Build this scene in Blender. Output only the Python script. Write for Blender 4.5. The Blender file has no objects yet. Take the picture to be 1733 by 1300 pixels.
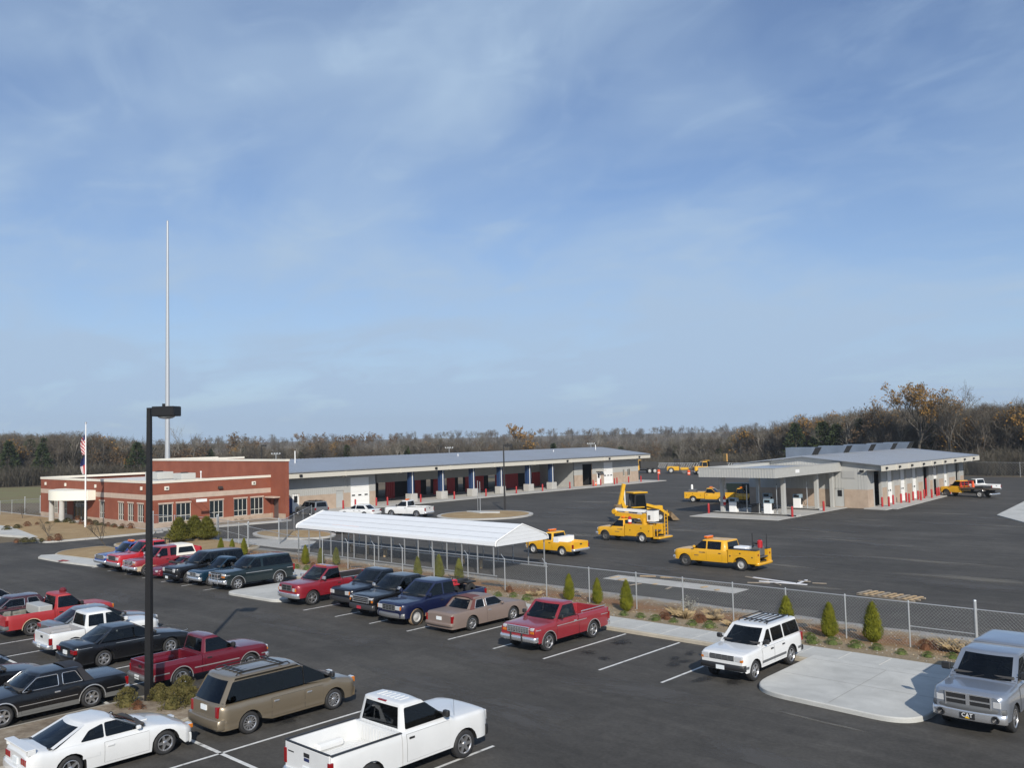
import bpy, bmesh, math, random
from mathutils import Vector, Matrix
random.seed(7)
R = math.radians
sc = bpy.context.scene
COL = sc.collection

# ------------------------------------------------------------------ camera
CF, CP, CR, CY = 1506.41, 0.0587878, -0.0223868, -0.746087
CH = 8.79
IW, IH = 1733.0, 1300.0
fw = Vector((math.sin(CY)*math.cos(CP), math.cos(CY)*math.cos(CP), math.sin(CP)))
r0 = fw.cross(Vector((0, 0, 1))).normalized(); u0 = r0.cross(fw)
cr = math.cos(CR)*r0 + math.sin(CR)*u0
cu = -math.sin(CR)*r0 + math.cos(CR)*u0
cam = bpy.data.cameras.new('camera'); co = bpy.data.objects.new('camera', cam); COL.objects.link(co)
M = Matrix((cr, cu, -fw)).transposed().to_4x4(); M.translation = Vector((0, 0, CH))
co.matrix_world = M
cam.sensor_fit = 'HORIZONTAL'; cam.sensor_width = 36.0; cam.lens = CF/IW*36.0
cam.clip_start = 0.1; cam.clip_end = 20000
sc.camera = co

def ray(px, py):
    return (px-IW/2)/CF*cr - (py-IH/2)/CF*cu + fw
def G(px, py, z=0.0):
    d = ray(px, py); t = (z-CH)/d.z
    return (d.x*t, d.y*t)
def onY(px, Y):
    # world x of image column px where it meets the ground line y = Y
    lo, hi = 745.0, 1700.0
    for _ in range(50):
        m = (lo+hi)/2; d = ray(px, m)
        if d.z > -1e-4 or G(px, m)[1] > Y: lo = m
        else: hi = m
    return G(px, lo)[0]
def onX(px, X, py=835.0):
    d = ray(px, py); return d.y*X/d.x
def zat(px, py, X, Y):
    d = ray(px, py); return CH + d.z*math.hypot(X, Y)/math.hypot(d.x, d.y)

# ------------------------------------------------------------------ world, sun, exposure
SUN_EL = R(30.3); SUN_AZ = math.atan2(-0.6386, 0.7696)      # towards the sun
world = bpy.data.worlds.new('World'); sc.world = world; world.use_nodes = True
def build_world():
    nt = world.node_tree; n = nt.nodes; L = nt.links; n.clear()
    out = n.new('ShaderNodeOutputWorld'); bg = n.new('ShaderNodeBackground'); bg.inputs['Strength'].default_value = 0.097
    sky = n.new('ShaderNodeTexSky'); sky.sky_type = 'NISHITA'; sky.sun_disc = False
    sky.sun_elevation = SUN_EL; sky.sun_rotation = math.pi/2 - SUN_AZ
    sky.air_density = 1.0; sky.dust_density = 0.25; sky.ozone_density = 2.5; sky.altitude = 200
    tc = n.new('ShaderNodeTexCoord')
    sep = n.new('ShaderNodeSeparateXYZ'); L.new(tc.outputs['Generated'], sep.inputs[0])
    def m(op, a, b=None, c=None):
        k = n.new('ShaderNodeMath'); k.operation = op
        for i, v in enumerate((a, b, c)):
            if v is None: continue
            if isinstance(v, (int, float)): k.inputs[i].default_value = v
            else: L.new(v, k.inputs[i])
        return k.outputs[0]
    zz = m('ADD', m('MAXIMUM', sep.outputs['Z'], 0.0), 0.22)
    u = m('DIVIDE', sep.outputs['X'], zz); v = m('DIVIDE', sep.outputs['Y'], zz)
    def layer(sx, sy, rot, scale, det, rough, dist, lo, hi, seed):
        cmb = n.new('ShaderNodeCombineXYZ'); L.new(u, cmb.inputs[0]); L.new(v, cmb.inputs[1]); cmb.inputs[2].default_value = seed
        mp = n.new('ShaderNodeMapping'); L.new(cmb.outputs[0], mp.inputs[0])
        mp.inputs['Rotation'].default_value = (0, 0, R(rot)); mp.inputs['Scale'].default_value = (sx, sy, 1)
        nz = n.new('ShaderNodeTexNoise'); L.new(mp.outputs[0], nz.inputs['Vector'])
        nz.inputs['Scale'].default_value = scale; nz.inputs['Detail'].default_value = det
        nz.inputs['Roughness'].default_value = rough; nz.inputs['Distortion'].default_value = dist
        mr = n.new('ShaderNodeMapRange'); mr.interpolation_type = 'SMOOTHSTEP'
        L.new(nz.outputs['Fac'], mr.inputs['Value']); mr.inputs['From Min'].default_value = lo; mr.inputs['From Max'].default_value = hi
        return mr.outputs[0]
    c1 = layer(1.0, 1.25, 62, 1.0, 4, 0.50, 0.7, 0.34, 0.70, 3.1)      # broad veil
    c2 = layer(1.0, 1.5, 28, 1.7, 4, 0.50, 0.7, 0.38, 0.80, 9.4)      # wispy streaks
    c3 = layer(1.0, 1.5, 105, 3.6, 5, 0.58, 1.0, 0.45, 0.82, 17.0)
    cov = m('MULTIPLY', m('ADD', m('MULTIPLY', c1, 0.85), m('ADD', m('MULTIPLY', c2, 0.75), m('MULTIPLY', c3, 0.42))), 0.55)
    veil = m('POWER', m('SUBTRACT', 1.0, m('MINIMUM', m('MAXIMUM', sep.outputs['Z'], 0.0), 1.0)), 5.0)     # the thin haze layer is seen edge-on towards the horizon
    cov = m('MINIMUM', m('ADD', m('ADD', cov, 0.02), m('MULTIPLY', veil, 0.85)), 0.96)
    mix = n.new('ShaderNodeMix'); mix.data_type = 'RGBA'
    tint = n.new('ShaderNodeVectorMath'); tint.operation = 'MULTIPLY'; tint.inputs[1].default_value = (0.89, 0.975, 1.16); L.new(sky.outputs[0], tint.inputs[0])
    L.new(cov, mix.inputs['Factor']); L.new(tint.outputs[0], mix.inputs['A']); mix.inputs['B'].default_value = (4.45, 5.95, 7.95, 1)
    L.new(mix.outputs['Result'], bg.inputs['Color']); L.new(bg.outputs[0], out.inputs[0])
build_world()
sun = bpy.data.lights.new('sun', 'SUN'); sun.energy = 5.0; sun.angle = R(0.53); sun.color = (1.0, 0.935, 0.83)
so = bpy.data.objects.new('sun', sun); COL.objects.link(so)
sd = Vector((math.cos(SUN_AZ)*math.cos(SUN_EL), math.sin(SUN_AZ)*math.cos(SUN_EL), math.sin(SUN_EL)))
so.rotation_euler = sd.to_track_quat('Z', 'Y').to_euler(); so.location = (0, 0, 60)
vs = sc.view_settings; vs.view_transform = 'Standard'; vs.look = 'None'; vs.exposure = -0.06; vs.gamma = 1.0
vs.use_curve_mapping = False

# ------------------------------------------------------------------ materials
MATS = {}
def mat(name, col, rough=0.6, metal=0.0, coat=0.0, var=0.0, vscale=3.0, bump=0.0, bscale=40.0, spec=0.5, dirt=0.0):
    if name in MATS: return MATS[name]
    m = bpy.data.materials.new(name); m.use_nodes = True; MATS[name] = m
    nt = m.node_tree; n = nt.nodes; L = nt.links; b = n['Principled BSDF']
    b.inputs['Base Color'].default_value = (*col, 1); b.inputs['Roughness'].default_value = rough
    b.inputs['Metallic'].default_value = metal; b.inputs['Coat Weight'].default_value = coat; b.inputs['Coat Roughness'].default_value = 0.06
    b.inputs['Specular IOR Level'].default_value = spec
    if var > 0 or bump > 0 or dirt > 0:
        tc = n.new('ShaderNodeTexCoord')
    if var > 0:
        nz = n.new('ShaderNodeTexNoise'); nz.inputs['Scale'].default_value = vscale; nz.inputs['Detail'].default_value = 5; nz.inputs['Roughness'].default_value = 0.6
        L.new(tc.outputs['Object'], nz.inputs['Vector'])
        rp = n.new('ShaderNodeMapRange'); rp.inputs['From Min'].default_value = 0.3; rp.inputs['From Max'].default_value = 0.7
        rp.inputs['To Min'].default_value = 1-var; rp.inputs['To Max'].default_value = 1+var
        L.new(nz.outputs['Fac'], rp.inputs['Value'])
        mx = n.new('ShaderNodeVectorMath'); mx.operation = 'SCALE'; mx.inputs[0].default_value = col
        L.new(rp.outputs[0], mx.inputs['Scale']); L.new(mx.outputs[0], b.inputs['Base Color'])
        r2 = n.new('ShaderNodeMapRange'); r2.inputs['From Min'].default_value = 0.3; r2.inputs['From Max'].default_value = 0.7
        r2.inputs['To Min'].default_value = min(1, rough*1.15); r2.inputs['To Max'].default_value = rough*0.85
        L.new(nz.outputs['Fac'], r2.inputs['Value']); L.new(r2.outputs[0], b.inputs['Roughness'])
    if bump > 0:
        nb = n.new('ShaderNodeTexNoise'); nb.inputs['Scale'].default_value = bscale; nb.inputs['Detail'].default_value = 4
        L.new(tc.outputs['Object'], nb.inputs['Vector'])
        bp = n.new('ShaderNodeBump'); bp.inputs['Strength'].default_value = bump; bp.inputs['Distance'].default_value = 0.02
        L.new(nb.outputs['Fac'], bp.inputs['Height']); L.new(bp.outputs[0], b.inputs['Normal'])
    return m

def ramp_mat(name, stops, scale=1.0, detail=8, rough=0.9, rough_n=0.6, stretch=(1, 1, 1), bump=0.0, dist=0.0, extra=None, spec=0.3):
    m = bpy.data.materials.new(name); m.use_nodes = True; MATS[name] = m
    nt = m.node_tree; n = nt.nodes; L = nt.links; b = n['Principled BSDF']; b.inputs['Roughness'].default_value = rough
    b.inputs['Specular IOR Level'].default_value = spec
    tc = n.new('ShaderNodeTexCoord'); mp = n.new('ShaderNodeMapping'); mp.inputs['Scale'].default_value = stretch
    L.new(tc.outputs['Object'], mp.inputs[0])
    nz = n.new('ShaderNodeTexNoise'); nz.inputs['Scale'].default_value = scale; nz.inputs['Detail'].default_value = detail
    nz.inputs['Roughness'].default_value = rough_n; nz.inputs['Distortion'].default_value = dist
    L.new(mp.outputs[0], nz.inputs['Vector'])
    cr_ = n.new('ShaderNodeValToRGB'); e = cr_.color_ramp.elements
    while len(e) < len(stops): e.new(0.5)
    for i, (p, c) in enumerate(stops): e[i].position = p; e[i].color = (*c, 1)
    L.new(nz.outputs['Fac'], cr_.inputs[0]); outc = cr_.outputs[0]
    if extra:
        for (sc2, lo, hi, a, st, op) in extra:          # multiply by a second noise
            mp2 = n.new('ShaderNodeMapping'); mp2.inputs['Scale'].default_value = st; L.new(tc.outputs['Object'], mp2.inputs[0])
            n2 = n.new('ShaderNodeTexNoise'); n2.inputs['Scale'].default_value = sc2; n2.inputs['Detail'].default_value = 6; n2.inputs['Roughness'].default_value = 0.6; n2.inputs['Distortion'].default_value = op
            L.new(mp2.outputs[0], n2.inputs['Vector'])
            mr = n.new('ShaderNodeMapRange'); mr.inputs['From Min'].default_value = 0.3; mr.inputs['From Max'].default_value = 0.7
            mr.inputs['To Min'].default_value = lo; mr.inputs['To Max'].default_value = hi
            L.new(n2.outputs['Fac'], mr.inputs['Value'])
            vm = n.new('ShaderNodeVectorMath'); vm.operation = 'SCALE'; L.new(outc, vm.inputs[0]); L.new(mr.outputs[0], vm.inputs['Scale']); outc = vm.outputs[0]
    L.new(outc, b.inputs['Base Color'])
    if bump > 0:
        nb = n.new('ShaderNodeTexNoise'); nb.inputs['Scale'].default_value = 30; nb.inputs['Detail'].default_value = 6
        L.new(tc.outputs['Object'], nb.inputs['Vector'])
        bp = n.new('ShaderNodeBump'); bp.inputs['Strength'].default_value = bump; bp.inputs['Distance'].default_value = 0.03
        L.new(nb.outputs['Fac'], bp.inputs['Height']); L.new(bp.outputs[0], b.inputs['Normal'])
    return m

# ------------------------------------------------------------------ mesh builder
class MB:
    def __init__(self): self.v = []; self.f = []; self.m = []
    def add(self, vs, fs, mi=0):
        o = len(self.v); self.v += [tuple(p) for p in vs]
        for f in fs: self.f.append(tuple(i+o for i in f)); self.m.append(mi)
        return self
    def box(self, x0, x1, y0, y1, z0, z1, mi=0):
        return self.add([(x0,y0,z0),(x1,y0,z0),(x1,y1,z0),(x0,y1,z0),(x0,y0,z1),(x1,y0,z1),(x1,y1,z1),(x0,y1,z1)],
                        [(0,3,2,1),(4,5,6,7),(0,1,5,4),(1,2,6,5),(2,3,7,6),(3,0,4,7)], mi)
    def bevbox(self, x0, x1, y0, y1, z0, z1, b=0.02, mi=0):
        # chamfered box
        P = []; F = []
        for sx in (0, 1):
            for sy in (0, 1):
                for sz in (0, 1):
                    X = x1 if sx else x0; Y = y1 if sy else y0; Z = z1 if sz else z0
                    dx = -b if sx else b; dy = -b if sy else b; dz = -b if sz else b
                    P += [(X, Y+dy, Z+dz), (X+dx, Y, Z+dz), (X+dx, Y+dy, Z)]
        c = Vector(((x0+x1)/2, (y0+y1)/2, (z0+z1)/2))
        I = lambda a, b_, c_, k: (a*4+b_*2+c_)*3+k
        for s in (0, 1):
            F.append([I(s,0,0,0), I(s,1,0,0), I(s,1,1,0), I(s,0,1,0)])
            F.append([I(0,s,0,1), I(1,s,0,1), I(1,s,1,1), I(0,s,1,1)])
            F.append([I(0,0,s,2), I(1,0,s,2), I(1,1,s,2), I(0,1,s,2)])
            for t in (0, 1):
                F.append([I(s,t,0,0), I(s,t,1,0), I(s,t,1,1), I(s,t,0,1)])
                F.append([I(s,0,t,0), I(s,1,t,0), I(s,1,t,2), I(s,0,t,2)])
                F.append([I(0,s,t,1), I(1,s,t,1), I(1,s,t,2), I(0,s,t,2)])
        for a in (0, 1):
            for b2 in (0, 1):
                for c2 in (0, 1): F.append([I(a,b2,c2,0), I(a,b2,c2,1), I(a,b2,c2,2)])
        G_ = []
        for f in F:
            pts = [Vector(P[i]) for i in f]; nrm = (pts[1]-pts[0]).cross(pts[2]-pts[0])
            ce = sum(pts, Vector())/len(pts)
            G_.append(tuple(f) if nrm.dot(ce-c) > 0 else tuple(reversed(f)))
        return self.add(P, G_, mi)
    def obox(self, c, ax, ay, az, mi=0):
        # oriented box: centre and three half-axis vectors
        c = Vector(c); ax = Vector(ax); ay = Vector(ay); az = Vector(az)
        P = [c+sx*ax+sy*ay+sz*az for sz in (-1, 1) for sx, sy in ((-1,-1),(1,-1),(1,1),(-1,1))]
        return self.add(P, [(0,3,2,1),(4,5,6,7),(0,1,5,4),(1,2,6,5),(2,3,7,6),(3,0,4,7)], mi)
    def beam(self, a, b, w, h=None, mi=0, up=(0, 0, 1)):
        a = Vector(a); b = Vector(b); h = h or w; d = (b-a); l = d.length
        if l < 1e-6: return self
        d /= l; up = Vector(up)
        if abs(d.dot(up)) > 0.98: up = Vector((1, 0, 0))
        s = d.cross(up).normalized(); t = s.cross(d)
        return self.obox((a+b)/2, s*w/2, d*l/2, t*h/2, mi)
    def tube(self, pts, rad, n=8, mi=0, cap=True):
        pts = [Vector(p) for p in pts]
        if not isinstance(rad, (list, tuple)): rad = [rad]*len(pts)
        o = len(self.v); prev = None
        for i, p in enumerate(pts):
            d = (pts[min(i+1, len(pts)-1)]-pts[max(i-1, 0)]).normalized()
            a = prev if prev is not None else (Vector((0, 0, 1)) if abs(d.z) < 0.9 else Vector((1, 0, 0)))
            s = (a - d*a.dot(d)).normalized(); prev = s; t = d.cross(s)
            for k in range(n):
                an = 2*math.pi*k/n; self.v.append(tuple(p+rad[i]*(math.cos(an)*s+math.sin(an)*t)))
        for i in range(len(pts)-1):
            for k in range(n):
                a0 = o+i*n+k; a1 = o+i*n+(k+1) % n
                self.f.append((a0, a1, a1+n, a0+n)); self.m.append(mi)
        if cap:
            self.f.append(tuple(o+k for k in reversed(range(n)))); self.m.append(mi)
            self.f.append(tuple(o+(len(pts)-1)*n+k for k in range(n))); self.m.append(mi)
        return self
    def lathe(self, prof, n=24, axis='z', c=(0, 0, 0), mi=0, close=False):
        # prof: (radius, height) along the axis
        o = len(self.v)
        for (r_, h) in prof:
            for k in range(n):
                a = 2*math.pi*k/n; x = r_*math.cos(a); y = r_*math.sin(a)
                p = (x, y, h) if axis == 'z' else ((x, h, y) if axis == 'y' else (h, x, y))
                self.v.append((p[0]+c[0], p[1]+c[1], p[2]+c[2]))
        for i in range(len(prof)-1):
            for k in range(n):
                a0 = o+i*n+k; a1 = o+i*n+(k+1) % n
                q = (a0, a1, a1+n, a0+n) if axis != 'y' else (a0, a0+n, a1+n, a1)
                self.f.append(q); self.m.append(mi)
        if close:
            self.f.append(tuple(o+k for k in range(n))); self.m.append(mi)
            self.f.append(tuple(o+(len(prof)-1)*n+k for k in range(n))); self.m.append(mi)
        return self
    def prism(self, poly, z0, z1, mi=0, mis=None):
        # vertical prism of a ccw polygon (x,y); mis: material index of sides
        k = len(poly); o = len(self.v)
        self.v += [(x, y, z0) for x, y in poly]+[(x, y, z1) for x, y in poly]
        self.f.append(tuple(o+i for i in reversed(range(k)))); self.m.append(mi)
        self.f.append(tuple(o+k+i for i in range(k))); self.m.append(mi)
        for i in range(k):
            j = (i+1) % k; self.f.append((o+i, o+j, o+k+j, o+k+i)); self.m.append(mi if mis is None else mis)
        return self
    def sheet(self, poly, z, mi=0):
        return self.add([(x, y, z) for x, y in poly], [tuple(range(len(poly)))], mi)
    def xform(self, M_):
        self.v = [tuple(M_ @ Vector(p)) for p in self.v]; return self
    def mesh(self, name, mats, smooth=None):
        me = bpy.data.meshes.new(name); me.from_pydata(self.v, [], self.f); me.validate()
        for m_ in (mats if isinstance(mats, (list, tuple)) else [mats]): me.materials.append(m_)
        if len(me.polygons) == len(self.m): me.polygons.foreach_set('material_index', self.m)
        if smooth is not None:
            me.polygons.foreach_set('use_smooth', [True]*len(me.polygons)); me.set_sharp_from_angle(angle=R(smooth))
        me.update(); return me
    def build(self, name, mats, parent=None, smooth=None, fix=False):
        me = self.mesh(name, mats, smooth)
        if fix: fixn(me)
        return link(name, me, parent)
def fixn(me):
    bm = bmesh.new(); bm.from_mesh(me); bmesh.ops.recalc_face_normals(bm, faces=bm.faces); bm.to_mesh(me); bm.free()
def link(name, me, parent=None, loc=None, rz=None, scale=None):
    o = bpy.data.objects.new(name, me); COL.objects.link(o)
    if parent is not None: o.parent = parent
    if loc is not None: o.location = loc
    if rz is not None: o.rotation_euler = (0, 0, rz)
    if scale is not None: o.scale = scale
    return o
def empty(name, loc=(0, 0, 0), rz=0.0):
    o = bpy.data.objects.new(name, None); COL.objects.link(o); o.location = loc; o.rotation_euler = (0, 0, rz); o.empty_display_size = 0.3
    return o
def tag(o, label, cat, group=None):
    o['label'] = label; o['category'] = cat
    if group: o['group'] = group
    return o
def struct(o): o['kind'] = 'structure'; return o
def stuff(o): o['kind'] = 'stuff'; return o
def copy_tree(o, parent=None):
    c = o.copy(); COL.objects.link(c); c.parent = parent
    for ch in list(o.children): copy_tree(ch, c)
    return c
ORD = ['first', 'second', 'third', 'fourth', 'fifth', 'sixth', 'seventh', 'eighth', 'ninth', 'tenth', 'eleventh', 'twelfth', 'thirteenth', 'fourteenth', 'fifteenth', 'sixteenth', 'seventeenth', 'eighteenth', 'nineteenth', 'twentieth']
def rpoly(pts, rad=None, n=6):
    # round the corners of a polygon; pts (x, y) or (x, y, r)
    out = []; k = len(pts)
    for i in range(k):
        p = Vector(pts[i][:2]); a = Vector(pts[i-1][:2]); b = Vector(pts[(i+1) % k][:2])
        r_ = pts[i][2] if len(pts[i]) > 2 else (rad or 0)
        da = (a-p); db = (b-p); r_ = min(r_, da.length*0.49, db.length*0.49)
        if r_ <= 1e-4: out.append((p.x, p.y)); continue
        A = p+da.normalized()*r_; B = p+db.normalized()*r_
        for j in range(n+1):
            t = j/n; q = (1-t)**2*A+2*t*(1-t)*p+t*t*B; out.append((q.x, q.y))
    return out
def lerp(a, b, t): return a+(b-a)*t
def interp(tab, x):
    if x <= tab[0][0]: return tab[0][1]
    for (a, b), (c, d) in zip(tab, tab[1:]):
        if x <= c: return lerp(b, d, (x-a)/(c-a)) if c > a else d
    return tab[-1][1]

CONC = mat('concrete', (0.42, 0.41, 0.385), 0.9, var=0.12, vscale=0.6, bump=0.15)
KERB = mat('kerb_concrete', (0.40, 0.36, 0.29), 0.9, var=0.15, vscale=1.2, bump=0.2)
GALV = mat('galvanised_steel', (0.50, 0.52, 0.53), 0.45, 0.6, var=0.08)
WHITE = mat('white_paint', (0.80, 0.80, 0.79), 0.45)
BLACKM = mat('black_painted_metal', (0.007, 0.007, 0.008), 0.5)
REDP = mat('red_bollard_paint', (0.36, 0.014, 0.016), 0.45, var=0.08)
RUBBER = mat('tyre_rubber', (0.022, 0.022, 0.023), 0.75, var=0.15, vscale=6)
DARK = mat('dark_underbody', (0.012, 0.012, 0.012), 0.8)
CHROME = mat('chrome', (0.72, 0.73, 0.75), 0.22, 0.8)
ALLOY = mat('alloy_rim', (0.55, 0.55, 0.56), 0.30, 0.85)
STEELW = mat('painted_rim', (0.42, 0.42, 0.41), 0.45, 0.1)
OGLASS = mat('dark_glass', (0.006, 0.008, 0.010), 0.04, 0.0, spec=0.40)
def glass_mat(name, tint):
    m = bpy.data.materials.new(name); m.use_nodes = True; n = m.node_tree.nodes; L = m.node_tree.links; n.clear()
    out = n.new('ShaderNodeOutputMaterial'); mx = n.new('ShaderNodeMixShader'); fr = n.new('ShaderNodeFresnel'); fr.inputs['IOR'].default_value = 1.5
    tr = n.new('ShaderNodeBsdfTransparent'); tr.inputs['Color'].default_value = (*tint, 1); gl = n.new('ShaderNodeBsdfGlossy'); gl.inputs['Roughness'].default_value = 0.015; gl.inputs['Color'].default_value = (0.85, 0.9, 0.95, 1)
    L.new(fr.outputs[0], mx.inputs[0]); L.new(tr.outputs[0], mx.inputs[1]); L.new(gl.outputs[0], mx.inputs[2]); L.new(mx.outputs[0], out.inputs[0]); return m
GLASS = glass_mat('tinted_car_glass', (0.16, 0.18, 0.18)); GLASSL = glass_mat('clear_car_glass', (0.50, 0.54, 0.52)); GLASSD = glass_mat('privacy_car_glass', (0.03, 0.032, 0.035))
SEATM = mat('grey_seat_cloth', (0.13, 0.125, 0.12), 0.9); SEATT = mat('tan_seat_cloth', (0.26, 0.21, 0.15), 0.9); DASHM = mat('dark_dashboard', (0.045, 0.043, 0.042), 0.8)
BGLASS = mat('building_glass', (0.015, 0.022, 0.026), 0.06, spec=0.6)
LAMPC = mat('headlight_lens', (0.66, 0.67, 0.68), 0.10, 0.35)
LAMPR = mat('tail_light_lens', (0.22, 0.006, 0.008), 0.15, coat=0.5)
LAMPA = mat('amber_lens', (0.50, 0.15, 0.015), 0.18, coat=0.4)
PLATE = mat('licence_plate', (0.72, 0.76, 0.78), 0.4)
TRIMB = mat('black_trim', (0.018, 0.018, 0.019), 0.5)
TRIMS = mat('silver_trim', (0.50, 0.50, 0.50), 0.3, 0.6)
# ================================================================== THE SETTING
def sstep(a, b, x):
    t = max(0.0, min(1.0, (x-a)/(b-a))); return t*t*(3-2*t)
def terrain(x, y):
    # the land drops into a shallow valley behind the garage and rises again far away
    d = math.hypot(x, y)
    az = math.degrees(math.atan2(x*cr.x+y*cr.y, x*fw.x+y*fw.y))     # right of the view axis
    win = sstep(-27, -19, az)*(1-sstep(15, 21, az))
    z = -6.5*sstep(205, 300, d)*win
    z += (6.5*win+6.0)*sstep(400, 950, d)
    return z
ASPH = ramp_mat('asphalt', [(0.25, (0.050, 0.047, 0.0425)), (0.5, (0.066, 0.062, 0.056)), (0.75, (0.084, 0.0785, 0.070))], scale=0.16, detail=10, rough=0.88, rough_n=0.62,
                bump=0.25, dist=0.4, extra=[(9.0, 0.82, 1.18, 1, (1, 1, 1), 0.0), (0.5, 0.80, 1.16, 1, (0.22, 1.4, 1), 1.2), (0.09, 0.82, 1.15, 1, (1, 1, 1), 0.6), (1.6, 0.84, 1.14, 1, (1, 1, 1), 0.8), (0.45, 0.90, 1.10, 1, (0.03, 1, 1), 0.2), (60, 0.75, 1.25, 1, (1, 1, 1), 0.0)])
EARTH = ramp_mat('leaf_litter_earth', [(0.3, (0.085, 0.065, 0.045)), (0.55, (0.15, 0.118, 0.075)), (0.75, (0.11, 0.105, 0.055))], scale=0.05, detail=10, rough=1.0, bump=0.4)
STRAW = ramp_mat('dormant_lawn', [(0.3, (0.27, 0.185, 0.092)), (0.55, (0.33, 0.235, 0.125)), (0.75, (0.39, 0.29, 0.165))], scale=0.6, detail=10, rough=1.0, bump=0.5, extra=[(7, 0.85, 1.12, 1, (1, 1, 1), 0)])
MULCH = ramp_mat('mulch_bed', [(0.3, (0.17, 0.13, 0.09)), (0.5, (0.25, 0.20, 0.145)), (0.7, (0.34, 0.29, 0.22))], scale=3.0, detail=10, rough=1.0, bump=0.8, extra=[(0.7, 0.8, 1.15, 1, (1, 1, 1), 0)])
FIELDM = ramp_mat('field_grass', [(0.3, (0.17, 0.135, 0.07)), (0.6, (0.17, 0.165, 0.075)), (0.8, (0.23, 0.20, 0.11))], scale=0.08, detail=8, rough=1.0, stretch=(1, 1, 1))
STRIPE = ramp_mat('road_paint', [(0.30, (0.16, 0.16, 0.155)), (0.42, (0.58, 0.58, 0.56)), (0.7, (0.72, 0.72, 0.70))], scale=4.0, detail=8, rough=0.7)

# ground sheet, to the horizon
mb = MB(); NR = 46; NA = 144
rad = [0]+[6*1.165**i for i in range(NR)]
idx = {}
for i, rr in enumerate(rad):
    for k in range(NA if i else 1):
        a = 2*math.pi*k/NA; x = rr*math.cos(a)-40; y = rr*math.sin(a)+60
        idx[i, k] = len(mb.v); mb.v.append((x, y, terrain(x, y)-0.06))
for k in range(NA): mb.f.append((0, idx[1, k], idx[1, (k+1) % NA])); mb.m.append(0)
for i in range(1, len(rad)-1):
    for k in range(NA):
        j = (k+1) % NA; mb.f.append((idx[i, k], idx[i+1, k], idx[i+1, j], idx[i, j])); mb.m.append(0)
struct(mb.build('ground', EARTH, smooth=60))
# asphalt of the car park and the yard
mb = MB(); mb.sheet([(-150, -40), (70, -40), (70, 166), (-45, 168.5), (-72, 176), (-100, 196), (-140, 196), (-140, 138), (-91.1, 138), (-91.1, 24), (-150, 24)], 0.0)
struct(mb.build('asphalt_pavement', ASPH))
# field at the far left
mb = MB(); mb.sheet([G(-260, 832), G(-260, 856), G(90, 851), G(90, 824)], -0.02)
struct(mb.build('grass_field', FIELDM))

# kerbed islands: a concrete kerb ring with a filling
def island(name, poly, fill, h=0.15, kw=0.15, kerb=KERB, crown=0.0):
    # poly ccw
    c = Vector((sum(p[0] for p in poly)/len(poly), sum(p[1] for p in poly)/len(poly)))
    k = len(poly); inner = []
    for i in range(k):
        a = Vector(poly[i-1]); p = Vector(poly[i]); b = Vector(poly[(i+1) % k])
        d1 = (p-a).normalized(); d2 = (b-p).normalized(); nrm = Vector((-(d1.y+d2.y), d1.x+d2.x))
        if nrm.length < 1e-6: nrm = Vector((-d1.y, d1.x))
        inner.append(tuple(p+nrm.normalized()*kw))
    m = MB(); o = 0
    m.v = [(x, y, -0.05) for x, y in poly]+[(x, y, h-0.02) for x, y in poly]+[tuple((Vector(poly[i])*0.8+Vector(inner[i])*0.2))+(h,) for i in range(k)]+[(x, y, h) for x, y in inner]
    for ring in range(3):
        for i in range(k):
            j = (i+1) % k; m.f.append((ring*k+i, ring*k+j, (ring+1)*k+j, (ring+1)*k+i)); m.m.append(0)
    ko = struct(m.build(name+'_kerb', kerb, smooth=40))
    m2 = MB(); m2.v = [(x, y, h-0.003) for x, y in inner]+[(c.x, c.y, h-0.003+crown)]
    for i in range(k): m2.f.append((i, (i+1) % k, k)); m2.m.append(0)
    fo = m2.build(name, fill, smooth=60); struct(fo)
    return fo
YW0, YW1 = 32.55, 34.55
CONCW = ramp_mat('pavement_concrete', [(0.3, (0.42, 0.42, 0.40)), (0.55, (0.50, 0.50, 0.475)), (0.75, (0.54, 0.535, 0.50))], scale=0.35, detail=9, rough=0.9, bump=0.15, extra=[(25, 0.92, 1.07, 1, (1, 1, 1), 0), (0.9, 0.87, 1.08, 1, (1, 1, 1), 0.8)])
# pavement slabs, each cast bay its own piece, with open joints
pave = struct(MB().box(-70, 40, YW0+0.16, YW1, -0.05, 0.085).build('pavement', CONC))
kb = MB()
for i in range(0, 46):
    x0 = -70+i*2.4
    kb.add([(x0+0.006, YW0, -0.05), (x0+2.394, YW0, -0.05), (x0+2.394, YW0, 0.125), (x0+0.006, YW0, 0.125), (x0+0.006, YW0+0.03, 0.15), (x0+2.394, YW0+0.03, 0.15), (x0+0.006, YW0+0.155, 0.15), (x0+2.394, YW0+0.155, 0.15), (x0+0.006, YW0+0.155, -0.05), (x0+2.394, YW0+0.155, -0.05)],
           [(0, 1, 2, 3), (3, 2, 5, 4), (4, 5, 7, 6), (6, 7, 9, 8), (0, 3, 4, 6, 8), (1, 9, 7, 5, 2)])
struct(kb.build('pavement_kerb', KERB))
sl = MB().bevbox(0.006, 1.514, 0, YW1-YW0-0.17, -0.06, 0.0, 0.012).mesh('slab', CONCW)
for i in range(72):
    o = link('slab', sl, pave, (-69.0+i*1.52, YW0+0.165, 0.15+random.uniform(-0.003, 0.003)))
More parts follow.
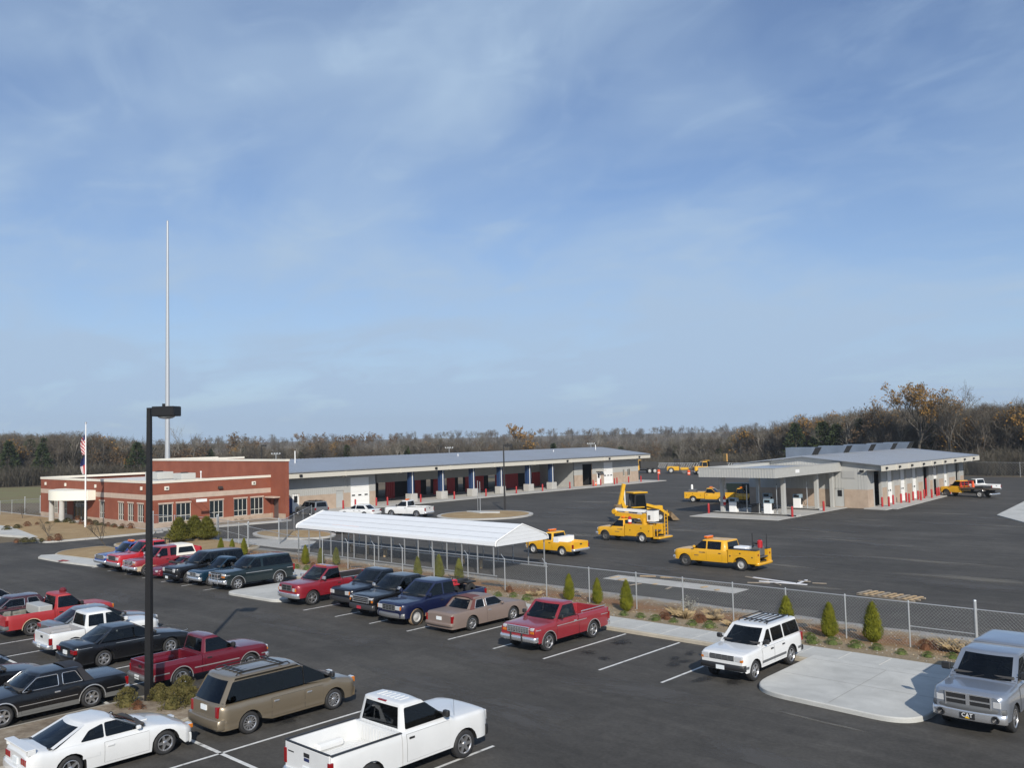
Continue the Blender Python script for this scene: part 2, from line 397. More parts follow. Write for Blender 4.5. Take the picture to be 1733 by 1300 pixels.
# concrete bulb islands between the parking bays
def bulb(name, pts):
    p = rpoly(pts, n=8)
    m = MB(); k = len(p)
    inn = []
    for i in range(k):
        a = Vector(p[i-1]); q = Vector(p[i]); b = Vector(p[(i+1) % k]); t = (b-a).normalized(); inn.append(tuple(q+Vector((-t.y, t.x))*0.16))
    m.v = [(x, y, -0.05) for x, y in p]+[(x, y, 0.125) for x, y in p]+[tuple(Vector(p[i])*0.8+Vector(inn[i])*0.2)+(0.155,) for i in range(k)]+[(x, y, 0.158) for x, y in inn]
    for ring in range(3):
        for i in range(k):
            j = (i+1) % k; m.f.append((ring*k+i, ring*k+j, (ring+1)*k+j, (ring+1)*k+i)); m.m.append(1)
    m.f.append(tuple(range(3*k, 4*k))); m.m.append(0)
    return struct(m.build(name, [CONCW, CONCW], smooth=35))
bulb('concrete_island', [(-15.25, 33.2, 0), (-15.2, 27.75, 1.5), (-9.55, 27.35, 1.3), (-9.35, 33.2, 0)][::1])
bulb('concrete_island', [(-48.1, 33.2, 0), (-48.05, 26.85, 0.9), (-42.75, 27.2, 0.9), (-42.7, 33.2, 0)])

JOINT = mat('dark_joint', (0.16, 0.155, 0.14), 0.95)
for x0, x1, y in ((-15.0, -9.5, 32.62), (-15.0, -9.55, 30.2), (-47.9, -42.9, 32.62), (-47.9, -42.9, 30.0)): struct(MB().sheet([(x0, y), (x1, y), (x1, y+0.014), (x0, y+0.014)], 0.1615).build('joint', JOINT))
for x, y0, y1 in ((-12.3, 27.7, 32.6), (-45.4, 27.2, 32.6)): struct(MB().sheet([(x, y0), (x+0.014, y0), (x+0.014, y1), (x, y1)], 0.1625).build('joint', JOINT))
# planting strip beyond the pavement: mulch, red clay bank, gravel edge
def strip_mat():
    m = bpy.data.materials.new('planting_strip_soil'); m.use_nodes = True; nt = m.node_tree; n = nt.nodes; L = nt.links; b = n['Principled BSDF']; b.inputs['Roughness'].default_value = 1.0; b.inputs['Specular IOR Level'].default_value = 0.1
    tc = n.new('ShaderNodeTexCoord'); sp = n.new('ShaderNodeSeparateXYZ'); L.new(tc.outputs['Object'], sp.inputs[0])
    nz = n.new('ShaderNodeTexNoise'); nz.inputs['Scale'].default_value = 0.9; nz.inputs['Detail'].default_value = 9; nz.inputs['Roughness'].default_value = 0.65; L.new(tc.outputs['Object'], nz.inputs['Vector'])
    a = n.new('ShaderNodeMath'); a.operation = 'MULTIPLY_ADD'; L.new(nz.outputs['Fac'], a.inputs[0]); a.inputs[1].default_value = 3.2; L.new(sp.outputs['Y'], a.inputs[2])
    mr = n.new('ShaderNodeMapRange'); mr.inputs['From Min'].default_value = 36.1; mr.inputs['From Max'].default_value = 42.1; L.new(a.outputs[0], mr.inputs['Value'])
    rp = n.new('ShaderNodeValToRGB'); e = rp.color_ramp.elements
    st = [(0.0, (0.25, 0.20, 0.135)), (0.22, (0.29, 0.23, 0.155)), (0.40, (0.26, 0.165, 0.085)), (0.52, (0.28, 0.135, 0.060)), (0.68, (0.25, 0.15, 0.08)), (0.80, (0.27, 0.21, 0.14)), (0.90, (0.30, 0.29, 0.27)), (1.0, (0.26, 0.26, 0.255))]
    while len(e) < len(st): e.new(0.5)
    for i, (p, c) in enumerate(st): e[i].position = p; e[i].color = (*c, 1)
    L.new(mr.outputs[0], rp.inputs[0])
    n2 = n.new('ShaderNodeTexNoise'); n2.inputs['Scale'].default_value = 9; n2.inputs['Detail'].default_value = 8; n2.inputs['Roughness'].default_value = 0.7; L.new(tc.outputs['Object'], n2.inputs['Vector'])
    m2 = n.new('ShaderNodeMapRange'); m2.inputs['From Min'].default_value = 0.3; m2.inputs['From Max'].default_value = 0.7; m2.inputs['To Min'].default_value = 0.68; m2.inputs['To Max'].default_value = 1.25; L.new(n2.outputs['Fac'], m2.inputs['Value'])
    vm = n.new('ShaderNodeVectorMath'); vm.operation = 'SCALE'; L.new(rp.outputs[0], vm.inputs[0]); L.new(m2.outputs[0], vm.inputs['Scale']); L.new(vm.outputs[0], b.inputs['Base Color'])
    bp = n.new('ShaderNodeBump'); bp.inputs['Strength'].default_value = 0.7; bp.inputs['Distance'].default_value = 0.05; L.new(n2.outputs['Fac'], bp.inputs['Height']); L.new(bp.outputs[0], b.inputs['Normal'])
    return m
STRIPM = strip_mat()
from mathutils import noise as MN
def strip_z(x, y):
    t = (y-YW1)/(40.3-YW1)
    return lerp(0.13, 0.012, sstep(0.15, 1, t)) - 0.05*math.exp(-((t-0.62)/0.16)**2) + 0.035*MN.noise((x*0.9, y*0.9, 0))*min(1, 4*t)*min(1, 6*(1-t))
mb = MB(); NX, NY = 260, 22; X0s, X1s = -66.0, 40.0
for j in range(NY+1):
    for i in range(NX+1):
        x = lerp(X0s, X1s, i/NX); y = lerp(YW1+0.0, 40.35, j/NY)
        if j == NY: y += 0.25*MN.noise((x*0.5, 3.1, 0)); z = 0.006
        else: z = strip_z(x, y)
        mb.v.append((x, y, z))
for j in range(NY):
    for i in range(NX):
        a = j*(NX+1)+i; mb.f.append((a, a+1, a+NX+2, a+NX+1)); mb.m.append(0)
struct(mb.build('planting_strip', STRIPM, smooth=80))
# gravel and straw scattered over the strip
mb = MB(); rg = random.Random(3)
for i in range(5200):
    x = rg.uniform(-64, 12); t = rg.random(); y = lerp(34.7, 40.2, t); s = rg.uniform(0.012, 0.05)
    if 0.3 < t < 0.72 and rg.random() < 0.6: continue
    z = strip_z(x, y); a = rg.uniform(0, 6.28)
    P = [(x+s*math.cos(a), y+s*math.sin(a), z), (x+s*math.cos(a+2.1), y+s*math.sin(a+2.1), z), (x+s*math.cos(a+4.2), y+s*math.sin(a+4.2), z), (x, y, z+s*0.9)]
    mb.add(P, [(0, 1, 3), (1, 2, 3), (2, 0, 3)], rg.choice((0, 0, 1, 2)))
stuff(mb.build('gravel', [mat('gravel_grey', (0.30, 0.29, 0.27), 0.95), mat('gravel_tan', (0.38, 0.30, 0.20), 0.95), mat('mulch_chip', (0.14, 0.095, 0.06), 1.0)]))
# lawns to the left of the strip
island('lawn', rpoly([(-66.0, 33.3, 0.3), (-66.0, 40.6, 1.0), (-80.5, 41.0, 2), (-81.0, 37.6, 2), (-79.6, 33.6, 1.5)], n=5), STRAW, crown=0.1)
island('lawn', rpoly([(-66.6, 28.9, 0.2), (-66.6, 32.4, 0.3), (-79.0, 32.9, 1.2), (-78.6, 29.3, 1.6), (-76.3, 27.8, 0.6)], n=5), STRAW, crown=0.15)
mb = MB(); mb.prism([(-66.6, 27.1), (-66.6, 28.9), (-76.3, 27.8), (-76.7, 27.0), (-75.6, 26.4), (-71.5, 26.5)][::1], -0.05, 0.14); struct(mb.build('concrete_walk', CONCW, fix=True))
mb = MB(); mb.sheet([G(96, 950, .146), G(113, 950.5, .146), G(118, 949, .146), G(106, 947.5, .146)], 0.146); struct(mb.build('red_ramp_tile', mat('red_tactile_paving', (0.30, 0.05, 0.04), 0.8)))
# lawn and walk in front of the office, road kerb
island('office_lawn', rpoly([(-86.2, 36.0, 2), (-86.3, 41.9, 0.3), (-121.5, 42.2, 0), (-150, 42.2, 0), (-150, 33.0, 0), (-108, 34.0, 0), (-92.5, 31.5, 1), (-87.0, 30.4, 2)][::1], n=5), STRAW, crown=0.15, kw=0.45, kerb=CONC)
mb = MB(); mb.prism([(-150, 30.6), (-99.5, 30.6), (-88.5, 32.9), (-92, 34.0), (-108, 35.0), (-150, 35.0)], -0.05, 0.16); struct(mb.build('office_walk', CONCW, fix=True))
mb = MB(); mb.prism([(-104.0, 34.8), (-102.2, 34.6), (-102.8, 38.5), (-105.4, 42.3), (-109, 42.3), (-105.5, 38.5)], -0.05, 0.175); struct(mb.build('entrance_path', CONCW, fix=True))
island('office_side_bed', rpoly([(-90.1, 42.6, 0), (-86.3, 42.6, 0.4), (-86.2, 47, 3), (-84.9, 54.4, 0.5), (-85.4, 56.2, 0.4), (-90.1, 56.2, 0)], n=5), MULCH, kw=1.1, kerb=CONC)
# islands in the yard
rc = Vector(G(821, 873)); island('round_island', [(rc.x+5.4*math.cos(a*math.pi/16), rc.y+5.4*math.sin(a*math.pi/16)) for a in range(32)], STRAW, crown=0.25, kw=0.45, kerb=CONC)
oc = Vector(G(497, 906)); island('oval_island', [(oc.x+5.2*math.cos(a*math.pi/16), oc.y+3.0*math.sin(a*math.pi/16)) for a in range(32)], STRAW, crown=0.2, kw=0.4, kerb=CONC)
mb = MB(); mb.prism([G(1687, 873), G(1733, 885.5), G(1800, 900), G(1800, 815), G(1733, 850)], -0.05, 0.08); struct(mb.build('concrete_slab', CONCW, fix=True))
mb = MB(); mb.prism([(-33.4, 43.9), (-24.5, 43.9), (-24.5, 45.5), (-33.4, 45.5)], -0.05, 0.012); struct(mb.build('concrete_strip', CONC))
mb = MB(); mb.prism([(-64.5, 41.2), (-62.0, 42.1), (-66.0, 45.8), (-70, 45.5), (-76.5, 41.4)][::-1], -0.05, 0.02); struct(mb.build('gate_slab', CONC, fix=True))

# lamp island between the two parked rows
island('lamp_island', rpoly([(-30.75, -6, 0), (-27.3, -6, 0), (-26.9, 14.2, 1.2), (-28.6, 16.0, 1.3), (-30.8, 14.6, 0.8)], n=6), MULCH, h=0.14, crown=0.08)

# painted lines
def stripe(a, b, w=0.105):
    a = Vector(a); b = Vector(b); d = (b-a).normalized(); s = Vector((-d.y, d.x))*w/2
    m = MB(); m.sheet([tuple(a-s), tuple(b-s), tuple(b+s), tuple(a+s)], 0.004); o = m.build('parking_line', STRIPE); return struct(o)
for k in range(9): stripe((-17.98-2.745*k, 26.85), (-17.98-2.745*k, 32.4))
for k in range(7): stripe((-50.3-2.68*k, 26.8), (-50.3-2.68*k, 32.4))
for xs in (-23.72, -20.92, -18.12, -15.35, -12.6): stripe((xs, 7.6), (xs, 18.5))
for px, py in ((227.6, 1126), (240.7, 1156), (119, 1118.3), (64, 1102.6), (47, 1083), (0, 1070.4)):
    xs = G(px, py)[0]; stripe((xs, 7.6), (xs, 18.4))
for xs in (-52.0, -54.7, -57.4): stripe((xs, 7.6), (xs, 18.4))
stripe((-26.6, 13.17), (-5, 13.17), 0.13); stripe((-60, 13.17), (-31.2, 13.17), 0.13)

# oil stains in the bays, worn and dusty marks on the asphalt
def stain_mat(name, col, thr):
    m = bpy.data.materials.new(name); m.use_nodes = True; n = m.node_tree.nodes; L = m.node_tree.links; b = n['Principled BSDF']; b.inputs['Base Color'].default_value = (*col, 1); b.inputs['Roughness'].default_value = 0.8
    out = n['Material Output']; tc = n.new('ShaderNodeTexCoord'); ln = n.new('ShaderNodeVectorMath'); ln.operation = 'LENGTH'; L.new(tc.outputs['Object'], ln.inputs[0])
    nz = n.new('ShaderNodeTexNoise'); nz.inputs['Scale'].default_value = 2.6; nz.inputs['Detail'].default_value = 7; nz.inputs['Roughness'].default_value = 0.7; L.new(tc.outputs['Object'], nz.inputs['Vector'])
    oi = n.new('ShaderNodeObjectInfo'); ad = n.new('ShaderNodeVectorMath'); ad.operation = 'ADD'; sc2 = n.new('ShaderNodeVectorMath'); sc2.operation = 'SCALE'; sc2.inputs[0].default_value = (37, 19, 5); L.new(oi.outputs['Random'], sc2.inputs['Scale']); L.new(tc.outputs['Object'], ad.inputs[0]); L.new(sc2.outputs[0], ad.inputs[1]); L.new(ad.outputs[0], nz.inputs['Vector'])
    sm = n.new('ShaderNodeMath'); sm.operation = 'SUBTRACT'; L.new(nz.outputs['Fac'], sm.inputs[0]); m2 = n.new('ShaderNodeMath'); m2.operation = 'MULTIPLY'; L.new(ln.outputs['Value'], m2.inputs[0]); m2.inputs[1].default_value = 0.42; L.new(m2.outputs[0], sm.inputs[1])
    mr = n.new('ShaderNodeMapRange'); mr.inputs['From Min'].default_value = 0.14; mr.inputs['From Max'].default_value = 0.42; mr.inputs['To Max'].default_value = thr; L.new(sm.outputs[0], mr.inputs['Value'])
    tr = n.new('ShaderNodeBsdfTransparent'); mx = n.new('ShaderNodeMixShader'); L.new(mr.outputs[0], mx.inputs[0]); L.new(tr.outputs[0], mx.inputs[1]); L.new(b.outputs[0], mx.inputs[2]); L.new(mx.outputs[0], out.inputs[0]); return m
OIL = stain_mat('oil_stain', (0.020, 0.019, 0.018), 0.75); DUST = stain_mat('dust_mark', (0.26, 0.24, 0.20), 0.42); WORN = stain_mat('worn_patch', (0.105, 0.10, 0.094), 0.6)
qd = MB().sheet([(-1, -1), (1, -1), (1, 1), (-1, 1)], 0).mesh('stain', OIL); qd2 = MB().sheet([(-1, -1), (1, -1), (1, 1), (-1, 1)], 0).mesh('stain', DUST); qd3 = MB().sheet([(-1, -1), (1, -1), (1, 1), (-1, 1)], 0).mesh('stain', WORN)
rg = random.Random(77); zst = 0.006
def stain(me, x, y, sx, sy, rz, nm):
    global zst
    zst += 0.00012; o = link(nm, me, None, (x, y, zst), rz, (sx, sy, 1)); struct(o)
for xs in (-19.4, -22.1, -24.9, -30.3, -16.6):
    for q in range(4): stain(qd, xs+rg.uniform(-0.7, 0.7), rg.uniform(28.0, 31.6), rg.uniform(0.25, 0.7), rg.uniform(0.25, 0.6), rg.uniform(0, 3), 'oil_stain')
for q in range(14): stain(qd, rg.uniform(-38, -13), rg.uniform(14, 18), rg.uniform(0.3, 0.8), rg.uniform(0.3, 0.7), rg.uniform(0, 3), 'oil_stain')
for q in range(16): stain(qd3, rg.uniform(-60, -8), rg.uniform(19, 27), rg.uniform(1.5, 4.5), rg.uniform(0.6, 1.6), rg.uniform(-0.3, 0.3), 'worn_patch')
for px, py, a, b in ((1420, 914, 4, 0.6), (1500, 923, 3, 0.4), (1648, 848, 1.6, 0.5), (1605, 870, 4, 0.6), (1442, 883, 1.6, 0.4), (1480, 881, 2.5, 0.4), (1700, 891, 3, 0.6), (1150, 898, 3, 0.5), (1020, 885, 4, 0.9), (960, 905, 5, 1.2), (1330, 958, 3, 0.5), (1380, 995, 2.5, 0.5), (1180, 985, 4, 0.8), (1640, 980, 6, 1.0), (1390, 900, 5, 0.5), (1560, 950, 6, 0.8), (700, 890, 5, 1), (1060, 835, 6, 1.6), (1000, 850, 6, 1.4)):
    stain(qd2, *G(px, py), a, b, rg.uniform(-0.25, 0.15), 'dust_mark')
for q in range(40): stain(qd3, rg.uniform(-80, -10), rg.uniform(48, 95), rg.uniform(2, 6), rg.uniform(0.6, 2.0), rg.uniform(-0.4, 0.4), 'worn_patch')
for px, py, a, b in ((1345, 1212, 0.9, 0.10), (1385, 1222, 1.1, 0.10), (1430, 1232, 1.0, 0.08)): stain(qd2, *G(px, py), a, b, -0.1, 'scuff_mark')
# ================================================================== BUILDINGS
BRICK = ramp_mat('red_brick', [(0.3, (0.205, 0.062, 0.037)), (0.5, (0.235, 0.074, 0.044)), (0.7, (0.265, 0.088, 0.053))], scale=0.5, detail=10, rough=0.9, bump=0.1, extra=[(12, 0.86, 1.12, 1, (1, 1, 3), 0)])
STONE = mat('cast_stone_band', (0.46, 0.36, 0.29), 0.9, var=0.10, vscale=1.5)
BLOCK = ramp_mat('split_face_block', [(0.3, (0.34, 0.26, 0.20)), (0.6, (0.42, 0.33, 0.255)), (0.8, (0.47, 0.37, 0.29))], scale=1.2, detail=9, rough=0.95, bump=0.3)
COPING = mat('ivory_coping', (0.70, 0.66, 0.57), 0.6, var=0.04)
ROOFW = mat('white_membrane_roof', (0.60, 0.60, 0.58), 0.8, var=0.12, vscale=0.3)
PANEL = mat('grey_metal_panel', (0.42, 0.42, 0.40), 0.55, 0.1, var=0.05, vscale=0.4)
PANELD = mat('canopy_panel', (0.44, 0.44, 0.42), 0.5, 0.1, var=0.05)
ROOFM = mat('galvalume_roof', (0.50, 0.52, 0.55), 0.42, 0.75, var=0.05, vscale=0.15)
CREAM = mat('cream_fascia', (0.56, 0.53, 0.46), 0.55)
DOORW = mat('white_sectional_door', (0.78, 0.78, 0.76), 0.5)
DOORG = mat('grey_steel_door', (0.40, 0.41, 0.40), 0.5)
REDW = mat('red_metal_panel', (0.42, 0.018, 0.020), 0.5, var=0.06)
BLUEC = mat('blue_column_paint', (0.016, 0.042, 0.115), 0.5)
FRAMEW = mat('window_frame', (0.60, 0.58, 0.52), 0.5)
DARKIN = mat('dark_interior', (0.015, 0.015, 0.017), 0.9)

def facade(m, org, ux, Ln, Hh, ops, bands, depth=0.18, hfun=None):
    # org corner, ux unit (x,y) along the wall; outward normal is (ux.y, -ux.x); ops (s0, s1, z0, z1); bands [(z0, mi)]
    org = Vector(org); ux = Vector((ux[0], ux[1], 0)); nn = Vector((ux.y, -ux.x, 0))
    S = sorted({0.0, Ln}|{o[0] for o in ops}|{o[1] for o in ops}); Z = sorted({0.0, Hh}|{o[2] for o in ops}|{o[3] for o in ops}|{b[0] for b in bands if b[0] < Hh})
    P = lambda s, z, d=0: org+ux*s+Vector((0, 0, z))-nn*d
    for s0, s1 in zip(S, S[1:]):
        for z0, z1 in zip(Z, Z[1:]):
            sm = (s0+s1)/2; zm = (z0+z1)/2
            if any(o[0] < sm < o[1] and o[2] < zm < o[3] for o in ops): continue
            mi = [b[1] for b in bands if b[0] <= zm][-1]
            m.add([P(s0, z0), P(s1, z0), P(s1, z1), P(s0, z1)], [(0, 1, 2, 3)], mi)
    for (s0, s1, z0, z1) in ops:
        mi = bands[0][1] if len(bands) == 1 else [b[1] for b in bands if b[0] <= (z0+z1)/2][-1]
        for a, b in (((s0, z0), (s0, z1)), ((s1, z1), (s1, z0)), ((s0, z1), (s1, z1)), ((s1, z0), (s0, z0))):
            m.add([P(*a), P(*b), P(*b, depth), P(*a, depth)], [(0, 1, 2, 3)], mi)
def window(parent, org, ux, s0, s1, z0, z1, cols, rows, inset=0.09, fw_=0.055, fm=FRAMEW, name='window', gm=None):
    org = Vector(org); ux = Vector((ux[0], ux[1], 0)); nn = Vector((ux.y, -ux.x, 0))
    P = lambda s, z, d: org+ux*s+Vector((0, 0, z))-nn*d
    m = MB()
    def bar(sa, sb, za, zb):
        c = P((sa+sb)/2, (za+zb)/2, inset); m.obox(c, ux*(sb-sa)/2, nn*0.035, Vector((0, 0, (zb-za)/2)))
    cs = [lerp(s0+fw_, s1-fw_, i/cols) for i in range(cols+1)]; rs = [z0+fw_]+[z0+(z1-z0)*r for r in rows]+[z1-fw_]
    bar(s0+0.002, s0+fw_, z0+0.002, z1-0.002); bar(s1-fw_, s1-0.002, z0+0.002, z1-0.002); bar(s0+fw_, s1-fw_, z0+0.002, z0+fw_); bar(s0+fw_, s1-fw_, z1-fw_, z1-0.002)
    for c in cs[1:-1]: bar(c-fw_*0.45, c+fw_*0.45, z0+fw_, z1-fw_)
    for r_ in rs[1:-1]: bar(s0+fw_, s1-fw_, r_-fw_*0.45, r_+fw_*0.45)
    f = m.build(name, fm, parent)
    for i in range(cols):
        for j in range(len(rs)-1):
            p = MB(); c = P((cs[i]+cs[i+1])/2, (rs[j]+rs[j+1])/2, inset+0.012); p.obox(c, ux*((cs[i+1]-cs[i])/2), nn*0.006, Vector((0, 0, (rs[j+1]-rs[j])/2)))
            p.build('pane', gm or BGLASS, f)
    return f

# ---------------- brick office
OX0, OX1, OY0, OY1 = -121.0, -90.2, 42.5, 56.4
off = empty('office_building', ((OX0+OX1)/2, OY0, 0)); inv = Matrix.Translation(-off.location)
tag(off, 'low red brick office with ivory coping, stone band and taller brick block behind', 'building')
class LB(MB):       # builds in world coordinates under a parent that only carries a translation
    def __init__(self, base): super().__init__(); self.base = base
    def build(self, name, mats, parent=None, smooth=None, fix=False):
        root = self.base; off_ = Vector(root.matrix_basis.translation) if root else Vector()
        self.v = [tuple(Vector(p)-off_) for p in self.v]
        return MB.build(self, name, mats, parent or root, smooth, fix)
bands = [(0.0, 2), (0.62, 0), (2.98, 1), (3.52, 0)]
winsX = [(43.15, 44.7), (45.05, 46.7), (48.85, 50.5), (51.75, 53.4), (53.8, 55.45)]
winsY = [(-116.7, -115.3), (-113.9, -112.5), (-103.3, -101.9), (-98.4, -97.0), (-96.05, -94.6), (-93.7, -92.2)]
WZ0, WZ1 = 0.62, 2.52
m = LB(off)
facade(m, (OX1, OY0, 0), (0, 1), OY1-OY0, 4.72, [(a-OY0, b-OY0, WZ0, WZ1) for a, b in winsX], bands)
facade(m, (OX0, OY0, 0), (1, 0), OX1-OX0, 4.72, [(a-OX0, b-OX0, WZ0, WZ1) for a, b in winsY]+[(-110.8-OX0, -106.6-OX0, 0.05, 2.7)], bands)
m.add([(OX0, OY1, 0), (OX0, OY0, 0), (OX0, OY0, 4.72), (OX0, OY1, 4.72)], [(0, 1, 2, 3)], 0)
m.build('wall', [BRICK, STONE, BLOCK])
lin = LB(off)
for a, b in winsX: lin = LB(off); lin.box(OX1-0.02, OX1+0.025, a-0.06, b+0.06, WZ1, WZ1+0.16); lin.build('lintel', STONE)
for a, b in winsY: lin = LB(off); lin.box(a-0.06, b+0.06, OY0-0.025, OY0+0.02, WZ1, WZ1+0.16); lin.build('lintel', STONE)
offv = -Vector(off.location)
for a, b in winsX: window(off, Vector((OX1, 0, 0))+offv, (0, 1), a, b, WZ0, WZ1, 3, [0.32])
for a, b in winsY: window(off, Vector((0, OY0, 0))+offv, (1, 0), a, b, WZ0, WZ1, 3, [0.32])
window(off, Vector((0, OY0, 0))+offv, (1, 0), -110.8, -106.6, 0.05, 2.7, 4, [0.75], inset=0.15, fm=DOORG, name='entrance_door')
m = LB(off)                 # inner dark behind glass
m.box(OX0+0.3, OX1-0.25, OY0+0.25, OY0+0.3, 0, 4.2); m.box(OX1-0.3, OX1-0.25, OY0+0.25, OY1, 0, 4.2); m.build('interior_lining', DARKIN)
m = LB(off)                 # parapet coping
cw = 0.32
m.box(OX0-0.05, OX1+0.05, OY0-0.05, OY0+cw, 4.72, 4.98); m.box(OX1-cw, OX1+0.05, OY0+cw, OY1, 4.72, 4.98); m.box(OX0-0.05, OX0+cw, OY0+cw, OY1, 4.72, 4.98)
m.build('coping', COPING)
m = LB(off)
m.box(OX0+cw, OX1-cw, OY0+cw, OY1-0.02, 4.2, 4.38); m.box(OX0+0.25, OX1-0.25, OY0+cw, OY0+cw+0.02, 4.38, 4.72); m.box(OX1-cw-0.02, OX1-cw, OY0+cw, OY1, 4.38, 4.72)
m.build('roof', ROOFW)
TX0, TX1, TY = -120.4, -87.15, 56.4     # taller block
m = LB(off)
facade(m, (TX0, TY, 0), (1, 0), TX1-TX0, 6.55, [(TX1-TX0-2.55, TX1-TX0-1.45, 0.1, 2.25)], [(0, 2), (0.66, 0)])
m.add([(TX0, TY+10, 0), (TX0, TY, 0), (TX0, TY, 6.55), (TX0, TY+10, 6.55)], [(0, 1, 2, 3)], 0)
m.add([(TX1, TY, 0), (TX1, TY+0.45, 0), (TX1, TY+0.45, 6.55), (TX1, TY, 6.55)], [(0, 1, 2, 3)], 0)
m.add([(TX1, TY+0.45, 0), (-113, TY+0.45, 0), (-113, TY+0.45, 6.55), (TX1, TY+0.45, 6.55)], [(0, 1, 2, 3)], 0)
m.add([(-113, TY+0.45, 0), (-113, TY+10, 0), (-113, TY+10, 6.55), (-113, TY+0.45, 6.55)], [(0, 1, 2, 3)], 0)
m.build('tall_wall', [BRICK, STONE, BLOCK])
m = LB(off); m.box(TX0-0.08, TX1+0.08, TY-0.08, TY+0.52, 6.55, 6.78); m.box(-113.3, -112.92, TY+0.52, TY+10.05, 6.55, 6.78); m.box(TX0-0.08, TX0+0.3, TY+0.52, TY+10.05, 6.55, 6.78); m.build('tall_coping', COPING)
m = LB(off); m.box(TX0+0.3, -113.3, TY+0.52, TY+10, 6.2, 6.3); m.build('tall_roof', ROOFW)
m = LB(off); m.box(TX1-2.5, TX1-1.5, TY+0.1, TY+0.16, 0.1, 2.22); m.build('side_door', mat('brown_door', (0.10, 0.075, 0.07), 0.5))
m = LB(off); m.bevbox(TX1-2.9, TX1-1.1, TY-0.9, TY-0.002, 2.42, 2.58, 0.02); m.build('door_awning', STONE)
m = LB(off)                 # curved entrance canopy on four columns
ccx = -108.7; arc = [(ccx-4.4+8.8*i/16, OY0-0.9-2.4*math.sin(math.pi*i/16)) for i in range(17)]
poly = [(ccx+4.4, OY0-0.01), (ccx-4.4, OY0-0.01)]+arc
poly = [(ccx-4.4, OY0-0.01)]+arc+[(ccx+4.4, OY0-0.01)]
m.prism(poly, 2.62, 3.72); m.build('entrance_canopy', mat('ivory_canopy', (0.78, 0.76, 0.66), 0.55), smooth=30, fix=True)
for px, py in ((-110.2, OY0-2.6), (-107.2, OY0-2.6)):
    m = LB(off); m.lathe([(0.34, 0.15), (0.30, 0.22), (0.28, 2.62)], 16, c=(px, py, 0)); m.build('column', CONC, smooth=40)
for a in (-119.2, -112.9, -104.2, -92.6):
    m = LB(off); m.bevbox(a-0.17, a+0.17, OY0-0.16, OY0-0.002, 3.98, 4.36, 0.03); m.build('wall_light', COPING)
for a in (44.0, 54.2):
    m = LB(off); m.bevbox(OX1+0.002, OX1+0.12, a-0.25, a+0.25, 3.95, 4.36, 0.03); o = m.build('wall_light', COPING)
    m = LB(off); m.box(OX1+0.121, OX1+0.15, a-0.1, a+0.12, 4.1, 4.22); m.build('camera_lens', BLACKM)
m = LB(off); m.bevbox(OX1+0.002, OX1+0.3, 49.8, 50.3, 3.75, 4.05, 0.05); m.build('floodlight', mat('bronze_metal', (0.05, 0.035, 0.03), 0.5))
m = LB(off); m.box(-88.3, -88.25, 46.3, 47.5, 2.62, 2.92); 
bs = m.build('hanging_sign', WHITE, None)
for a in (46.5, 47.3):
    m = LB(off); m.tube([(-90.19, a, 2.9), (-88.28, a, 2.88)], 0.02, 6); m.build('sign_arm', GALV)
for (x, y, z, a, b, c, lb) in ((-107.5, 51.5, 4.38, 3.4, 2.0, 1.0, 'large pale grey rooftop cooling unit on the office roof'), (-103.0, 52.5, 4.38, 2.2, 1.8, 0.85, 'smaller grey rooftop unit right of the large one on the office roof')):
    t = empty('rooftop_unit', (x, y, z)); tag(t, lb, 'cooling unit', 'cooling units on the office roof')
    MB().bevbox(-a/2, a/2, -b/2, b/2, 0.12, c, 0.04).build('cabinet', mat('unit_grey', (0.46, 0.46, 0.43), 0.5), t); MB().box(-a/2+0.1, a/2-0.1, -b/2+0.1, b/2-0.1, 0, 0.12).build('kerb', GALV, t)
    MB().lathe([(0.45, c), (0.45, c+0.1), (0.1, c+0.12)], 16).build('fan_guard', DARK, t)
t = empty('roof_vent_pipe', (-95.2, 50.5, 4.38)); MB().tube([(0, 0, 0), (0, 0, 1.2)], 0.05, 8).build('pipe', WHITE, t); MB().lathe([(0.09, 1.1), (0.09, 1.22), (0.02, 1.26)], 10).build('cap', WHITE, t); tag(t, 'thin white vent pipe standing on the office roof', 'vent pipe')
# planting beside the office is added with the vegetation

# ---------------- long garage
GX, GY0, GY1 = -94.9, 58.0, 136.4          # front wall plane and ends
EX = -93.1                                  # eave line
gar = empty('garage_building', (GX, GY0, 0)); tag(gar, 'long grey metal garage with open bays, blue columns and pale metal roof', 'building')
RX = -104.3; RZ = 6.35; BX = -116.5
m = LB(gar)                                 # roof: two slopes with thickness and standing seams
for (xa, za, xb, zb) in ((EX+0.15, 5.05, RX, RZ), (RX, RZ, BX, 5.05)):
    m.add([(xa, GY0-1, za), (xb, GY0-1, zb), (xb, GY1+1.2, zb), (xa, GY1+1.2, za), (xa, GY0-1, za-0.12), (xb, GY0-1, zb-0.12), (xb, GY1+1.2, zb-0.12), (xa, GY1+1.2, za-0.12)], [(0, 3, 2, 1), (4, 5, 6, 7), (0, 1, 5, 4), (1, 2, 6, 5), (2, 3, 7, 6), (3, 0, 4, 7)])
    for k in range(int((GY1-GY0+2)/0.6)):
        y = GY0-0.9+0.6*k; m.beam((xa, y, za+0.012), (xb, y, zb+0.012), 0.04, 0.05)
m.build('roof', ROOFM)
m = LB(gar); m.box(EX, EX+0.12, GY0-1, GY1+1.2, 4.27, 4.90); m.build('fascia', CREAM)
m = LB(gar); m.box(EX-0.02, EX+0.22, GY0-1, GY1+1.2, 4.88, 4.935); m.build('gutter', mat('dark_drip_edge', (0.10, 0.095, 0.09), 0.6))
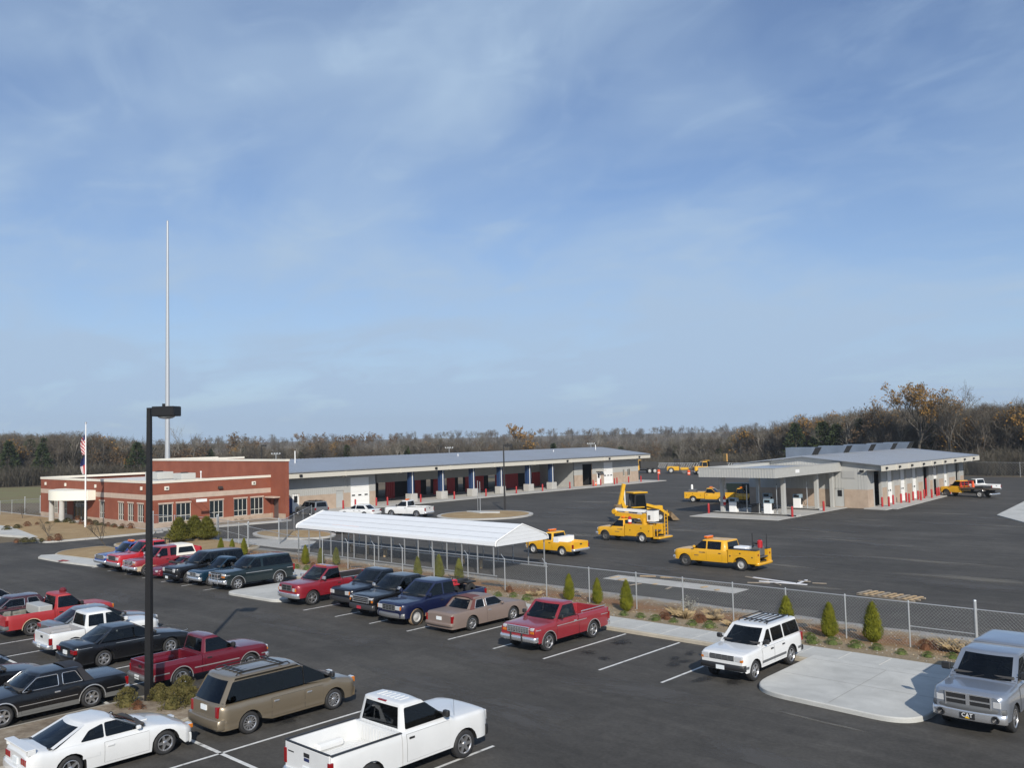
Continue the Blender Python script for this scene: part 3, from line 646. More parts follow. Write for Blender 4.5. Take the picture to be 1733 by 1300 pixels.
m = LB(gar); m.add([(EX, GY0-1, 4.36), (GX-6.5, GY0-1, 4.72), (GX-6.5, GY1+1.2, 4.72), (EX, GY1+1.2, 4.36)], [(0, 1, 2, 3)]); m.build('soffit', mat('soffit_metal', (0.30, 0.29, 0.27), 0.6))
bay0, bay1 = 75.5, 117.4
doors = [(62.3, 63.4, 0.12, 2.3, 'd'), (68.9, 70.1, 0.12, 2.3, 'g'), (71.2, 74.3, 0.12, 3.85, 'w'), (119.9, 122.6, 0.12, 3.75, 'k'), (123.9, 125.0, 0.12, 2.3, 'd'), (125.9, 128.6, 0.12, 3.85, 'w')]
wins = [(131.6, 132.2, 1.2, 2.4), (133.0, 133.9, 1.2, 2.4)]
m = LB(gar); bd = [(0, 1), (1.95, 0)]
facade(m, (GX, GY0-1.5, 0), (0, 1), bay0-GY0+1.5, 4.7, [(d[0]-GY0+1.5, d[1]-GY0+1.5, d[2], d[3]) for d in doors if d[0] < 80], bd)
m.build('front_wall', [PANEL, BLOCK]); m = LB(gar)
facade(m, (GX, bay1, 0), (0, 1), GY1-bay1, 4.7, [(d[0]-bay1, d[1]-bay1, d[2], d[3]) for d in doors if d[0] > 80]+[(a-bay1, b-bay1, c, d) for a, b, c, d in wins], bd)
facade(m, (GX, GY1, 0), (-1, 0), 21, 4.9, [], bd)
m.build('front_wall', [PANEL, BLOCK])
m = LB(gar); m.add([(GX, GY1+0.002, 4.85), (GX-21, GY1+0.002, 4.85), (RX, GY1+0.002, RZ-0.12)], [(0, 1, 2)]); m.build('gable', PANEL)
m = LB(gar)
for k in range(int((bay0-GY0)/0.3)): m.box(GX+0.001, GX+0.03, GY0-1.4+k*0.3, GY0-1.36+k*0.3, 1.98, 4.6) if not (70.9 < GY0-1.4+k*0.3 < 74.5) else None
stuff(m.build('panel_ribs', PANEL)); m = LB(gar)
for k in range(int((GY1-bay1)/0.3)):
    y = bay1+0.1+k*0.3
    if not any(d[0]-0.1 < y < d[1]+0.1 for d in doors if d[4] in 'wk') and not any(a-.1 < y < b+.1 for a, b, c, e in wins): m.box(GX+0.001, GX+0.03, y, y+0.04, 1.98, 4.6)
stuff(m.build('panel_ribs', PANEL))
for (a, b, c, d, k) in doors:
    mm = {'d': DOORW, 'g': DOORG, 'w': DOORW, 'k': DARKIN}[k]
    if k == 'w':
        t = LB(gar); t.box(GX-0.17, GX-0.12, a, b, c, d); p = t.build('door', mm)
        for j in range(6):
            t = LB(gar); z = c+(d-c)*j/6; t.box(GX-0.12, GX-0.09, a+0.02, b-0.02, z+0.015, z+(d-c)/6-0.015); t.build('door_panel', DOORW)
        for q in range(3):
            t = LB(gar); w_ = (b-a)/3; y = a+w_*(q+0.5); t.box(GX-0.09, GX-0.07, y-0.25, y+0.25, 1.45, 1.62); t.build('door_light', BLACKM)
    elif k == 'k':
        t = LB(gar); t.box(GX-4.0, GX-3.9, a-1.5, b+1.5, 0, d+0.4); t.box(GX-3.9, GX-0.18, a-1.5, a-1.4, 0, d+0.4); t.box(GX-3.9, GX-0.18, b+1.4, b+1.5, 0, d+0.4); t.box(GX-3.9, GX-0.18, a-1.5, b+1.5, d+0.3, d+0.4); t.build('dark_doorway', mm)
    else:
        t = LB(gar); t.box(GX-0.14, GX-0.09, a, b, c, d); t.build('door', mm)
        if k == 'd': t = LB(gar); t.box(GX-0.09, GX-0.07, a+0.35, b-0.25, 1.2, 2.0); t.build('door_light', BLACKM)
t = LB(gar); t.box(GX+0.005, GX+1.0, 123.6, 125.3, 2.42, 2.52); t.build('door_awning', CREAM)
for a, b, c, d in wins: window(gar, Vector((GX, 0, 0))-Vector(gar.location), (0, 1), a, b, c, d, 2, [])
# recessed bays
bx = GX-7.5
m = LB(gar); m.box(bx-0.2, bx, bay0, bay1, 2.5, 4.8); m.box(bx-0.2, GX, bay0-0.2, bay0-0.001, 0.1, 4.7); m.box(bx-0.2, GX, bay1+0.001, bay1+0.2, 0.1, 4.7); m.build('bay_back_wall', PANEL)
reds = [(653, 668), (703, 712), (734, 742), (757, 770), (788, 797), (804, 819), (839, 877), (901, 969)]
blks = []
prev = bay0
for a, b in reds:
    ya = max(bay0, onX(a, bx)); yb = min(bay1, onX(b, bx))
    blks.append((prev, ya)); prev = yb
    t = LB(gar); t.box(bx-0.12, bx+0.02, ya, yb, 0.1, 2.5); t.build('red_bay_door', REDW)
    t = LB(gar)
    for k in range(int((yb-ya)/0.35)): t.box(bx+0.021, bx+0.05, ya+0.15+0.35*k, ya+0.2+0.35*k, 0.1, 2.48)
    if t.v: t.build('door_ribs', REDW)
blks.append((prev, bay1))
for a, b in blks:
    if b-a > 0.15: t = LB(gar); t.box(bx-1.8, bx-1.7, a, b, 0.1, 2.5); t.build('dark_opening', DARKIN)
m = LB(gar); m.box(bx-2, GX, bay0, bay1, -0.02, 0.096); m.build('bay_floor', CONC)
colpx = [697.5, 749, 801, 848, 896, 935]
for px in colpx:
    y = onX(px, GX+0.9, 825)
    t = LB(gar); t.bevbox(GX+0.15, GX+1.35, y-0.6, y+0.6, 0.1, 1.22, 0.04); cb = t.build('column_base', CONC)
    t = LB(gar); t.bevbox(GX+0.4, GX+1.0, y-0.45, y+0.3, 1.221, 4.40, 0.02); t.build('blue_column', BLUEC)
    t = LB(gar); t.tube([(GX+1.12, y-0.12, 1.22), (GX+1.12, y-0.12, 4.36)], 0.07, 8); t.build('downpipe', mat('pale_downpipe', (0.62, 0.62, 0.60), 0.5))
for k in range(9):
    y = GY0+2+k*9.1
    t = LB(gar); t.beam((EX+0.05, y, 4.28), (EX-0.9, y, 4.0), 0.09); t.box(EX+0.121, EX+0.17, y-0.09, y+0.09, 4.24, 4.92); t.build('gutter_bracket', CREAM)
for y in (62.3, 84.5, 113.5, 125, 134):
    t = LB(gar); t.bevbox(EX+0.122, EX+0.3, y-0.2, y+0.2, 4.42, 4.72, 0.03); t.build('eave_light', BLACKM)
for y, h in ((66.5, 1.6), (131, 1.0), (119.0, 0.35), (96.0, 0.35)):
    t = LB(gar); x = -100.5; z = lerp(5.05, RZ, (EX-x)/(EX-RX)); t.tube([(x, y, z-0.05), (x, y, z+h)], 0.06, 8); t.build('roof_vent', WHITE)
mb = MB(); mb.prism([(GX-0.3, 64.5), (-90.9, 64.5), (-90.9, 139.5), (GX-6, 139.5), (GX-6, 136.5), (GX-0.3, 136.5)][::1], -0.05, 0.1); struct(mb.build('garage_apron', CONC, fix=True))
vm = empty('vending_machine', (-94.25, 61.2, 0)); tag(vm, 'dark blue drinks vending machine beside the garage corner door', 'vending machine')
MB().bevbox(-0.4, 0.4, -0.5, 0.5, 0.02, 1.85, 0.03).build('cabinet', mat('vending_blue', (0.012, 0.025, 0.09), 0.35), vm)
MB().box(0.401, 0.41, -0.46, 0.1, 0.3, 1.8).build('front_panel', mat('vending_print', (0.02, 0.05, 0.22), 0.3), vm)
for z, c in ((1.35, (0.55, 0.03, 0.03)), (1.12, (0.8, 0.8, 0.8)), (0.9, (0.03, 0.10, 0.5))):
    MB().add([(0.412, -0.4+0.44*i/8, z+0.09*math.sin(i/8*6.28)) for i in range(9)]+[(0.412, -0.4+0.44*i/8, z+0.15+0.09*math.sin(i/8*6.28)) for i in range(9)], [(i, i+1, i+10, i+9) for i in range(8)]).build('swoosh_print', mat('swoosh_%d' % int(z*100), c, 0.4), vm)

# ---------------- maintenance shop on the right
SX0, SX1, SY0, SY1 = -52.4, -38.2, 98.4, 132.6
shop = empty('shop_building', (SX1, SY0, 0)); tag(shop, 'grey metal maintenance shop with a row of white doors and red bollards', 'building')
SRX, SRZ, SEX, SEZ = -45.3, 5.80, -36.4, 4.82
m = LB(shop)
for (xa, za, xb, zb) in ((SEX+0.1, SEZ, SRX, SRZ), (SRX, SRZ, -54.2, SEZ)):
    m.add([(xa, SY0-0.6, za), (xb, SY0-0.6, zb), (xb, SY1+0.8, zb), (xa, SY1+0.8, za), (xa, SY0-0.6, za-0.1), (xb, SY0-0.6, zb-0.1), (xb, SY1+0.8, zb-0.1), (xa, SY1+0.8, za-0.1)], [(0, 3, 2, 1), (4, 5, 6, 7), (0, 1, 5, 4), (1, 2, 6, 5), (2, 3, 7, 6), (3, 0, 4, 7)])
    for k in range(int((SY1-SY0)/0.6)): y = SY0-0.4+0.6*k; m.beam((xa, y, za+0.012), (xb, y, zb+0.012), 0.04, 0.05)
m.build('roof', ROOFM)
m = LB(shop); m.box(SEX-0.02, SEX+0.1, SY0-0.6, SY1+0.8, 4.12, 4.7); m.build('fascia', CREAM)
m = LB(shop); m.add([(SEX, SY0-0.6, 4.18), (SX1, SY0-0.6, 4.18), (SX1, SY1+0.8, 4.18), (SEX, SY1+0.8, 4.18)], [(0, 1, 2, 3)]); m.build('soffit', MATS['soffit_metal'])
m = LB(shop)
facade(m, (SX0, SY0, 0), (1, 0), SX1-SX0, 4.3, [(10.45, 11.55, 0.12, 2.15)], [(0, 1), (2.05, 0)], depth=0.12)
tp = lambda x: SRZ-(SRZ-SEZ)*abs(x-SRX)/8.9-0.12
m.add([(SX0, SY0, 4.3), (SX1, SY0, 4.3), (SX1, SY0, tp(SX1)), (SRX, SY0, tp(SRX)), (SX0, SY0, tp(SX0))], [(0, 1, 2, 3, 4)], 0)
m.add([(SX1, SY0-0.0, 4.19), (SEX, SY0-0.0, 4.19), (SEX, SY0, tp(SEX)), (SX1, SY0, tp(SX1))], [(0, 1, 2, 3)], 0)
sd_ = [(100.2, 102.3, 'k'), (104.3, 106.1, 'w'), (108.4, 110.2, 'w'), (112.4, 114.1, 'w'), (116.3, 118.3, 'k'), (120.0, 121.8, 'h'), (124.2, 125.9, 'w'), (129.0, 130.6, 'k')]
facade(m, (SX1, SY0, 0), (0, 1), SY1-SY0, 4.6, [(a-SY0, b-SY0, 0.12, 4.0) for a, b, k in sd_], [(0, 1), (2.05, 0)], depth=0.25)
facade(m, (SX1, SY1, 0), (-1, 0), SX1-SX0, 4.6, [], [(0, 1), (2.05, 0)]); facade(m, (SX0, SY1, 0), (0, -1), SY1-SY0, 4.6, [], [(0, 1), (2.05, 0)])
m.build('wall', [PANEL, BLOCK])
m = LB(shop)
for k in range(int((SX1-SX0)/0.32)):
    x = SX0+0.1+0.32*k
    if abs(x+40.25) > 0.8: m.box(x, x+0.05, SY0-0.03, SY0-0.001, 2.08, tp(x)-0.03)
stuff(m.build('panel_ribs', PANEL))
for a, b, k in sd_:
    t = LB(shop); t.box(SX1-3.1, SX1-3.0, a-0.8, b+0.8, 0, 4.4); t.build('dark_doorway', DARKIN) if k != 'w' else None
    if k in 'wh':
        z0 = 0.12 if k == 'w' else 2.1
        t = LB(shop); t.box(SX1-0.24, SX1-0.2, a, b, z0, 4.0); t.build('door', DOORW)
        for j in range(6 if k == 'w' else 3):
            n_ = 6 if k == 'w' else 3; z = z0+(4.0-z0)*j/n_; t = LB(shop); t.box(SX1-0.2, SX1-0.17, a+0.02, b-0.02, z+0.015, z+(4.0-z0)/n_-0.015); t.build('door_panel', DOORW)
        zz = 1.5 if k == 'w' else 3.5
        for q in (0.3, 0.7):
            t = LB(shop); y = lerp(a, b, q); t.box(SX1-0.17, SX1-0.15, y-0.2, y+0.2, zz, zz+0.17); t.build('door_light', BLACKM)
    t = LB(shop)
    for y in (a-0.22, b+0.02): t.box(SX1+0.002, SX1+0.06, y, y+0.2, 0.1, 4.2)
    t.build('door_jamb', PANEL)
t = LB(shop); t.box(SX1+0.005, SX1+0.04, 117.0, 117.35, 0.2, 2.4); t.build('red_cabinet', REDW)
t = LB(shop); t.box(-41.93, -40.87, SY0+0.05, SY0+0.1, 0.12, 2.13); dd = t.build('door', DOORG)
t = LB(shop); t.box(-41.6, -41.1, SY0+0.03, SY0+0.05, 1.25, 1.95); t.build('door_light', BLACKM)
t = LB(shop); t.bevbox(-41.0, -39.55, SY0-0.06, SY0-0.035, 3.28, 4.1, 0.01); t.build('wall_louvre', mat('louvre_grey', (0.34, 0.34, 0.33), 0.6))
t = LB(shop); t.bevbox(-38.9, -38.5, SY0-0.35, SY0-0.032, 4.0, 4.2, 0.03); t.build('wall_lamp', BLACKM)
for k in range(9):
    y = SY0+0.5+k*3.95
    t = LB(shop); t.bevbox(SEX+0.101, SEX+0.3, y-0.16, y+0.16, 4.32, 4.55, 0.03); t.build('eave_light', BLACKM)
    if k: t = LB(shop); t.box(SEX+0.101, SEX+0.16, y-0.9, y-0.75, 4.08, 4.72); t.build('gutter_bracket', CREAM)
for k, y in enumerate((100.2, 109.3, 117.2, 125.1, 131.4)):        # big galvanised roof hoods
    h = 1.15; t = empty('roof_hood', (-46.5, y+0.9, 5.55), -math.pi/2); tag(t, 'galvanised scoop-shaped roof ventilator, %s from the fuel canopy' % ORD[k], 'roof ventilator', 'roof ventilators on the shop')
    mm_ = MB(); mm_.add([(-0.9, -1.95, 0), (0.9, -1.95, 0), (0.9, 1.1, 0), (-0.9, 1.1, 0), (-0.9, -1.95, h), (0.9, -1.95, h), (0.9, 1.75, h), (-0.9, 1.75, h)], [(4, 5, 6, 7), (0, 1, 5, 4), (1, 2, 6, 5), (3, 0, 4, 7)])
    mm_.build('cowl', mat('hood_galvanised', (0.36, 0.40, 0.45), 0.35, 0.8, var=0.15, vscale=0.8), t); MB().add([(-0.88, 1.09, 0.05), (0.88, 1.09, 0.05), (0.88, 1.7, h-0.05), (-0.88, 1.7, h-0.05)], [(0, 1, 2, 3)]).build('outlet_screen', DARK, t)
    MB().box(-0.7, 0.7, -1.8, 1.0, -0.5, 0.0).build('upstand', GALV, t)
mb = MB(); mb.prism([(SX1-0.2, 97.6), (-35.9, 97.2), (-35.9, 99.0), (-35.3, 98.9), (-37.2, 129.5), (-38.6, 131.5)], -0.05, 0.1); struct(mb.build('shop_apron', CONC, fix=True))

# ---------------- fuel canopy
KX0, KX1, KY0, KY1 = -49.7, -41.05, 82.4, 98.35
can = empty('fuel_canopy', ((KX0+KX1)/2, KY0, 0)); tag(can, 'flat grey fuel station canopy with ribbed metal fascia on square columns', 'canopy')
m = LB(can); m.box(KX0, KX1, KY0, KY0+0.1, 4.06, 5.0); m.box(KX1-0.1, KX1, KY0+0.1, KY1, 4.06, 5.0); m.box(KX0, KX0+0.1, KY0+0.1, KY1, 4.06, 5.0); m.build('fascia', PANELD)
m = LB(can)
for k in range(29): x = KX0+0.05+k*0.3; m.box(x, x+0.06, KY0-0.03, KY0-0.001, 4.08, 4.98)
for k in range(53): y = KY0+0.1+k*0.3; m.box(KX1+0.001, KX1+0.012, y, y+0.04, 4.08, 4.98)
m.build('fascia_ribs', PANELD)
m = LB(can); m.box(KX0-0.03, KX1+0.03, KY0-0.04, KY0+0.16, 5.0, 5.06); m.box(KX1-0.16, KX1+0.03, KY0+0.16, KY1, 5.0, 5.06); m.box(KX0-0.03, KX0+0.16, KY0+0.16, KY1, 5.0, 5.06); m.build('edge_trim', PANEL)
m = LB(can); m.box(KX0+0.1, KX1-0.1, KY0+0.1, KY1, 4.62, 4.72); m.build('roof', ROOFM)
m = LB(can); m.box(KX0+0.1, KX1-0.1, KY0+0.1, KY1, 4.05, 4.09); m.build('ceiling', PANEL)
for px, py in ((-49.1, 86.2), (-42.2, 86.4), (-49.1, 94.3), (-42.2, 94.3), (-42.0, 97.9)):
    t = LB(can); t.bevbox(px-0.2, px+0.2, py-0.2, py+0.2, 0.06, 4.06, 0.02); c_ = t.build('column', PANEL)
t = LB(can); t.box(KX1+0.013, KX1+0.03, 86.9, 87.8, 4.38, 4.72); t.build('clearance_sign', WHITE)
mb = MB(); mb.prism([(-50.2, 81.2), (-40.5, 81.6), (-40.5, 98.3), (-50.2, 98.3)], -0.05, 0.06); struct(mb.build('fuel_pad', CONC))
for (xa, xb, y) in ((-50.1, -40.6, 85.7), (-50.0, -41.7, 93.5)):
    mb = MB(); mb.box(xa, xb, y, y+1.2, 0.0, 0.2, 0); mb.box(xa-0.03, xb+0.03, y-0.03, y-0.002, 0.0, 0.18, 1); mb.box(xa, xb, y+1.202, y+1.23, 0, 0.18, 1); struct(mb.build('pump_kerb', [CONC, BLACKM]))
for k, (x, y, lb) in enumerate(((-47.8, 86.2, 'white fuel pump under the near left end of the canopy'), (-43.75, 86.1, 'white fuel pump under the near right end of the canopy'), (-44.3, 94.1, 'white fuel pump on the rear island near the shop wall'), (-47.9, 94.1, 'shaded fuel pump on the rear island left of the other'))):
    t = empty('fuel_pump', (x, y, 0.2)); tag(t, lb, 'fuel pump', 'fuel pumps under the canopy')
    MB().bevbox(-0.42, 0.42, -0.3, 0.3, 0, 1.05, 0.03).build('cabinet', WHITE, t); MB().bevbox(-0.45, 0.45, -0.32, 0.32, 1.055, 1.5, 0.04).build('display_head', mat('pump_blue_grey', (0.22, 0.30, 0.36), 0.4), t)
    MB().box(-0.3, 0.3, -0.335, -0.322, 1.15, 1.4).build('display', BLACKM, t); MB().box(0.422, 0.5, -0.12, 0.12, 0.4, 1.1).build('nozzle_boot', DARK, t)
    MB().tube([(0.5, 0, 1.0), (0.75, 0, 0.6), (0.85, 0, 0.25), (1.05, 0, 0.5), (1.1, 0, 1.3), (1.15, 0, 2.6)], 0.025, 6).build('hose', BLACKM, t)
for k, (x, y) in enumerate(((-48.9, 86.3), (-46.3, 86.3), (-44.9, 86.3), (-42.9, 86.3), (-46.2, 94.1), (-43.2, 94.1))):
    t = empty('hose_mast', (x, y, 0.2)); tag(t, 'slim steel hose mast under the canopy, %s from the left on the %s island' % (ORD[k if k < 4 else k-4], 'near' if k < 4 else 'rear'), 'mast', 'hose masts under the canopy')
    MB().tube([(0, 0, 0), (0, 0, 2.9)], 0.05, 8).build('tube', GALV, t); MB().lathe([(0.12, 0), (0.12, 0.04)], 8, close=True).build('foot', GALV, t)
t = empty('waste_bin', (-45.3, 86.4, 0.2)); tag(t, 'black waste bin between the near fuel pumps', 'bin'); MB().bevbox(-0.4, 0.4, -0.35, 0.35, 0, 0.75, 0.03).build('body', TRIMB, t); MB().bevbox(-0.43, 0.43, -0.38, 0.38, 0.752, 0.95, 0.05).build('lid', TRIMB, t)
t = empty('storage_tank', (-54.0, 100.9, 0)); tag(t, 'dark green box-shaped storage tank beside the fuel canopy', 'tank')
MB().bevbox(-2.4, 2.2, -1.0, 1.0, 0.25, 2.35, 0.05).build('shell', mat('dark_green_steel', (0.012, 0.022, 0.018), 0.5), t); MB().box(-2.2, -1.9, -0.9, 0.9, 0, 0.25).box(1.7, 2.0, -0.9, 0.9, 0, 0.25).build('skid', DARK, t); MB().box(-0.4, -0.1, -1.03, -1.0, 1.4, 1.65).build('notice', PLATE, t)
t = empty('fire_extinguisher', (-48.75, 85.95, 0.9)); tag(t, 'red fire extinguisher with white label on the canopy column', 'extinguisher'); MB().lathe([(0.12, 0), (0.15, 0.1), (0.15, 0.8), (0.05, 0.95), (0.05, 1.05)], 12).build('cylinder', REDP, t); MB().lathe([(0.153, 0.35), (0.153, 0.6)], 12).build('label_band', WHITE, t)

# ---------------- bollards
bmesh_ = MB().lathe([(0.115, -0.02), (0.115, 0.98), (0.09, 1.06), (0.0, 1.09)], 12).mesh('bollard', REDP, 40)
def bollard(x, y, lb, grp, z=0.1):
    o = link('bollard', bmesh_, None, (x, y, z)); tag(o, lb, 'bollard', grp)
gy = [68.6, 70.5, 73.9, 75.2, 81.0, 87.3, 93.7, 100.3, 106.4, 113.2, 119.4, 122.4, 125.4, 127.1, 130.6, 133.4, 139.0]
for k, y in enumerate(gy): bollard(-93.0 if k < 3 or k in (11, 13, 14) else -92.3, y, 'red bollard on the garage apron, %s counted from the office end' % ORD[k], 'bollards along the garage', 0.1)
sy = [(-38.4+1.0, 100.3), (-37.0, 101.2), (-37.5, 103.9), (-37.5, 106.4), (-36.8, 107.0), (-37.5, 108.1), (-37.5, 110.4), (-36.9, 111.2), (-37.5, 112.1), (-37.5, 114.3), (-37.0, 115.4), (-37.4, 118.6), (-37.5, 119.7), (-37.1, 122.1), (-37.4, 123.8), (-37.4, 126.2), (-37.6, 128.7), (-37.6, 131.0)]
for k, (x, y) in enumerate(sy): bollard(x, y, 'red bollard before the shop doors, %s from the near corner' % ORD[k], 'bollards along the shop')
for (x, y, lb) in ((-50.1, 84.9, 'red bollard at the near left corner of the fuel pad'), (-40.75, 85.2, 'red bollard at the near right corner of the fuel pad'), (-40.85, 92.9, 'red bollard on the right edge of the fuel pad near the shop')): bollard(x, y, lb, 'bollards around the fuel pad', 0.05)
# ================================================================== VEHICLES
def paint(name, col, metal=0.0, rough=0.38, coat=0.9):
    return mat(name, col, rough, metal, coat, var=0.05, vscale=1.2)
WHEELS = {}; GREYR = mat('dark_rim', (0.10, 0.10, 0.10), 0.5)
def wheel_meshes(r, tw, rr, style):
    k = (round(r, 3), round(tw, 3), round(rr, 3), style)
    if k in WHEELS: return WHEELS[k]
    h = tw/2
    ty = MB().lathe([(rr, -h+0.01), (r-0.045, -h), (r-0.012, -h+0.02), (r, -h+0.05), (r, h-0.05), (r-0.012, h-0.02), (r-0.045, h), (rr+0.012, h-0.004), (rr, h-0.02)], 28, 'y')
    tym = ty.mesh('tyre', [RUBBER], 50); fixn(tym)
    hub = MB().lathe([(rr, h-0.10), (0.02, h-0.10)], 20, 'y').lathe([(rr, h-0.015), (rr, h-0.10)], 20, 'y').mesh('wheel', [DARK])
    rm = MB()
    rm.lathe([(rr+0.008, h-0.006), (rr-0.012, h-0.002), (rr-0.03, h-0.03)], 24, 'y')
    if style == 'steel':
        rm.lathe([(rr-0.03, h-0.03), (rr*0.78, h-0.055), (rr*0.55, h-0.03), (rr*0.42, h-0.012), (rr*0.30, h-0.006), (rr*0.28, h+0.012), (0.01, h+0.016)], 24, 'y')
    elif style == 'dually':
        rm.lathe([(rr-0.03, h-0.03), (rr*0.85, h-0.10), (rr*0.45, h-0.09), (rr*0.35, h-0.05), (0.01, h-0.045)], 20, 'y')
    else:
        ns = {'spoke5': 5, 'spoke6': 6, 'spoke12': 12}[style]
        for q in range(ns):
            a = 2*math.pi*q/ns; d = Vector((math.cos(a), 0, math.sin(a))); s = Vector((-math.sin(a), 0, math.cos(a)))
            w0 = rr*(0.20 if ns < 8 else 0.085); w1 = rr*(0.13 if ns < 8 else 0.065); ra, rb = rr*0.18, rr-0.02
            P = [d*ra-s*w0+Vector((0, h-0.03, 0)), d*ra+s*w0+Vector((0, h-0.03, 0)), d*rb+s*w1+Vector((0, h-0.018, 0)), d*rb-s*w1+Vector((0, h-0.018, 0)),
                 d*ra-s*w0+Vector((0, h-0.07, 0)), d*ra+s*w0+Vector((0, h-0.07, 0)), d*rb+s*w1+Vector((0, h-0.07, 0)), d*rb-s*w1+Vector((0, h-0.07, 0))]
            rm.add(P, [(0, 1, 2, 3), (0, 4, 5, 1), (1, 5, 6, 2), (2, 6, 7, 3), (3, 7, 4, 0)])
        rm.lathe([(rr*0.27, h-0.06), (rr*0.25, h-0.015), (rr*0.16, h-0.006), (0.005, h-0.004)], 16, 'y')
    rmm = rm.mesh('rim', [STEELW if style == 'steel' else (GREYR if style == 'dually' else ALLOY)], 35); fixn(rmm)
    WHEELS[k] = (hub, tym, rmm); return WHEELS[k]
def add_wheel(root, x, y, r, tw, rr, style):
    hub, ty, rm = wheel_meshes(r, tw, rr, style)
    w = link('wheel', hub, root, (x, y, r), 0.0 if y > 0 else math.pi)
    link('tyre', ty, w); link('rim', rm, w)
    return w

class Veh:
    """x forward, y left, z up, origin on the ground between the axles"""
    def __init__(s, **k):
        s.wb = 2.8; s.fo = 0.85; s.ro = 1.0; s.hw = 0.92; s.sill = 0.30; s.r = 0.34; s.tw = 0.22; s.rr = None; s.style = 'spoke5'
        s.zm = 0.72; s.tl = 0.05; s.tu = 0.05; s.rc = 0.09; s.crown = 0.03; s.two = None; s.twom = None; s.Ra = None; s.nose = 0.10; s.tail = 0.08
        s.__dict__.update(k)
        s.rr = s.rr or s.r*(0.66 if s.style.startswith('spoke') else 0.58); s.Ra = s.Ra or s.r+0.075
        s.xf = s.wb/2+s.fo; s.xr = -s.wb/2-s.ro; s.ax = (s.wb/2, -s.wb/2)
    def top(s, x): return interp(s.prof, x)
    def hwid(s, x):
        w = s.hw
        df = s.xf-x; dr = x-s.xr
        if df < 0.30: w -= s.nose*(1-max(0, df)/0.30)**2
        if dr < 0.25: w -= s.tail*(1-max(0, dr)/0.25)**2
        return w
    def bottom(s, x):
        b = s.sill
        for i, a in enumerate(s.ax):
            d = x-a
            if abs(d) < s.Ra: b = max(b, s.r+math.sqrt(s.Ra**2-d*d)-0.01)
        if s.xf-x < 0.12: b = max(b, s.sill+0.06)
        return b
    def side(s, x, z):
        w = s.hwid(x); T = s.top(x)
        zm = min(s.zm, T-0.05)
        if z < zm: return w-s.tl*((zm-z)/zm)**2
        return w-s.tu*((z-zm)/max(0.08, T-zm))**2
    def ring(s, x):
        b = s.bottom(x); T = s.top(x); rc = min(s.rc, (T-b)*0.4); zs = T-rc
        P = [(0, b), (s.side(x, b)-0.22, b), (s.side(x, b), b)]
        for f in (0.25, 0.5, 0.75, 1.0): z = lerp(b, zs, f); P.append((s.side(x, z), z))
        ys = P[-1][0]
        for a in (30, 60, 90): P.append((ys-rc+rc*math.cos(R(a)), zs+rc*math.sin(R(a))))
        P.append(((ys-rc)*0.55, T+s.crown*0.75)); P.append((0, T+s.crown))
        return P
    def stations(s, xa, xb):
        st = {xa, xb}
        for a in s.ax:
            for t in range(0, 181, 18): st.add(a+s.Ra*math.cos(R(t)))
        for (x, z) in s.prof: st.add(x)
        for d in (0.0, 0.03, 0.08, 0.16, 0.30): st.add(s.xf-d); st.add(s.xr+d)
        x = xa
        while x < xb: st.add(x); x += 0.35
        st = sorted(x for x in st if xa-1e-6 <= x <= xb+1e-6); out = [st[0]]
        for x in st[1:]:
            if x-out[-1] > 0.012: out.append(x)
        return out
    def body_mesh(s, xa, xb):
        st = s.stations(xa, xb); m = MB(); n = None
        for x in st:
            h = s.ring(x); full = [(x, y, z) for y, z in h]+[(x, -y, z) for y, z in reversed(h[1:-1])]
            n = len(full); m.v += full
        k = len(s.ring(st[0]))
        for i in range(len(st)-1):
            for j in range(n):
                a = i*n+j; b = i*n+(j+1) % n
                jj = j if j < k-1 else n-1-j
                zc = (m.v[a][2]+m.v[b][2]+m.v[a+n][2]+m.v[b+n][2])/4
                mi = 1 if jj < 2 else (2 if (s.two and zc < s.two) else 0)
                m.f.append((a, b, b+n, a+n)); m.m.append(mi)
        m.f.append(tuple(range(n))); m.m.append(0); o = (len(st)-1)*n; m.f.append(tuple(o+i for i in reversed(range(n)))); m.m.append(0)
        return m
    def patch(s, x0, x1, z0, z1, off, sgn, nx=3, nz=6):
        m = MB()
        for i in range(nx+1):
            for j in range(nz+1):
                x = lerp(x0, x1, i/nx); z = lerp(z0, z1, j/nz); m.v.append((x, sgn*(s.side(x, z)+off), z))
        for i in range(nx):
            for j in range(nz):
                a = i*(nz+1)+j; q = (a, a+nz+1, a+nz+2, a+1); m.f.append(q if sgn < 0 else q[::-1]); m.m.append(0)
        return m

def outline(xF, xR, w, bf, brr, c=0.06):
    P = []
    for i in range(7): t = -1+2*i/6; P.append((xF+bf*(1-t*t)-bf, t*(w-c)))
    P.append((xF-c-bf*0.3, w)); 
    for f in (0.25, 0.5, 0.75): P.append((lerp(xF-c, xR+c, f), w))
    P.append((xR+c, w))
    for i in range(7): t = 1-2*i/6; P.append((xR-brr*(1-t*t)+brr, t*(w-c)))
    P.append((xR+c, -w))
    for f in (0.75, 0.5, 0.25): P.append((lerp(xF-c, xR+c, f), -w))
    P.append((xF-c-bf*0.3, -w))
    return P
def orient(m, d):
    # make every face of a thin patch look towards d
    d = Vector(d)
    for i, f in enumerate(m.f):
        p = [Vector(m.v[k]) for k in f]; nn = sum((p[k].cross(p[(k+1) % len(p)]) for k in range(len(p))), Vector())
        if nn.dot(d) < 0: m.f[i] = tuple(reversed(f))
    return m
from mathutils.geometry import tessellate_polygon
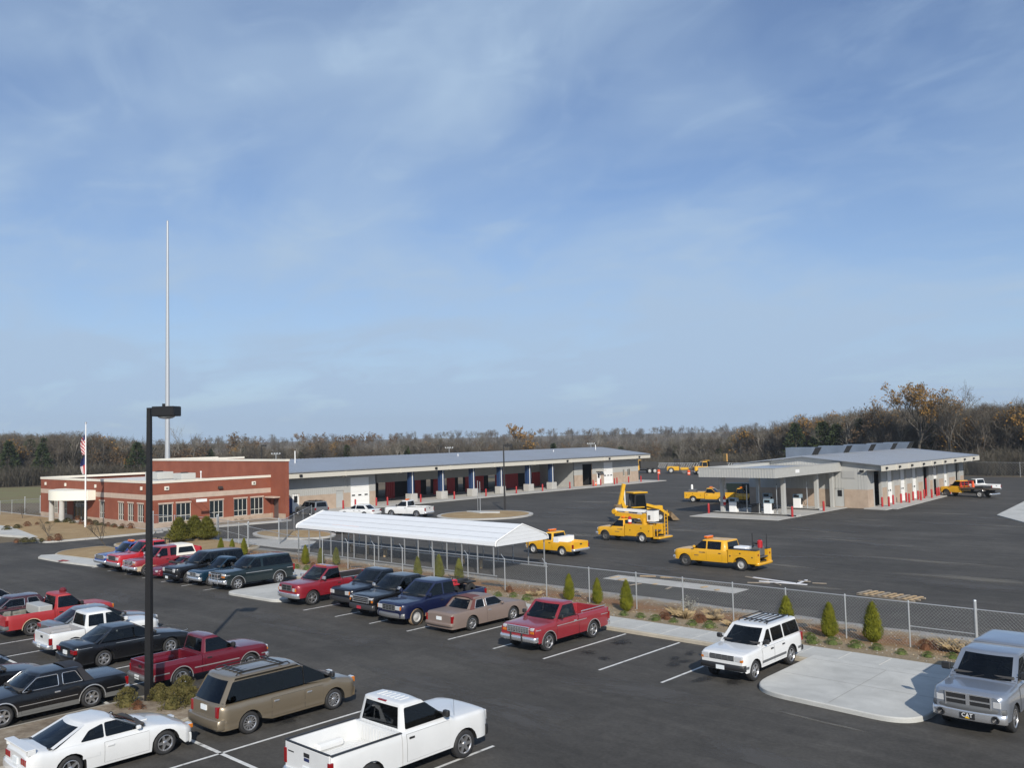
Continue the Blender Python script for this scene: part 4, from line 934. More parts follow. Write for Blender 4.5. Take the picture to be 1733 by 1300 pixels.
class Cab:
    def __init__(s, xfb, xrb, xft, xrt, zb, zt, wb, wt, bf=0.10, br=0.03, dome=0.05, c=0.07):
        s.__dict__.update(locals()); del s.__dict__['s']
    def xF(s, t): return lerp(s.xfb, s.xft, t)
    def xR(s, t): return lerp(s.xrb, s.xrt, t)
    def w(s, t): return lerp(s.wb, s.wt, t)
    def Z(s, t): return lerp(s.zb, s.zt, t)
    def roof(s, m):
        rings = []; cx = (s.xft+s.xrt)/2
        for (ins, dz) in ((0.0, 0.0), (0.022, 0.020), (0.065, 0.036), (0.15, 0.046)):
            rings.append([(x, y, s.zt+dz) for x, y in outline(s.xft-ins, s.xrt+ins, s.wt-ins, s.bf*(1-ins), s.br, s.c)])
        n = len(rings[0]); o0 = len(m.v)
        for rg_ in rings: m.v += rg_
        for i in range(len(rings)-1):
            for j in range(n): a = o0+i*n+j; b = o0+i*n+(j+1) % n; m.f.append((a, b, b+n, a+n)); m.m.append(0)
        c = len(m.v); m.v.append((cx, 0, s.zt+s.dome+0.012)); o = o0+(len(rings)-1)*n
        m.v += [((x-cx)*0.55+cx, y*0.55, s.zt+s.dome) for x, y, z in rings[-1]]
        for j in range(n): k = (j+1) % n; m.f.append((o+j, o+k, c+1+k, c+1+j)); m.m.append(0); m.f.append((c+1+j, c+1+k, c)); m.m.append(0)
    def mesh(s, wins=None, fr=None, rr=None):
        m = MB()
        if wins is None:
            n = None
            for t in (0.0, 1.0):
                ring = [(x, y, s.zb-0.06 if t == 0 else s.zt) for x, y in outline(s.xF(t), s.xR(t), s.w(t), s.bf, s.br, s.c)]; n = len(ring); m.v += ring
            for j in range(n): k = (j+1) % n; m.f.append((j, k, n+k, n+j)); m.m.append(0)
            s.roof(m); return m
        zlo = -0.06/(s.zt-s.zb); c = s.c
        sx = lambda t: s.xF(max(t, 0))-c-s.bf*0.3; ex = lambda t: s.xR(max(t, 0))+c
        for sg in (1, -1):                       # side panels with window openings
            outer = [(sx(zlo), zlo), (sx(1), 1.0), (ex(1), 1.0), (ex(zlo), zlo)]
            loops = [[Vector((x, s.Z(t), 0)) for x, t in outer]]
            for w in wins: loops.append([Vector((x, z, 0)) for x, z in rpoly([(x, s.Z(t)) for x, t in w], 0.05, 3)])
            flat = [p for l in loops for p in l]; o = len(m.v)
            for p in flat: t = (p.y-s.zb)/(s.zt-s.zb); m.v.append((p.x, sg*s.w(max(t, 0)), p.y))
            for tri in tessellate_polygon(loops): m.f.append(tuple(o+i for i in tri)); m.m.append(0)
        for rear, hole in ((False, fr), (True, rr)):      # windscreen and rear frames
            if hole is None: hole = (2, 2, 0)
            t0, t1, wf = hole; qs = [-1]+[-wf+2*wf*i/8 for i in range(9)]+[1] if wf else [-1+2*i/8 for i in range(9)]
            ts = sorted({zlo, 1.0}|({t0, t1} if wf else set())); o = len(m.v)
            for t in ts:
                w = s.w(max(t, 0))-c
                for q in qs: m.v.append((s.xF(max(t, 0))-s.bf*q*q if not rear else s.xR(max(t, 0))+s.br*q*q, q*w, s.Z(t)))
            k = len(qs)
            for i in range(len(ts)-1):
                for j in range(k-1):
                    if wf and abs((qs[j]+qs[j+1])/2) < wf and t0 <= (ts[i]+ts[i+1])/2 <= t1: continue
                    a = o+i*k+j; m.f.append((a, a+1, a+k+1, a+k)); m.m.append(0)
            for sg in (1, -1):                   # corner posts
                o = len(m.v)
                for t in ts: m.v += [(s.xF(max(t, 0))-s.bf if not rear else s.xR(max(t, 0))+s.br, sg*(s.w(max(t, 0))-c), s.Z(t)), (sx(t) if not rear else ex(t), sg*s.w(max(t, 0)), s.Z(t))]
                for i in range(len(ts)-1): a = o+2*i; m.f.append((a, a+1, a+3, a+2)); m.m.append(0)
        s.roof(m); return m
    def interior(s, root, seatm, rows=None):
        z = s.zb+0.055; m = MB(); P = outline(s.xF(0)-0.05, s.xR(0)+0.04, s.wb-0.05, s.bf, s.br)
        m.v = [(x, y, z) for x, y in P]; m.f = [tuple(range(len(P)))]; m.m = [0]
        w = s.wb-0.10; x0 = s.xF(0)-0.16; m.bevbox(x0-0.40, x0, -w, w, z+0.002, z+0.085, 0.03)
        m.build('interior', DASHM, root)
        t = MB(); xs, ys = x0-0.52, s.wb*0.45
        t.tube([(xs+0.05*math.sin(a*math.pi/6), ys+0.18*math.cos(a*math.pi/6), z+0.12+0.15*math.sin(a*math.pi/6)) for a in range(13)], 0.016, 5); t.build('steering_wheel', TRIMB, root)
        x = s.xft-0.62; k = 0; h = min(0.42, (s.zt-s.zb)*0.62)
        while x > s.xR(0.6)+0.12 and k < (rows or 9):
            for sg in (1, -1):
                y = sg*s.wb*0.45; q = MB().bevbox(x-0.09, x+0.07, y-0.24, y+0.24, z+0.002, z+h*0.62, 0.05); q.bevbox(x-0.07, x+0.05, y-0.13, y+0.13, z+h*0.64, z+h*1.05, 0.04); q.build('seat', seatm, root)
            x -= 0.88; k += 1
    def front(s, t0, t1, wf=0.90, off=0.014, rear=False):
        m = MB(); nx, nz = 8, 3
        dx = (s.xft-s.xfb) if not rear else (s.xrt-s.xrb); dz = s.zt-s.zb
        nx_, nz_ = (dz, -dx) if not rear else (-dz, dx); l = math.hypot(nx_, nz_); nx_ /= l; nz_ /= l
        for j in range(nz+1):
            t = lerp(t0, t1, j/nz); w = s.w(t)-s.c
            for i in range(nx+1):
                q = -1+2*i/nx; y = q*w*wf; e = (y/w)
                x = (s.xF(t)-s.bf*e*e) if not rear else (s.xR(t)+s.br*e*e)
                m.v.append((x+nx_*off, y, lerp(s.zb, s.zt, t)+nz_*off))
        for j in range(nz):
            for i in range(nx):
                a = j*(nx+1)+i; m.f.append((a, a+1, a+nx+2, a+nx+1)); m.m.append(0)
        return orient(m, (-1 if rear else 1, 0, 0.2))
    def sidewin(s, pts, sgn, off=0.006, rad=0.05):
        # pts (x, t) polygon
        dz = s.zt-s.zb
        P = rpoly([(x, s.zb+t*dz) for x, t in pts], rad, 4); m = MB()
        V = []
        for x, z in P:
            t = (z-s.zb)/dz; xm = (s.xF(t)+s.xR(t))/2; half = (s.xF(t)-s.xR(t))/2; b = 0.0
            V.append((x, sgn*(s.w(t)+b+off), z))
        m.add(V, [tuple(range(len(V)))] if sgn < 0 else [tuple(reversed(range(len(V))))])
        return orient(m, (0, sgn, 0))

def bump(x, hw, z0, z1, depth, bow, dirn=1, endback=0.12):
    P = []
    for i in range(9):
        t = -1+2*i/8; P.append((x+dirn*(depth-bow*t*t), t*(hw-0.05)))
    P.append((x+dirn*(depth-bow-0.06), hw)); P.append((x-dirn*endback, hw)); P.append((x-dirn*endback, -hw)); P.append((x+dirn*(depth-bow-0.06), -hw))
    m = MB(); k = len(P); c = 0.025
    rings = [(z0, 0.02), (z0+c, 0), ((z0+z1)/2, -0.008), (z1-c, 0), (z1, 0.025)]
    for z, ins in rings:
        for (px, py) in P: m.v.append((px-dirn*ins*(1 if abs(px-x) > 0 else 0), py*(1-ins*0.3), z))
    for i in range(len(rings)-1):
        for j in range(k): a = i*k+j; b = i*k+(j+1) % k; m.f.append((a, b, b+k, a+k)); m.m.append(0)
    m.f.append(tuple(range(k))); m.m.append(0); m.f.append(tuple((len(rings)-1)*k+j for j in range(k))); m.m.append(0)
    return m

def finish(root, V, C, P, o):
    """common parts; o is a dict of options"""
    pm = P
    g = lambda k, d=None: o.get(k, d)
    xf, xr, hw = V.xf, V.xr, V.hw
    # wheels
    for i, a in enumerate(V.ax):
        for sg in (1, -1): add_wheel(root, a, sg*(hw-V.tw/2-g('wi', 0.03)), V.r, V.tw, V.rr, g('rear_style', V.style) if i else V.style)
    # cabin shell, interior, glass
    gm = g('glass', GLASS); solid = g('solid')
    rg_ = None if g('no_rear_glass') else (g('rg0', 0.12), 0.90, g('rgw', 0.88))
    cm = C.mesh(None if solid else o['side_windows'], (0.05, 0.93, 0.90), rg_).mesh('cabin', o.get('roofm') or pm)
    bm_ = bmesh.new(); bm_.from_mesh(cm); bmesh.ops.remove_doubles(bm_, verts=bm_.verts, dist=0.002); bmesh.ops.recalc_face_normals(bm_, faces=bm_.faces); bm_.to_mesh(cm); bm_.free()
    cm.polygons.foreach_set('use_smooth', [True]*len(cm.polygons)); cm.set_sharp_from_angle(angle=R(42)); link('cabin', cm, root)
    C.interior(root, g('seatm', SEATM))
    C.front(0.05, 0.93, off=0.006).build('windshield', g('ws_glass', gm), root, 60)
    if not g('no_rear_glass'): C.front(g('rg0', 0.12), 0.90, wf=g('rgw', 0.88), off=0.006, rear=True).build('rear_window', gm, root, 60)
    for k_, w in enumerate(o['side_windows']):
        for sg in (1, -1): C.sidewin(w, sg).build('side_window', gm, root, fix=False)
        if g('win_trim'):
            for sg in (1, -1):
                pts = rpoly([(x, C.zb+t*(C.zt-C.zb)) for x, t in w], 0.05, 3); tr = MB()
                tr.tube([(x, sg*(C.w((z-C.zb)/(C.zt-C.zb))+0.014), z) for x, z in pts]+[(pts[0][0], sg*(C.w((pts[0][1]-C.zb)/(C.zt-C.zb))+0.014), pts[0][1])], 0.012, 4); tr.build('window_trim', g('win_trim'), root)
    # doors with dark shut lines and handles
    for (d0, d1) in o['doors']:
        z0, z1 = V.sill+0.07, min(V.top(d0), V.top(d1))-V.rc*0.75
        for sg in (1, -1):
            V.patch(d0-0.005, d1+0.005, z0-0.005, z1+0.005, 0.003, sg).build('door_gap', DARK, root, 60)
            dm = V.patch(d0, d1, z0, z1, 0.0075, sg)
            if V.two:
                for fi, f in enumerate(dm.f):
                    if sum(dm.v[i][2] for i in f)/4 < V.two: dm.m[fi] = 1
            d = dm.build('door', [pm, V.twom or pm], root, 60)
            hz = z1-0.10; hx = d0+0.16
            hm = MB(); y = V.side(hx, hz)+0.008; hm.bevbox(hx-0.09, hx+0.09, min(sg*y, sg*(y+0.03)), max(sg*y, sg*(y+0.03)), hz-0.025, hz+0.025, 0.008); hm.build('handle', g('handle', TRIMB), d)
    # bumpers
    fb = g('fbump', (0.40, 0.60, 0.12, 0.10)); rb = g('rbump', (0.40, 0.58, 0.12, 0.03))
    bump(xf-0.02, hw-0.015, fb[0], fb[1], fb[2], fb[3], 1, g('fb_end', 0.12)).build('front_bumper', g('fbm', CHROME), root, 40, True)
    bump(xr+0.02, hw-0.015, rb[0], rb[1], rb[2], rb[3], -1).build('rear_bumper', g('rbm', CHROME), root, 40, True)
    # grille
    if 'grille' in o:
        w, z0, z1, bars, vb, bm_, fm_ = o['grille']
        MB().box(xf-0.06, xf+0.012, -w, w, z0, z1).build('grille', TRIMB, root)
        t = MB()
        for i in range(bars): z = lerp(z0, z1, (i+1)/(bars+1)); t.box(xf+0.002, xf+0.03, -w, w, z-0.012, z+0.012)
        for i in range(vb): y = lerp(-w, w, (i+1)/(vb+1)); t.box(xf+0.002, xf+0.028, y-0.012, y+0.012, z0, z1)
        if fm_: t.box(xf-0.05, xf+0.035, -w-0.03, w+0.03, z1, z1+0.035); t.box(xf-0.05, xf+0.035, -w-0.03, w+0.03, z0-0.035, z0); t.box(xf-0.05, xf+0.035, -w-0.03, -w, z0, z1); t.box(xf-0.05, xf+0.035, w, w+0.03, z0, z1)
        if t.v: t.build('grille_bars', bm_, root)
    # lights
    if 'head' in o:
        y0, y1, z0, z1 = o['head'][:4]; y1 = min(y1, V.hwid(xf-0.02)-0.005)
        for sg in (1, -1):
            a, b = sorted((sg*y0, sg*y1)); MB().bevbox(xf-0.16, xf+g('head_out', 0.018), a, b, z0, z1, 0.02).build('headlight', LAMPC, root)
    if 'amber' in o:
        y0, y1, z0, z1 = o['amber']; e_ = y1-y0; y1 = min(y1, V.hwid(xf-0.03)+0.004); y0 = max(y0, y1-e_) if y1-y0 > 0.02 else y1-0.08
        for sg in (1, -1): a, b = sorted((sg*y0, sg*y1)); MB().bevbox(xf-0.17, xf+g('head_out', 0.018)+0.003, a, b, z0, z1, 0.015).build('turn_signal', LAMPA, root)
    if 'tail' in o:
        y0, y1, z0, z1 = o['tail']
        for sg in (1, -1): a, b = sorted((sg*y0, sg*y1)); MB().bevbox(xr-0.015, xr+g('tail_in', 0.12), a, b, z0, z1, 0.015).build('tail_light', g('tailm', LAMPR), root)
    if g('plate_f'): MB().box(xf+0.125, xf+0.14, -0.16, 0.16, fb[0]+0.02, fb[0]+0.16).build('front_plate', g('plate_f'), root)
    if g('plate_r'): z = g('plate_rz', rb[0]+0.2); MB().box(xr-0.135 if z < rb[1] else xr-0.03, xr-0.115 if z < rb[1] else xr+0.01, -0.16, 0.16, z, z+0.15).build('rear_plate', PLATE, root)
    # mirrors
    ms = g('mirs', 1.0); mx = C.xfb-g('mirx', 0.30 if ms > 0.9 else 0.42); mz = C.zb+(0.10 if ms > 0.9 else 0.06)
    for sg in (1, -1):
        y0 = C.wb-0.02; mm_ = MB(); a, b = sorted((sg*(y0+0.05), sg*(y0+0.05+0.19*ms))); mm_.bevbox(mx-0.07, mx+0.06, a, b, mz-0.01, mz+0.15*ms, 0.03); mm_.beam((mx, sg*(y0-0.05), mz+0.02), (mx, sg*(y0+0.08), mz+0.05), 0.05); mm_.build('mirror', g('mirm', pm), root)
    # wheel arch lips and side mouldings
    if g('lip'):
        for a in V.ax:
            for sg in (1, -1):
                t = MB(); ro_ = V.Ra+0.028; n_ = 14
                for i in range(n_+1):
                    an = R(-4+188*i/n_)
                    for rad_, off in ((V.Ra-0.005, 0.012), (ro_, 0.010)):
                        x = a+rad_*math.cos(an); z = V.r+rad_*math.sin(an); xx = min(max(x, V.xr+0.02), V.xf-0.02); t.v.append((x, sg*(V.side(xx, min(z, V.top(xx)-V.rc))+off), z))
                for i in range(n_): q = (2*i, 2*i+1, 2*i+3, 2*i+2); t.f.append(q if sg > 0 else q[::-1]); t.m.append(0)
                t.build('wheel_arch_lip', g('lip'), root)
    if g('mould'):
        z, h, mm_ = g('mould'); segs = []
        xs = sorted([V.xf-0.05, V.ax[0]+V.Ra+0.06, V.ax[0]-V.Ra-0.06, V.ax[1]+V.Ra+0.06, V.ax[1]-V.Ra-0.06, V.xr+0.05])
        for (a, b) in ((xs[0], xs[1]), (xs[2], xs[3]), (xs[4], xs[5])):
            if b-a < 0.1: continue
            for sg in (1, -1): V.patch(a, b, z, z+h, 0.014, sg, 6, 1).build('side_moulding', mm_, root)
    if g('rack'):
        t = MB(); x0, x1 = C.xft-0.35, C.xrt+0.25; zt = C.zt+0.12
        for sg in (1, -1): t.tube([(x0, sg*(C.wt-0.14), C.zt+0.03), (x0-0.1, sg*(C.wt-0.14), zt), (x1+0.1, sg*(C.wt-0.14), zt), (x1, sg*(C.wt-0.14), C.zt+0.03)], 0.02, 6)
        for f in (0.1, 0.9): x = lerp(x0-0.1, x1+0.1, f); t.beam((x, -C.wt+0.14, zt), (x, C.wt-0.14, zt), 0.05, 0.03)
        t.build('roof_rack', TRIMB, root)
        t = MB()
        for i in range(5): y = lerp(-C.wt+0.3, C.wt-0.3, i/4); t.box(x1+0.15, x0-0.15, y-0.025, y+0.025, C.zt+0.05, C.zt+0.068+0.01)
        t.build('roof_slats', TRIMS if g('slat_light') else TRIMB, root)
    if g('wipers', True):
        t = MB()
        for y in (-0.35, 0.25): t.beam((C.xfb-0.02, y, C.zb+0.02), (C.xfb-0.10+(-0.03), y+0.38, C.zb+0.11), 0.015)
        t.build('wipers', TRIMB, root)
    if g('lightbar'):
        x, w = g('lightbar'); t = MB().bevbox(x-0.14, x+0.14, -w, w, C.zt+0.065, C.zt+0.19, 0.03); t.build('light_bar', mat('amber_beacon', (0.75, 0.16, 0.01), 0.25, coat=0.5), root)
        MB().box(x-0.1, x+0.1, -w*0.8, w*0.8, C.zt+0.03, C.zt+0.066).build('light_bar_mount', TRIMB, root)

def place(root, loc, rz): root.location = (loc[0], loc[1], loc[2] if len(loc) > 2 else 0.0); root.rotation_euler = (0, 0, rz)

def pickup(name, label, loc, rz, pm, wb=3.1, fo=0.85, ro=1.15, hw=0.95, cab=1.55, zh=1.08, zb=1.12, zr=1.74, rail=1.10, floor=0.78, r=0.36, rake=0.62, bed=True, group=None, cat='pickup truck', opt=None, liner=None, cowl=0.50, **k):
    root = empty(name); opt = opt or {}
    V = Veh(wb=wb, fo=fo, ro=ro, hw=hw, r=r, sill=k.pop('sill', 0.40), zm=0.80, tl=k.pop('tl', 0.06), tu=0.05, rc=k.pop('rc', 0.08), **k)
    xc = wb/2-cowl; xcr = xc-cab
    zn = opt.get('nose_z', zh-0.10)
    V.prof = [(V.xr, rail), (xcr-0.001, rail), (xcr, zb), (xc-0.1, zb), (xc, zb), (xc+0.15, zh), (V.xf-0.30, lerp(zh, zn, 0.35)), (V.xf-0.10, lerp(zh, zn, 0.75)), (V.xf, zn-0.05)]
    V.body_mesh(xcr, V.xf).build('body', [pm, DARK, V.twom or pm], root, 42, True)
    C = Cab(xc+0.05, xcr+0.015, xc-rake, xcr+0.13, zb-0.01, zr, hw-0.075, hw-0.20, bf=0.10, br=0.02)
    T0, T1 = 0.08, 0.90
    spl = opt.get('splits')       # x of pillar centres between the front and rear windows
    xa0, xa1 = lerp(C.xfb, C.xft, T0)-0.15, lerp(C.xfb, C.xft, T1)-0.09
    xb0, xb1 = lerp(C.xrb, C.xrt, T0)+0.12, lerp(C.xrb, C.xrt, T1)+0.07
    wins = []; cur0, cur1 = xa0, xa1
    for sx in (spl or []):
        wins.append([(cur0, T0), (sx+0.05, T0), (sx+0.05, T1), (cur1, T1)]); cur0 = cur1 = sx-0.05
    if not (opt or {}).get('skip_last'): wins.append([(cur0, T0), (xb0, T0), (xb1, T1), (cur1, T1)])
    o = dict(side_windows=wins, doors=opt.get('doors') or [((spl[0] if spl else xcr+0.10)+0.0, xc-0.02)], rg0=0.10)
    o.update(opt)
    if bed:
        bm = MB(); st = [x for x in V.stations(V.xr, xcr-0.02)]; wt = 0.075
        for sg in (1, -1):
            rings = []
            for x in st:
                b = V.bottom(x); zs = rail-0.03
                P = [(V.side(x, b)-0.12, b), (V.side(x, b), b)]+[(V.side(x, lerp(b, zs, f)), lerp(b, zs, f)) for f in (0.25, 0.5, 0.75, 1.0)]
                ys = V.side(x, zs); P += [(ys-0.02, rail), (ys-wt, rail), (ys-wt-0.01, rail-0.03), (ys-wt-0.02, floor)]
                rings.append([(x, sg*y, z) for y, z in P])
            n = len(rings[0]); o_ = len(bm.v)
            for r_ in rings: bm.v += r_
            for i in range(len(rings)-1):
                for j in range(n-1):
                    a = o_+i*n+j; q = (a, a+1, a+n+1, a+n); mi = 1 if j == 0 else (2 if j >= n-3 else 0)
                    if V.two and sum(bm.v[t][2] for t in q)/4 < V.two and mi == 0: mi = 3
                    bm.f.append(q); bm.m.append(mi)
        bw = hw-0.12
        bm.box(V.xr+0.05, xcr-0.02, -bw, bw, floor-0.05, floor, 2)
        bm.box(xcr-0.075, xcr-0.02, -bw-0.02, bw+0.02, floor, rail, 2)
        bm.box(V.xr+0.08, xcr-0.05, -bw+0.12, bw-0.12, 0.48, floor-0.051, 1)
        bm.build('bed', [pm, DARK, liner or pm, V.twom or pm], root, 42, True)
        hu = MB()
        for sg in (1, -1): a, b = sorted((sg*(bw-0.26), sg*bw)); hu.bevbox(V.ax[1]-0.42, V.ax[1]+0.42, a, b, floor+0.001, floor+0.20, 0.06)
        hu.build('wheel_housing', liner or pm, root)
        ht = V.side(V.xr+0.2, 0.8)-0.06
        tg = MB().bevbox(V.xr, V.xr+0.06, -ht, ht, V.sill+0.12, rail-0.002, 0.015).build('tailgate', pm, root)
        MB().bevbox(V.xr-0.012, V.xr-0.001, -0.12, 0.12, rail-0.22, rail-0.12, 0.004).build('latch', TRIMB, tg)
        if opt.get('rail_cap'):
            t = MB()
            for sg in (1, -1): a, b = sorted((sg*(ht-0.02), sg*(ht+0.07))); t.bevbox(V.xr+0.02, xcr-0.02, a, b, rail+0.001, rail+0.022, 0.008)
            t.box(V.xr, V.xr+0.07, -ht+0.05, ht-0.05, rail+0.0, rail+0.02); t.build('rail_caps', opt['rail_cap'], root)
    else:
        MB().box(V.xr+0.05, xcr+0.1, -0.42, -0.30, 0.5, 0.68).box(V.xr+0.05, xcr+0.1, 0.30, 0.42, 0.5, 0.68).build('chassis', DARK, root)
    finish(root, V, C, pm, o); place(root, loc, rz); tag(root, label, cat, group)
    return root, V, C

def suv(name, label, loc, rz, pm, wb=2.8, fo=0.8, ro=1.0, hw=0.9, zh=1.08, zb=1.10, zr=1.72, r=0.36, rake=0.62, rear_rake=0.12, cowl=0.50, group=None, cat='SUV', opt=None, roofm=None, zn=None, **k):
    root = empty(name); opt = opt or {}
    V = Veh(wb=wb, fo=fo, ro=ro, hw=hw, r=r, sill=k.pop('sill', 0.38), zm=k.pop('zm', 0.78), tl=k.pop('tl', 0.06), tu=0.05, rc=k.pop('rc', 0.08), **k)
    xc = wb/2-cowl; zn = zn or zh-0.10
    V.prof = [(V.xr, zb-0.02), (V.xr+0.05, zb), (xc-0.1, zb), (xc, zb), (xc+0.15, zh), (V.xf-0.35, lerp(zh, zn, 0.35)), (V.xf-0.10, lerp(zh, zn, 0.75)), (V.xf, zn-0.06)]
    V.body_mesh(V.xr, V.xf).build('body', [pm, DARK, V.twom or pm], root, 42, True)
    C = Cab(xc+0.06, V.xr+0.03, xc-rake, V.xr+rear_rake+0.06, zb-0.01, zr, hw-0.065, hw-0.19, bf=0.11, br=0.06, c=opt.get('cc', 0.08), dome=opt.get('dome', 0.055))
    T0, T1 = 0.08, 0.88
    xa0, xa1 = lerp(C.xfb, C.xft, T0)-0.15, lerp(C.xfb, C.xft, T1)-0.09; xb0, xb1 = lerp(C.xrb, C.xrt, T0)+0.13, lerp(C.xrb, C.xrt, T1)+0.11
    wins = []; c0, c1 = xa0, xa1; gap = opt.get('gap', 0.05)
    for sx in opt['splits']: wins.append([(c0, T0), (sx+gap, T0), (sx+gap, T1), (c1, T1)]); c0 = c1 = sx-gap
    wins.append([(c0, T0), (xb0, T0), (xb1, T1), (c1, T1)])
    o = dict(side_windows=wins, roofm=roofm); o.update(opt)
    finish(root, V, C, pm, o); place(root, loc, rz); tag(root, label, cat, group)
    return root, V, C

def sedan(name, label, loc, rz, pm, wb=2.74, fo=0.95, ro=1.15, hw=0.9, zh=0.92, zb=0.93, zd=0.95, zr=1.40, r=0.32, rake=0.78, rrake=0.62, cowl=0.42, rear_in=0.62, group=None, cat='car', opt=None, roofm=None, zn=0.72, zt=None, **k):
    root = empty(name); opt = opt or {}
    V = Veh(wb=wb, fo=fo, ro=ro, hw=hw, r=r, sill=k.pop('sill', 0.24), zm=k.pop('zm', 0.60), tl=k.pop('tl', 0.06), tu=k.pop('tu', 0.06), rc=k.pop('rc', 0.09), nose=k.pop('nose', 0.16), tail=k.pop('tail', 0.12), **k)
    xc = wb/2-cowl; xrb = V.xr+rear_in; zt = zt or zd-0.06
    V.prof = [(V.xr, zt-0.08), (V.xr+0.04, zt), (V.xr+0.12, lerp(zt, zd, 0.6)), (xrb-0.05, zd), (xrb+0.2, zb), (xc-0.05, zb), (xc+0.1, zh), (V.xf-0.5, lerp(zh, zn, 0.45)), (V.xf-0.16, lerp(zh, zn, 0.85)), (V.xf-0.04, zn-0.03), (V.xf, zn-0.12)]
    V.body_mesh(V.xr, V.xf).build('body', [pm, DARK, V.twom or pm], root, 42, True)
    C = Cab(xc+0.06, xrb, xc-rake, xrb+rrake, zb-0.03, zr, hw-0.09, hw-0.25, bf=0.13, br=0.10, dome=0.06, c=0.10)
    T0, T1 = 0.12, 0.88
    xa0, xa1 = lerp(C.xfb, C.xft, T0)-0.14, lerp(C.xfb, C.xft, T1)-0.10
    cp = opt.get('cpillar', 0.20); xb0, xb1 = lerp(C.xrb, C.xrt, T0)+cp+0.10, lerp(C.xrb, C.xrt, T1)+cp
    wins = []; c0, c1 = xa0, xa1; gap = opt.get('gap', 0.04)
    for sx in opt['splits']: wins.append([(c0, T0), (sx+gap, T0), (sx+gap, T1), (c1, T1)]); c0 = c1 = sx-gap
    if not opt.get('skip_last'): wins.append([(c0, T0), (xb0, T0), (xb1, T1), (c1, T1)])
    o = dict(side_windows=opt.get('wins', wins), mirs=0.65, roofm=roofm); o.update(opt); o['side_windows'] = opt.get('wins', wins)
    finish(root, V, C, pm, o); place(root, loc, rz); tag(root, label, cat, group)
    return root, V, C
# ------------------------------------------------------------------ the parked vehicles
P_WHITE = paint('paint_white', (0.66, 0.67, 0.67)); P_BLACK = paint('paint_black', (0.004, 0.004, 0.005), rough=0.30, coat=0.55); P_RAM = paint('paint_ram_red', (0.23, 0.012, 0.022), 0.15)
P_OLD = paint('paint_faded_red', (0.24, 0.018, 0.026), rough=0.45); P_MAR = paint('paint_maroon', (0.125, 0.005, 0.016), 0.15); P_RED = paint('paint_bright_red', (0.42, 0.012, 0.018)); P_TRED = paint('paint_matt_red', (0.33, 0.025, 0.028), rough=0.5, coat=0.3)
P_NAVY = paint('paint_navy', (0.006, 0.010, 0.046), 0.2); P_DBLUE = paint('paint_blue_black', (0.004, 0.006, 0.013), 0.1, rough=0.30, coat=0.6); P_TEAL = paint('paint_teal', (0.004, 0.028, 0.055), 0.25); P_GREEN = paint('paint_dark_green', (0.003, 0.012, 0.014), 0.2)
P_TAN = paint('paint_dull_tan', (0.190, 0.145, 0.124), rough=0.55, coat=0.2); P_GOLD = paint('paint_gold', (0.225, 0.185, 0.130), 0.5); P_SILV = paint('paint_silver', (0.30, 0.33, 0.38), 0.6, rough=0.35); P_BLUE = paint('paint_mid_blue', (0.015, 0.05, 0.24), 0.1)
P_GREY = paint('paint_grey', (0.20, 0.21, 0.22), 0.5); P_DMAR = paint('paint_dark_maroon', (0.045, 0.010, 0.014), rough=0.5); P_YEL = paint('paint_fleet_yellow', (0.68, 0.36, 0.012), rough=0.42, coat=0.6); P_ORG = paint('paint_orange', (0.70, 0.17, 0.01))
P_BEIGE = paint('paint_beige', (0.50, 0.40, 0.28)); VINYL = mat('maroon_vinyl', (0.13, 0.045, 0.040), 0.8, bump=0.2); VINYLB = mat('black_vinyl', (0.016, 0.016, 0.020), 0.7)
GREYM = mat('grey_plastic', (0.10, 0.105, 0.11), 0.6); LINERG = mat('grey_bed_liner', (0.30, 0.30, 0.31), 0.7)
N, S_, Wd_ = math.pi/2, -math.pi/2, math.pi
def rowA(xw, yF, wb, hw): return (xw-hw+0.03, yF+wb/2)
def rowB(xw, yR, wb, hw): return (xw-hw+0.03, yR+wb/2)
def text_mesh(s, size, depth=0.004):
    c = bpy.data.curves.new('lettering', 'FONT'); c.body = s; c.size = size; c.extrude = depth; c.align_x = 'CENTER'; c.align_y = 'CENTER'
    o = bpy.data.objects.new('lettering', c); COL.objects.link(o); bpy.context.view_layer.update()
    me = bpy.data.meshes.new_from_object(o.evaluated_get(bpy.context.evaluated_depsgraph_get())); bpy.data.objects.remove(o); return me
GR1 = 'vehicles parked along the fence'; GR2 = 'vehicles parked in the middle rows'; GR3 = 'vehicles in the yard'

# silver pickup with a bed cap (far right)
root, V, C = pickup('pickup_truck', 'silver pickup with matching bed cap and big chrome cross grille, at right edge', rowA(-7.23, 28.75, 3.57, 1.0), S_, P_SILV, wb=3.57, fo=0.98, ro=1.2, hw=1.0, cab=2.05, zh=1.22, zb=1.25, zr=1.86, rail=1.25, r=0.39, rake=0.78, rc=0.13, sill=0.45, nose=0.16, group=GR1,
    opt=dict(splits=[-0.02], grille=(0.58, 0.80, 1.11, 0, 0, CHROME, True), head=(0.64, 0.94, 0.84, 1.04), fbump=(0.42, 0.68, 0.14, 0.12), fbm=CHROME, tail=(0.78, 0.95, 0.8, 1.2), mirm=TRIMB, mirs=1.35, nose_z=1.18, head_out=0.005))
MB().box(V.xf+0.0, V.xf+0.04, -0.05, 0.05, 0.80, 1.11).box(V.xf+0.002, V.xf+0.036, -0.58, 0.58, 0.94, 0.98).build('grille_cross', CHROME, root)
bump(V.xf-0.03, 0.97, 0.685, 0.83, 0.10, 0.10, 1).build('bumper_cap', GREYM, root, 40, True)
K = Cab(C.xrb-0.05, V.xr+0.03, C.xrb-0.02, V.xr+0.16, 1.24, 1.90, 0.93, 0.80, bf=0.02, br=0.04); K.mesh().build('bed_cap', P_SILV, root, 38, True)
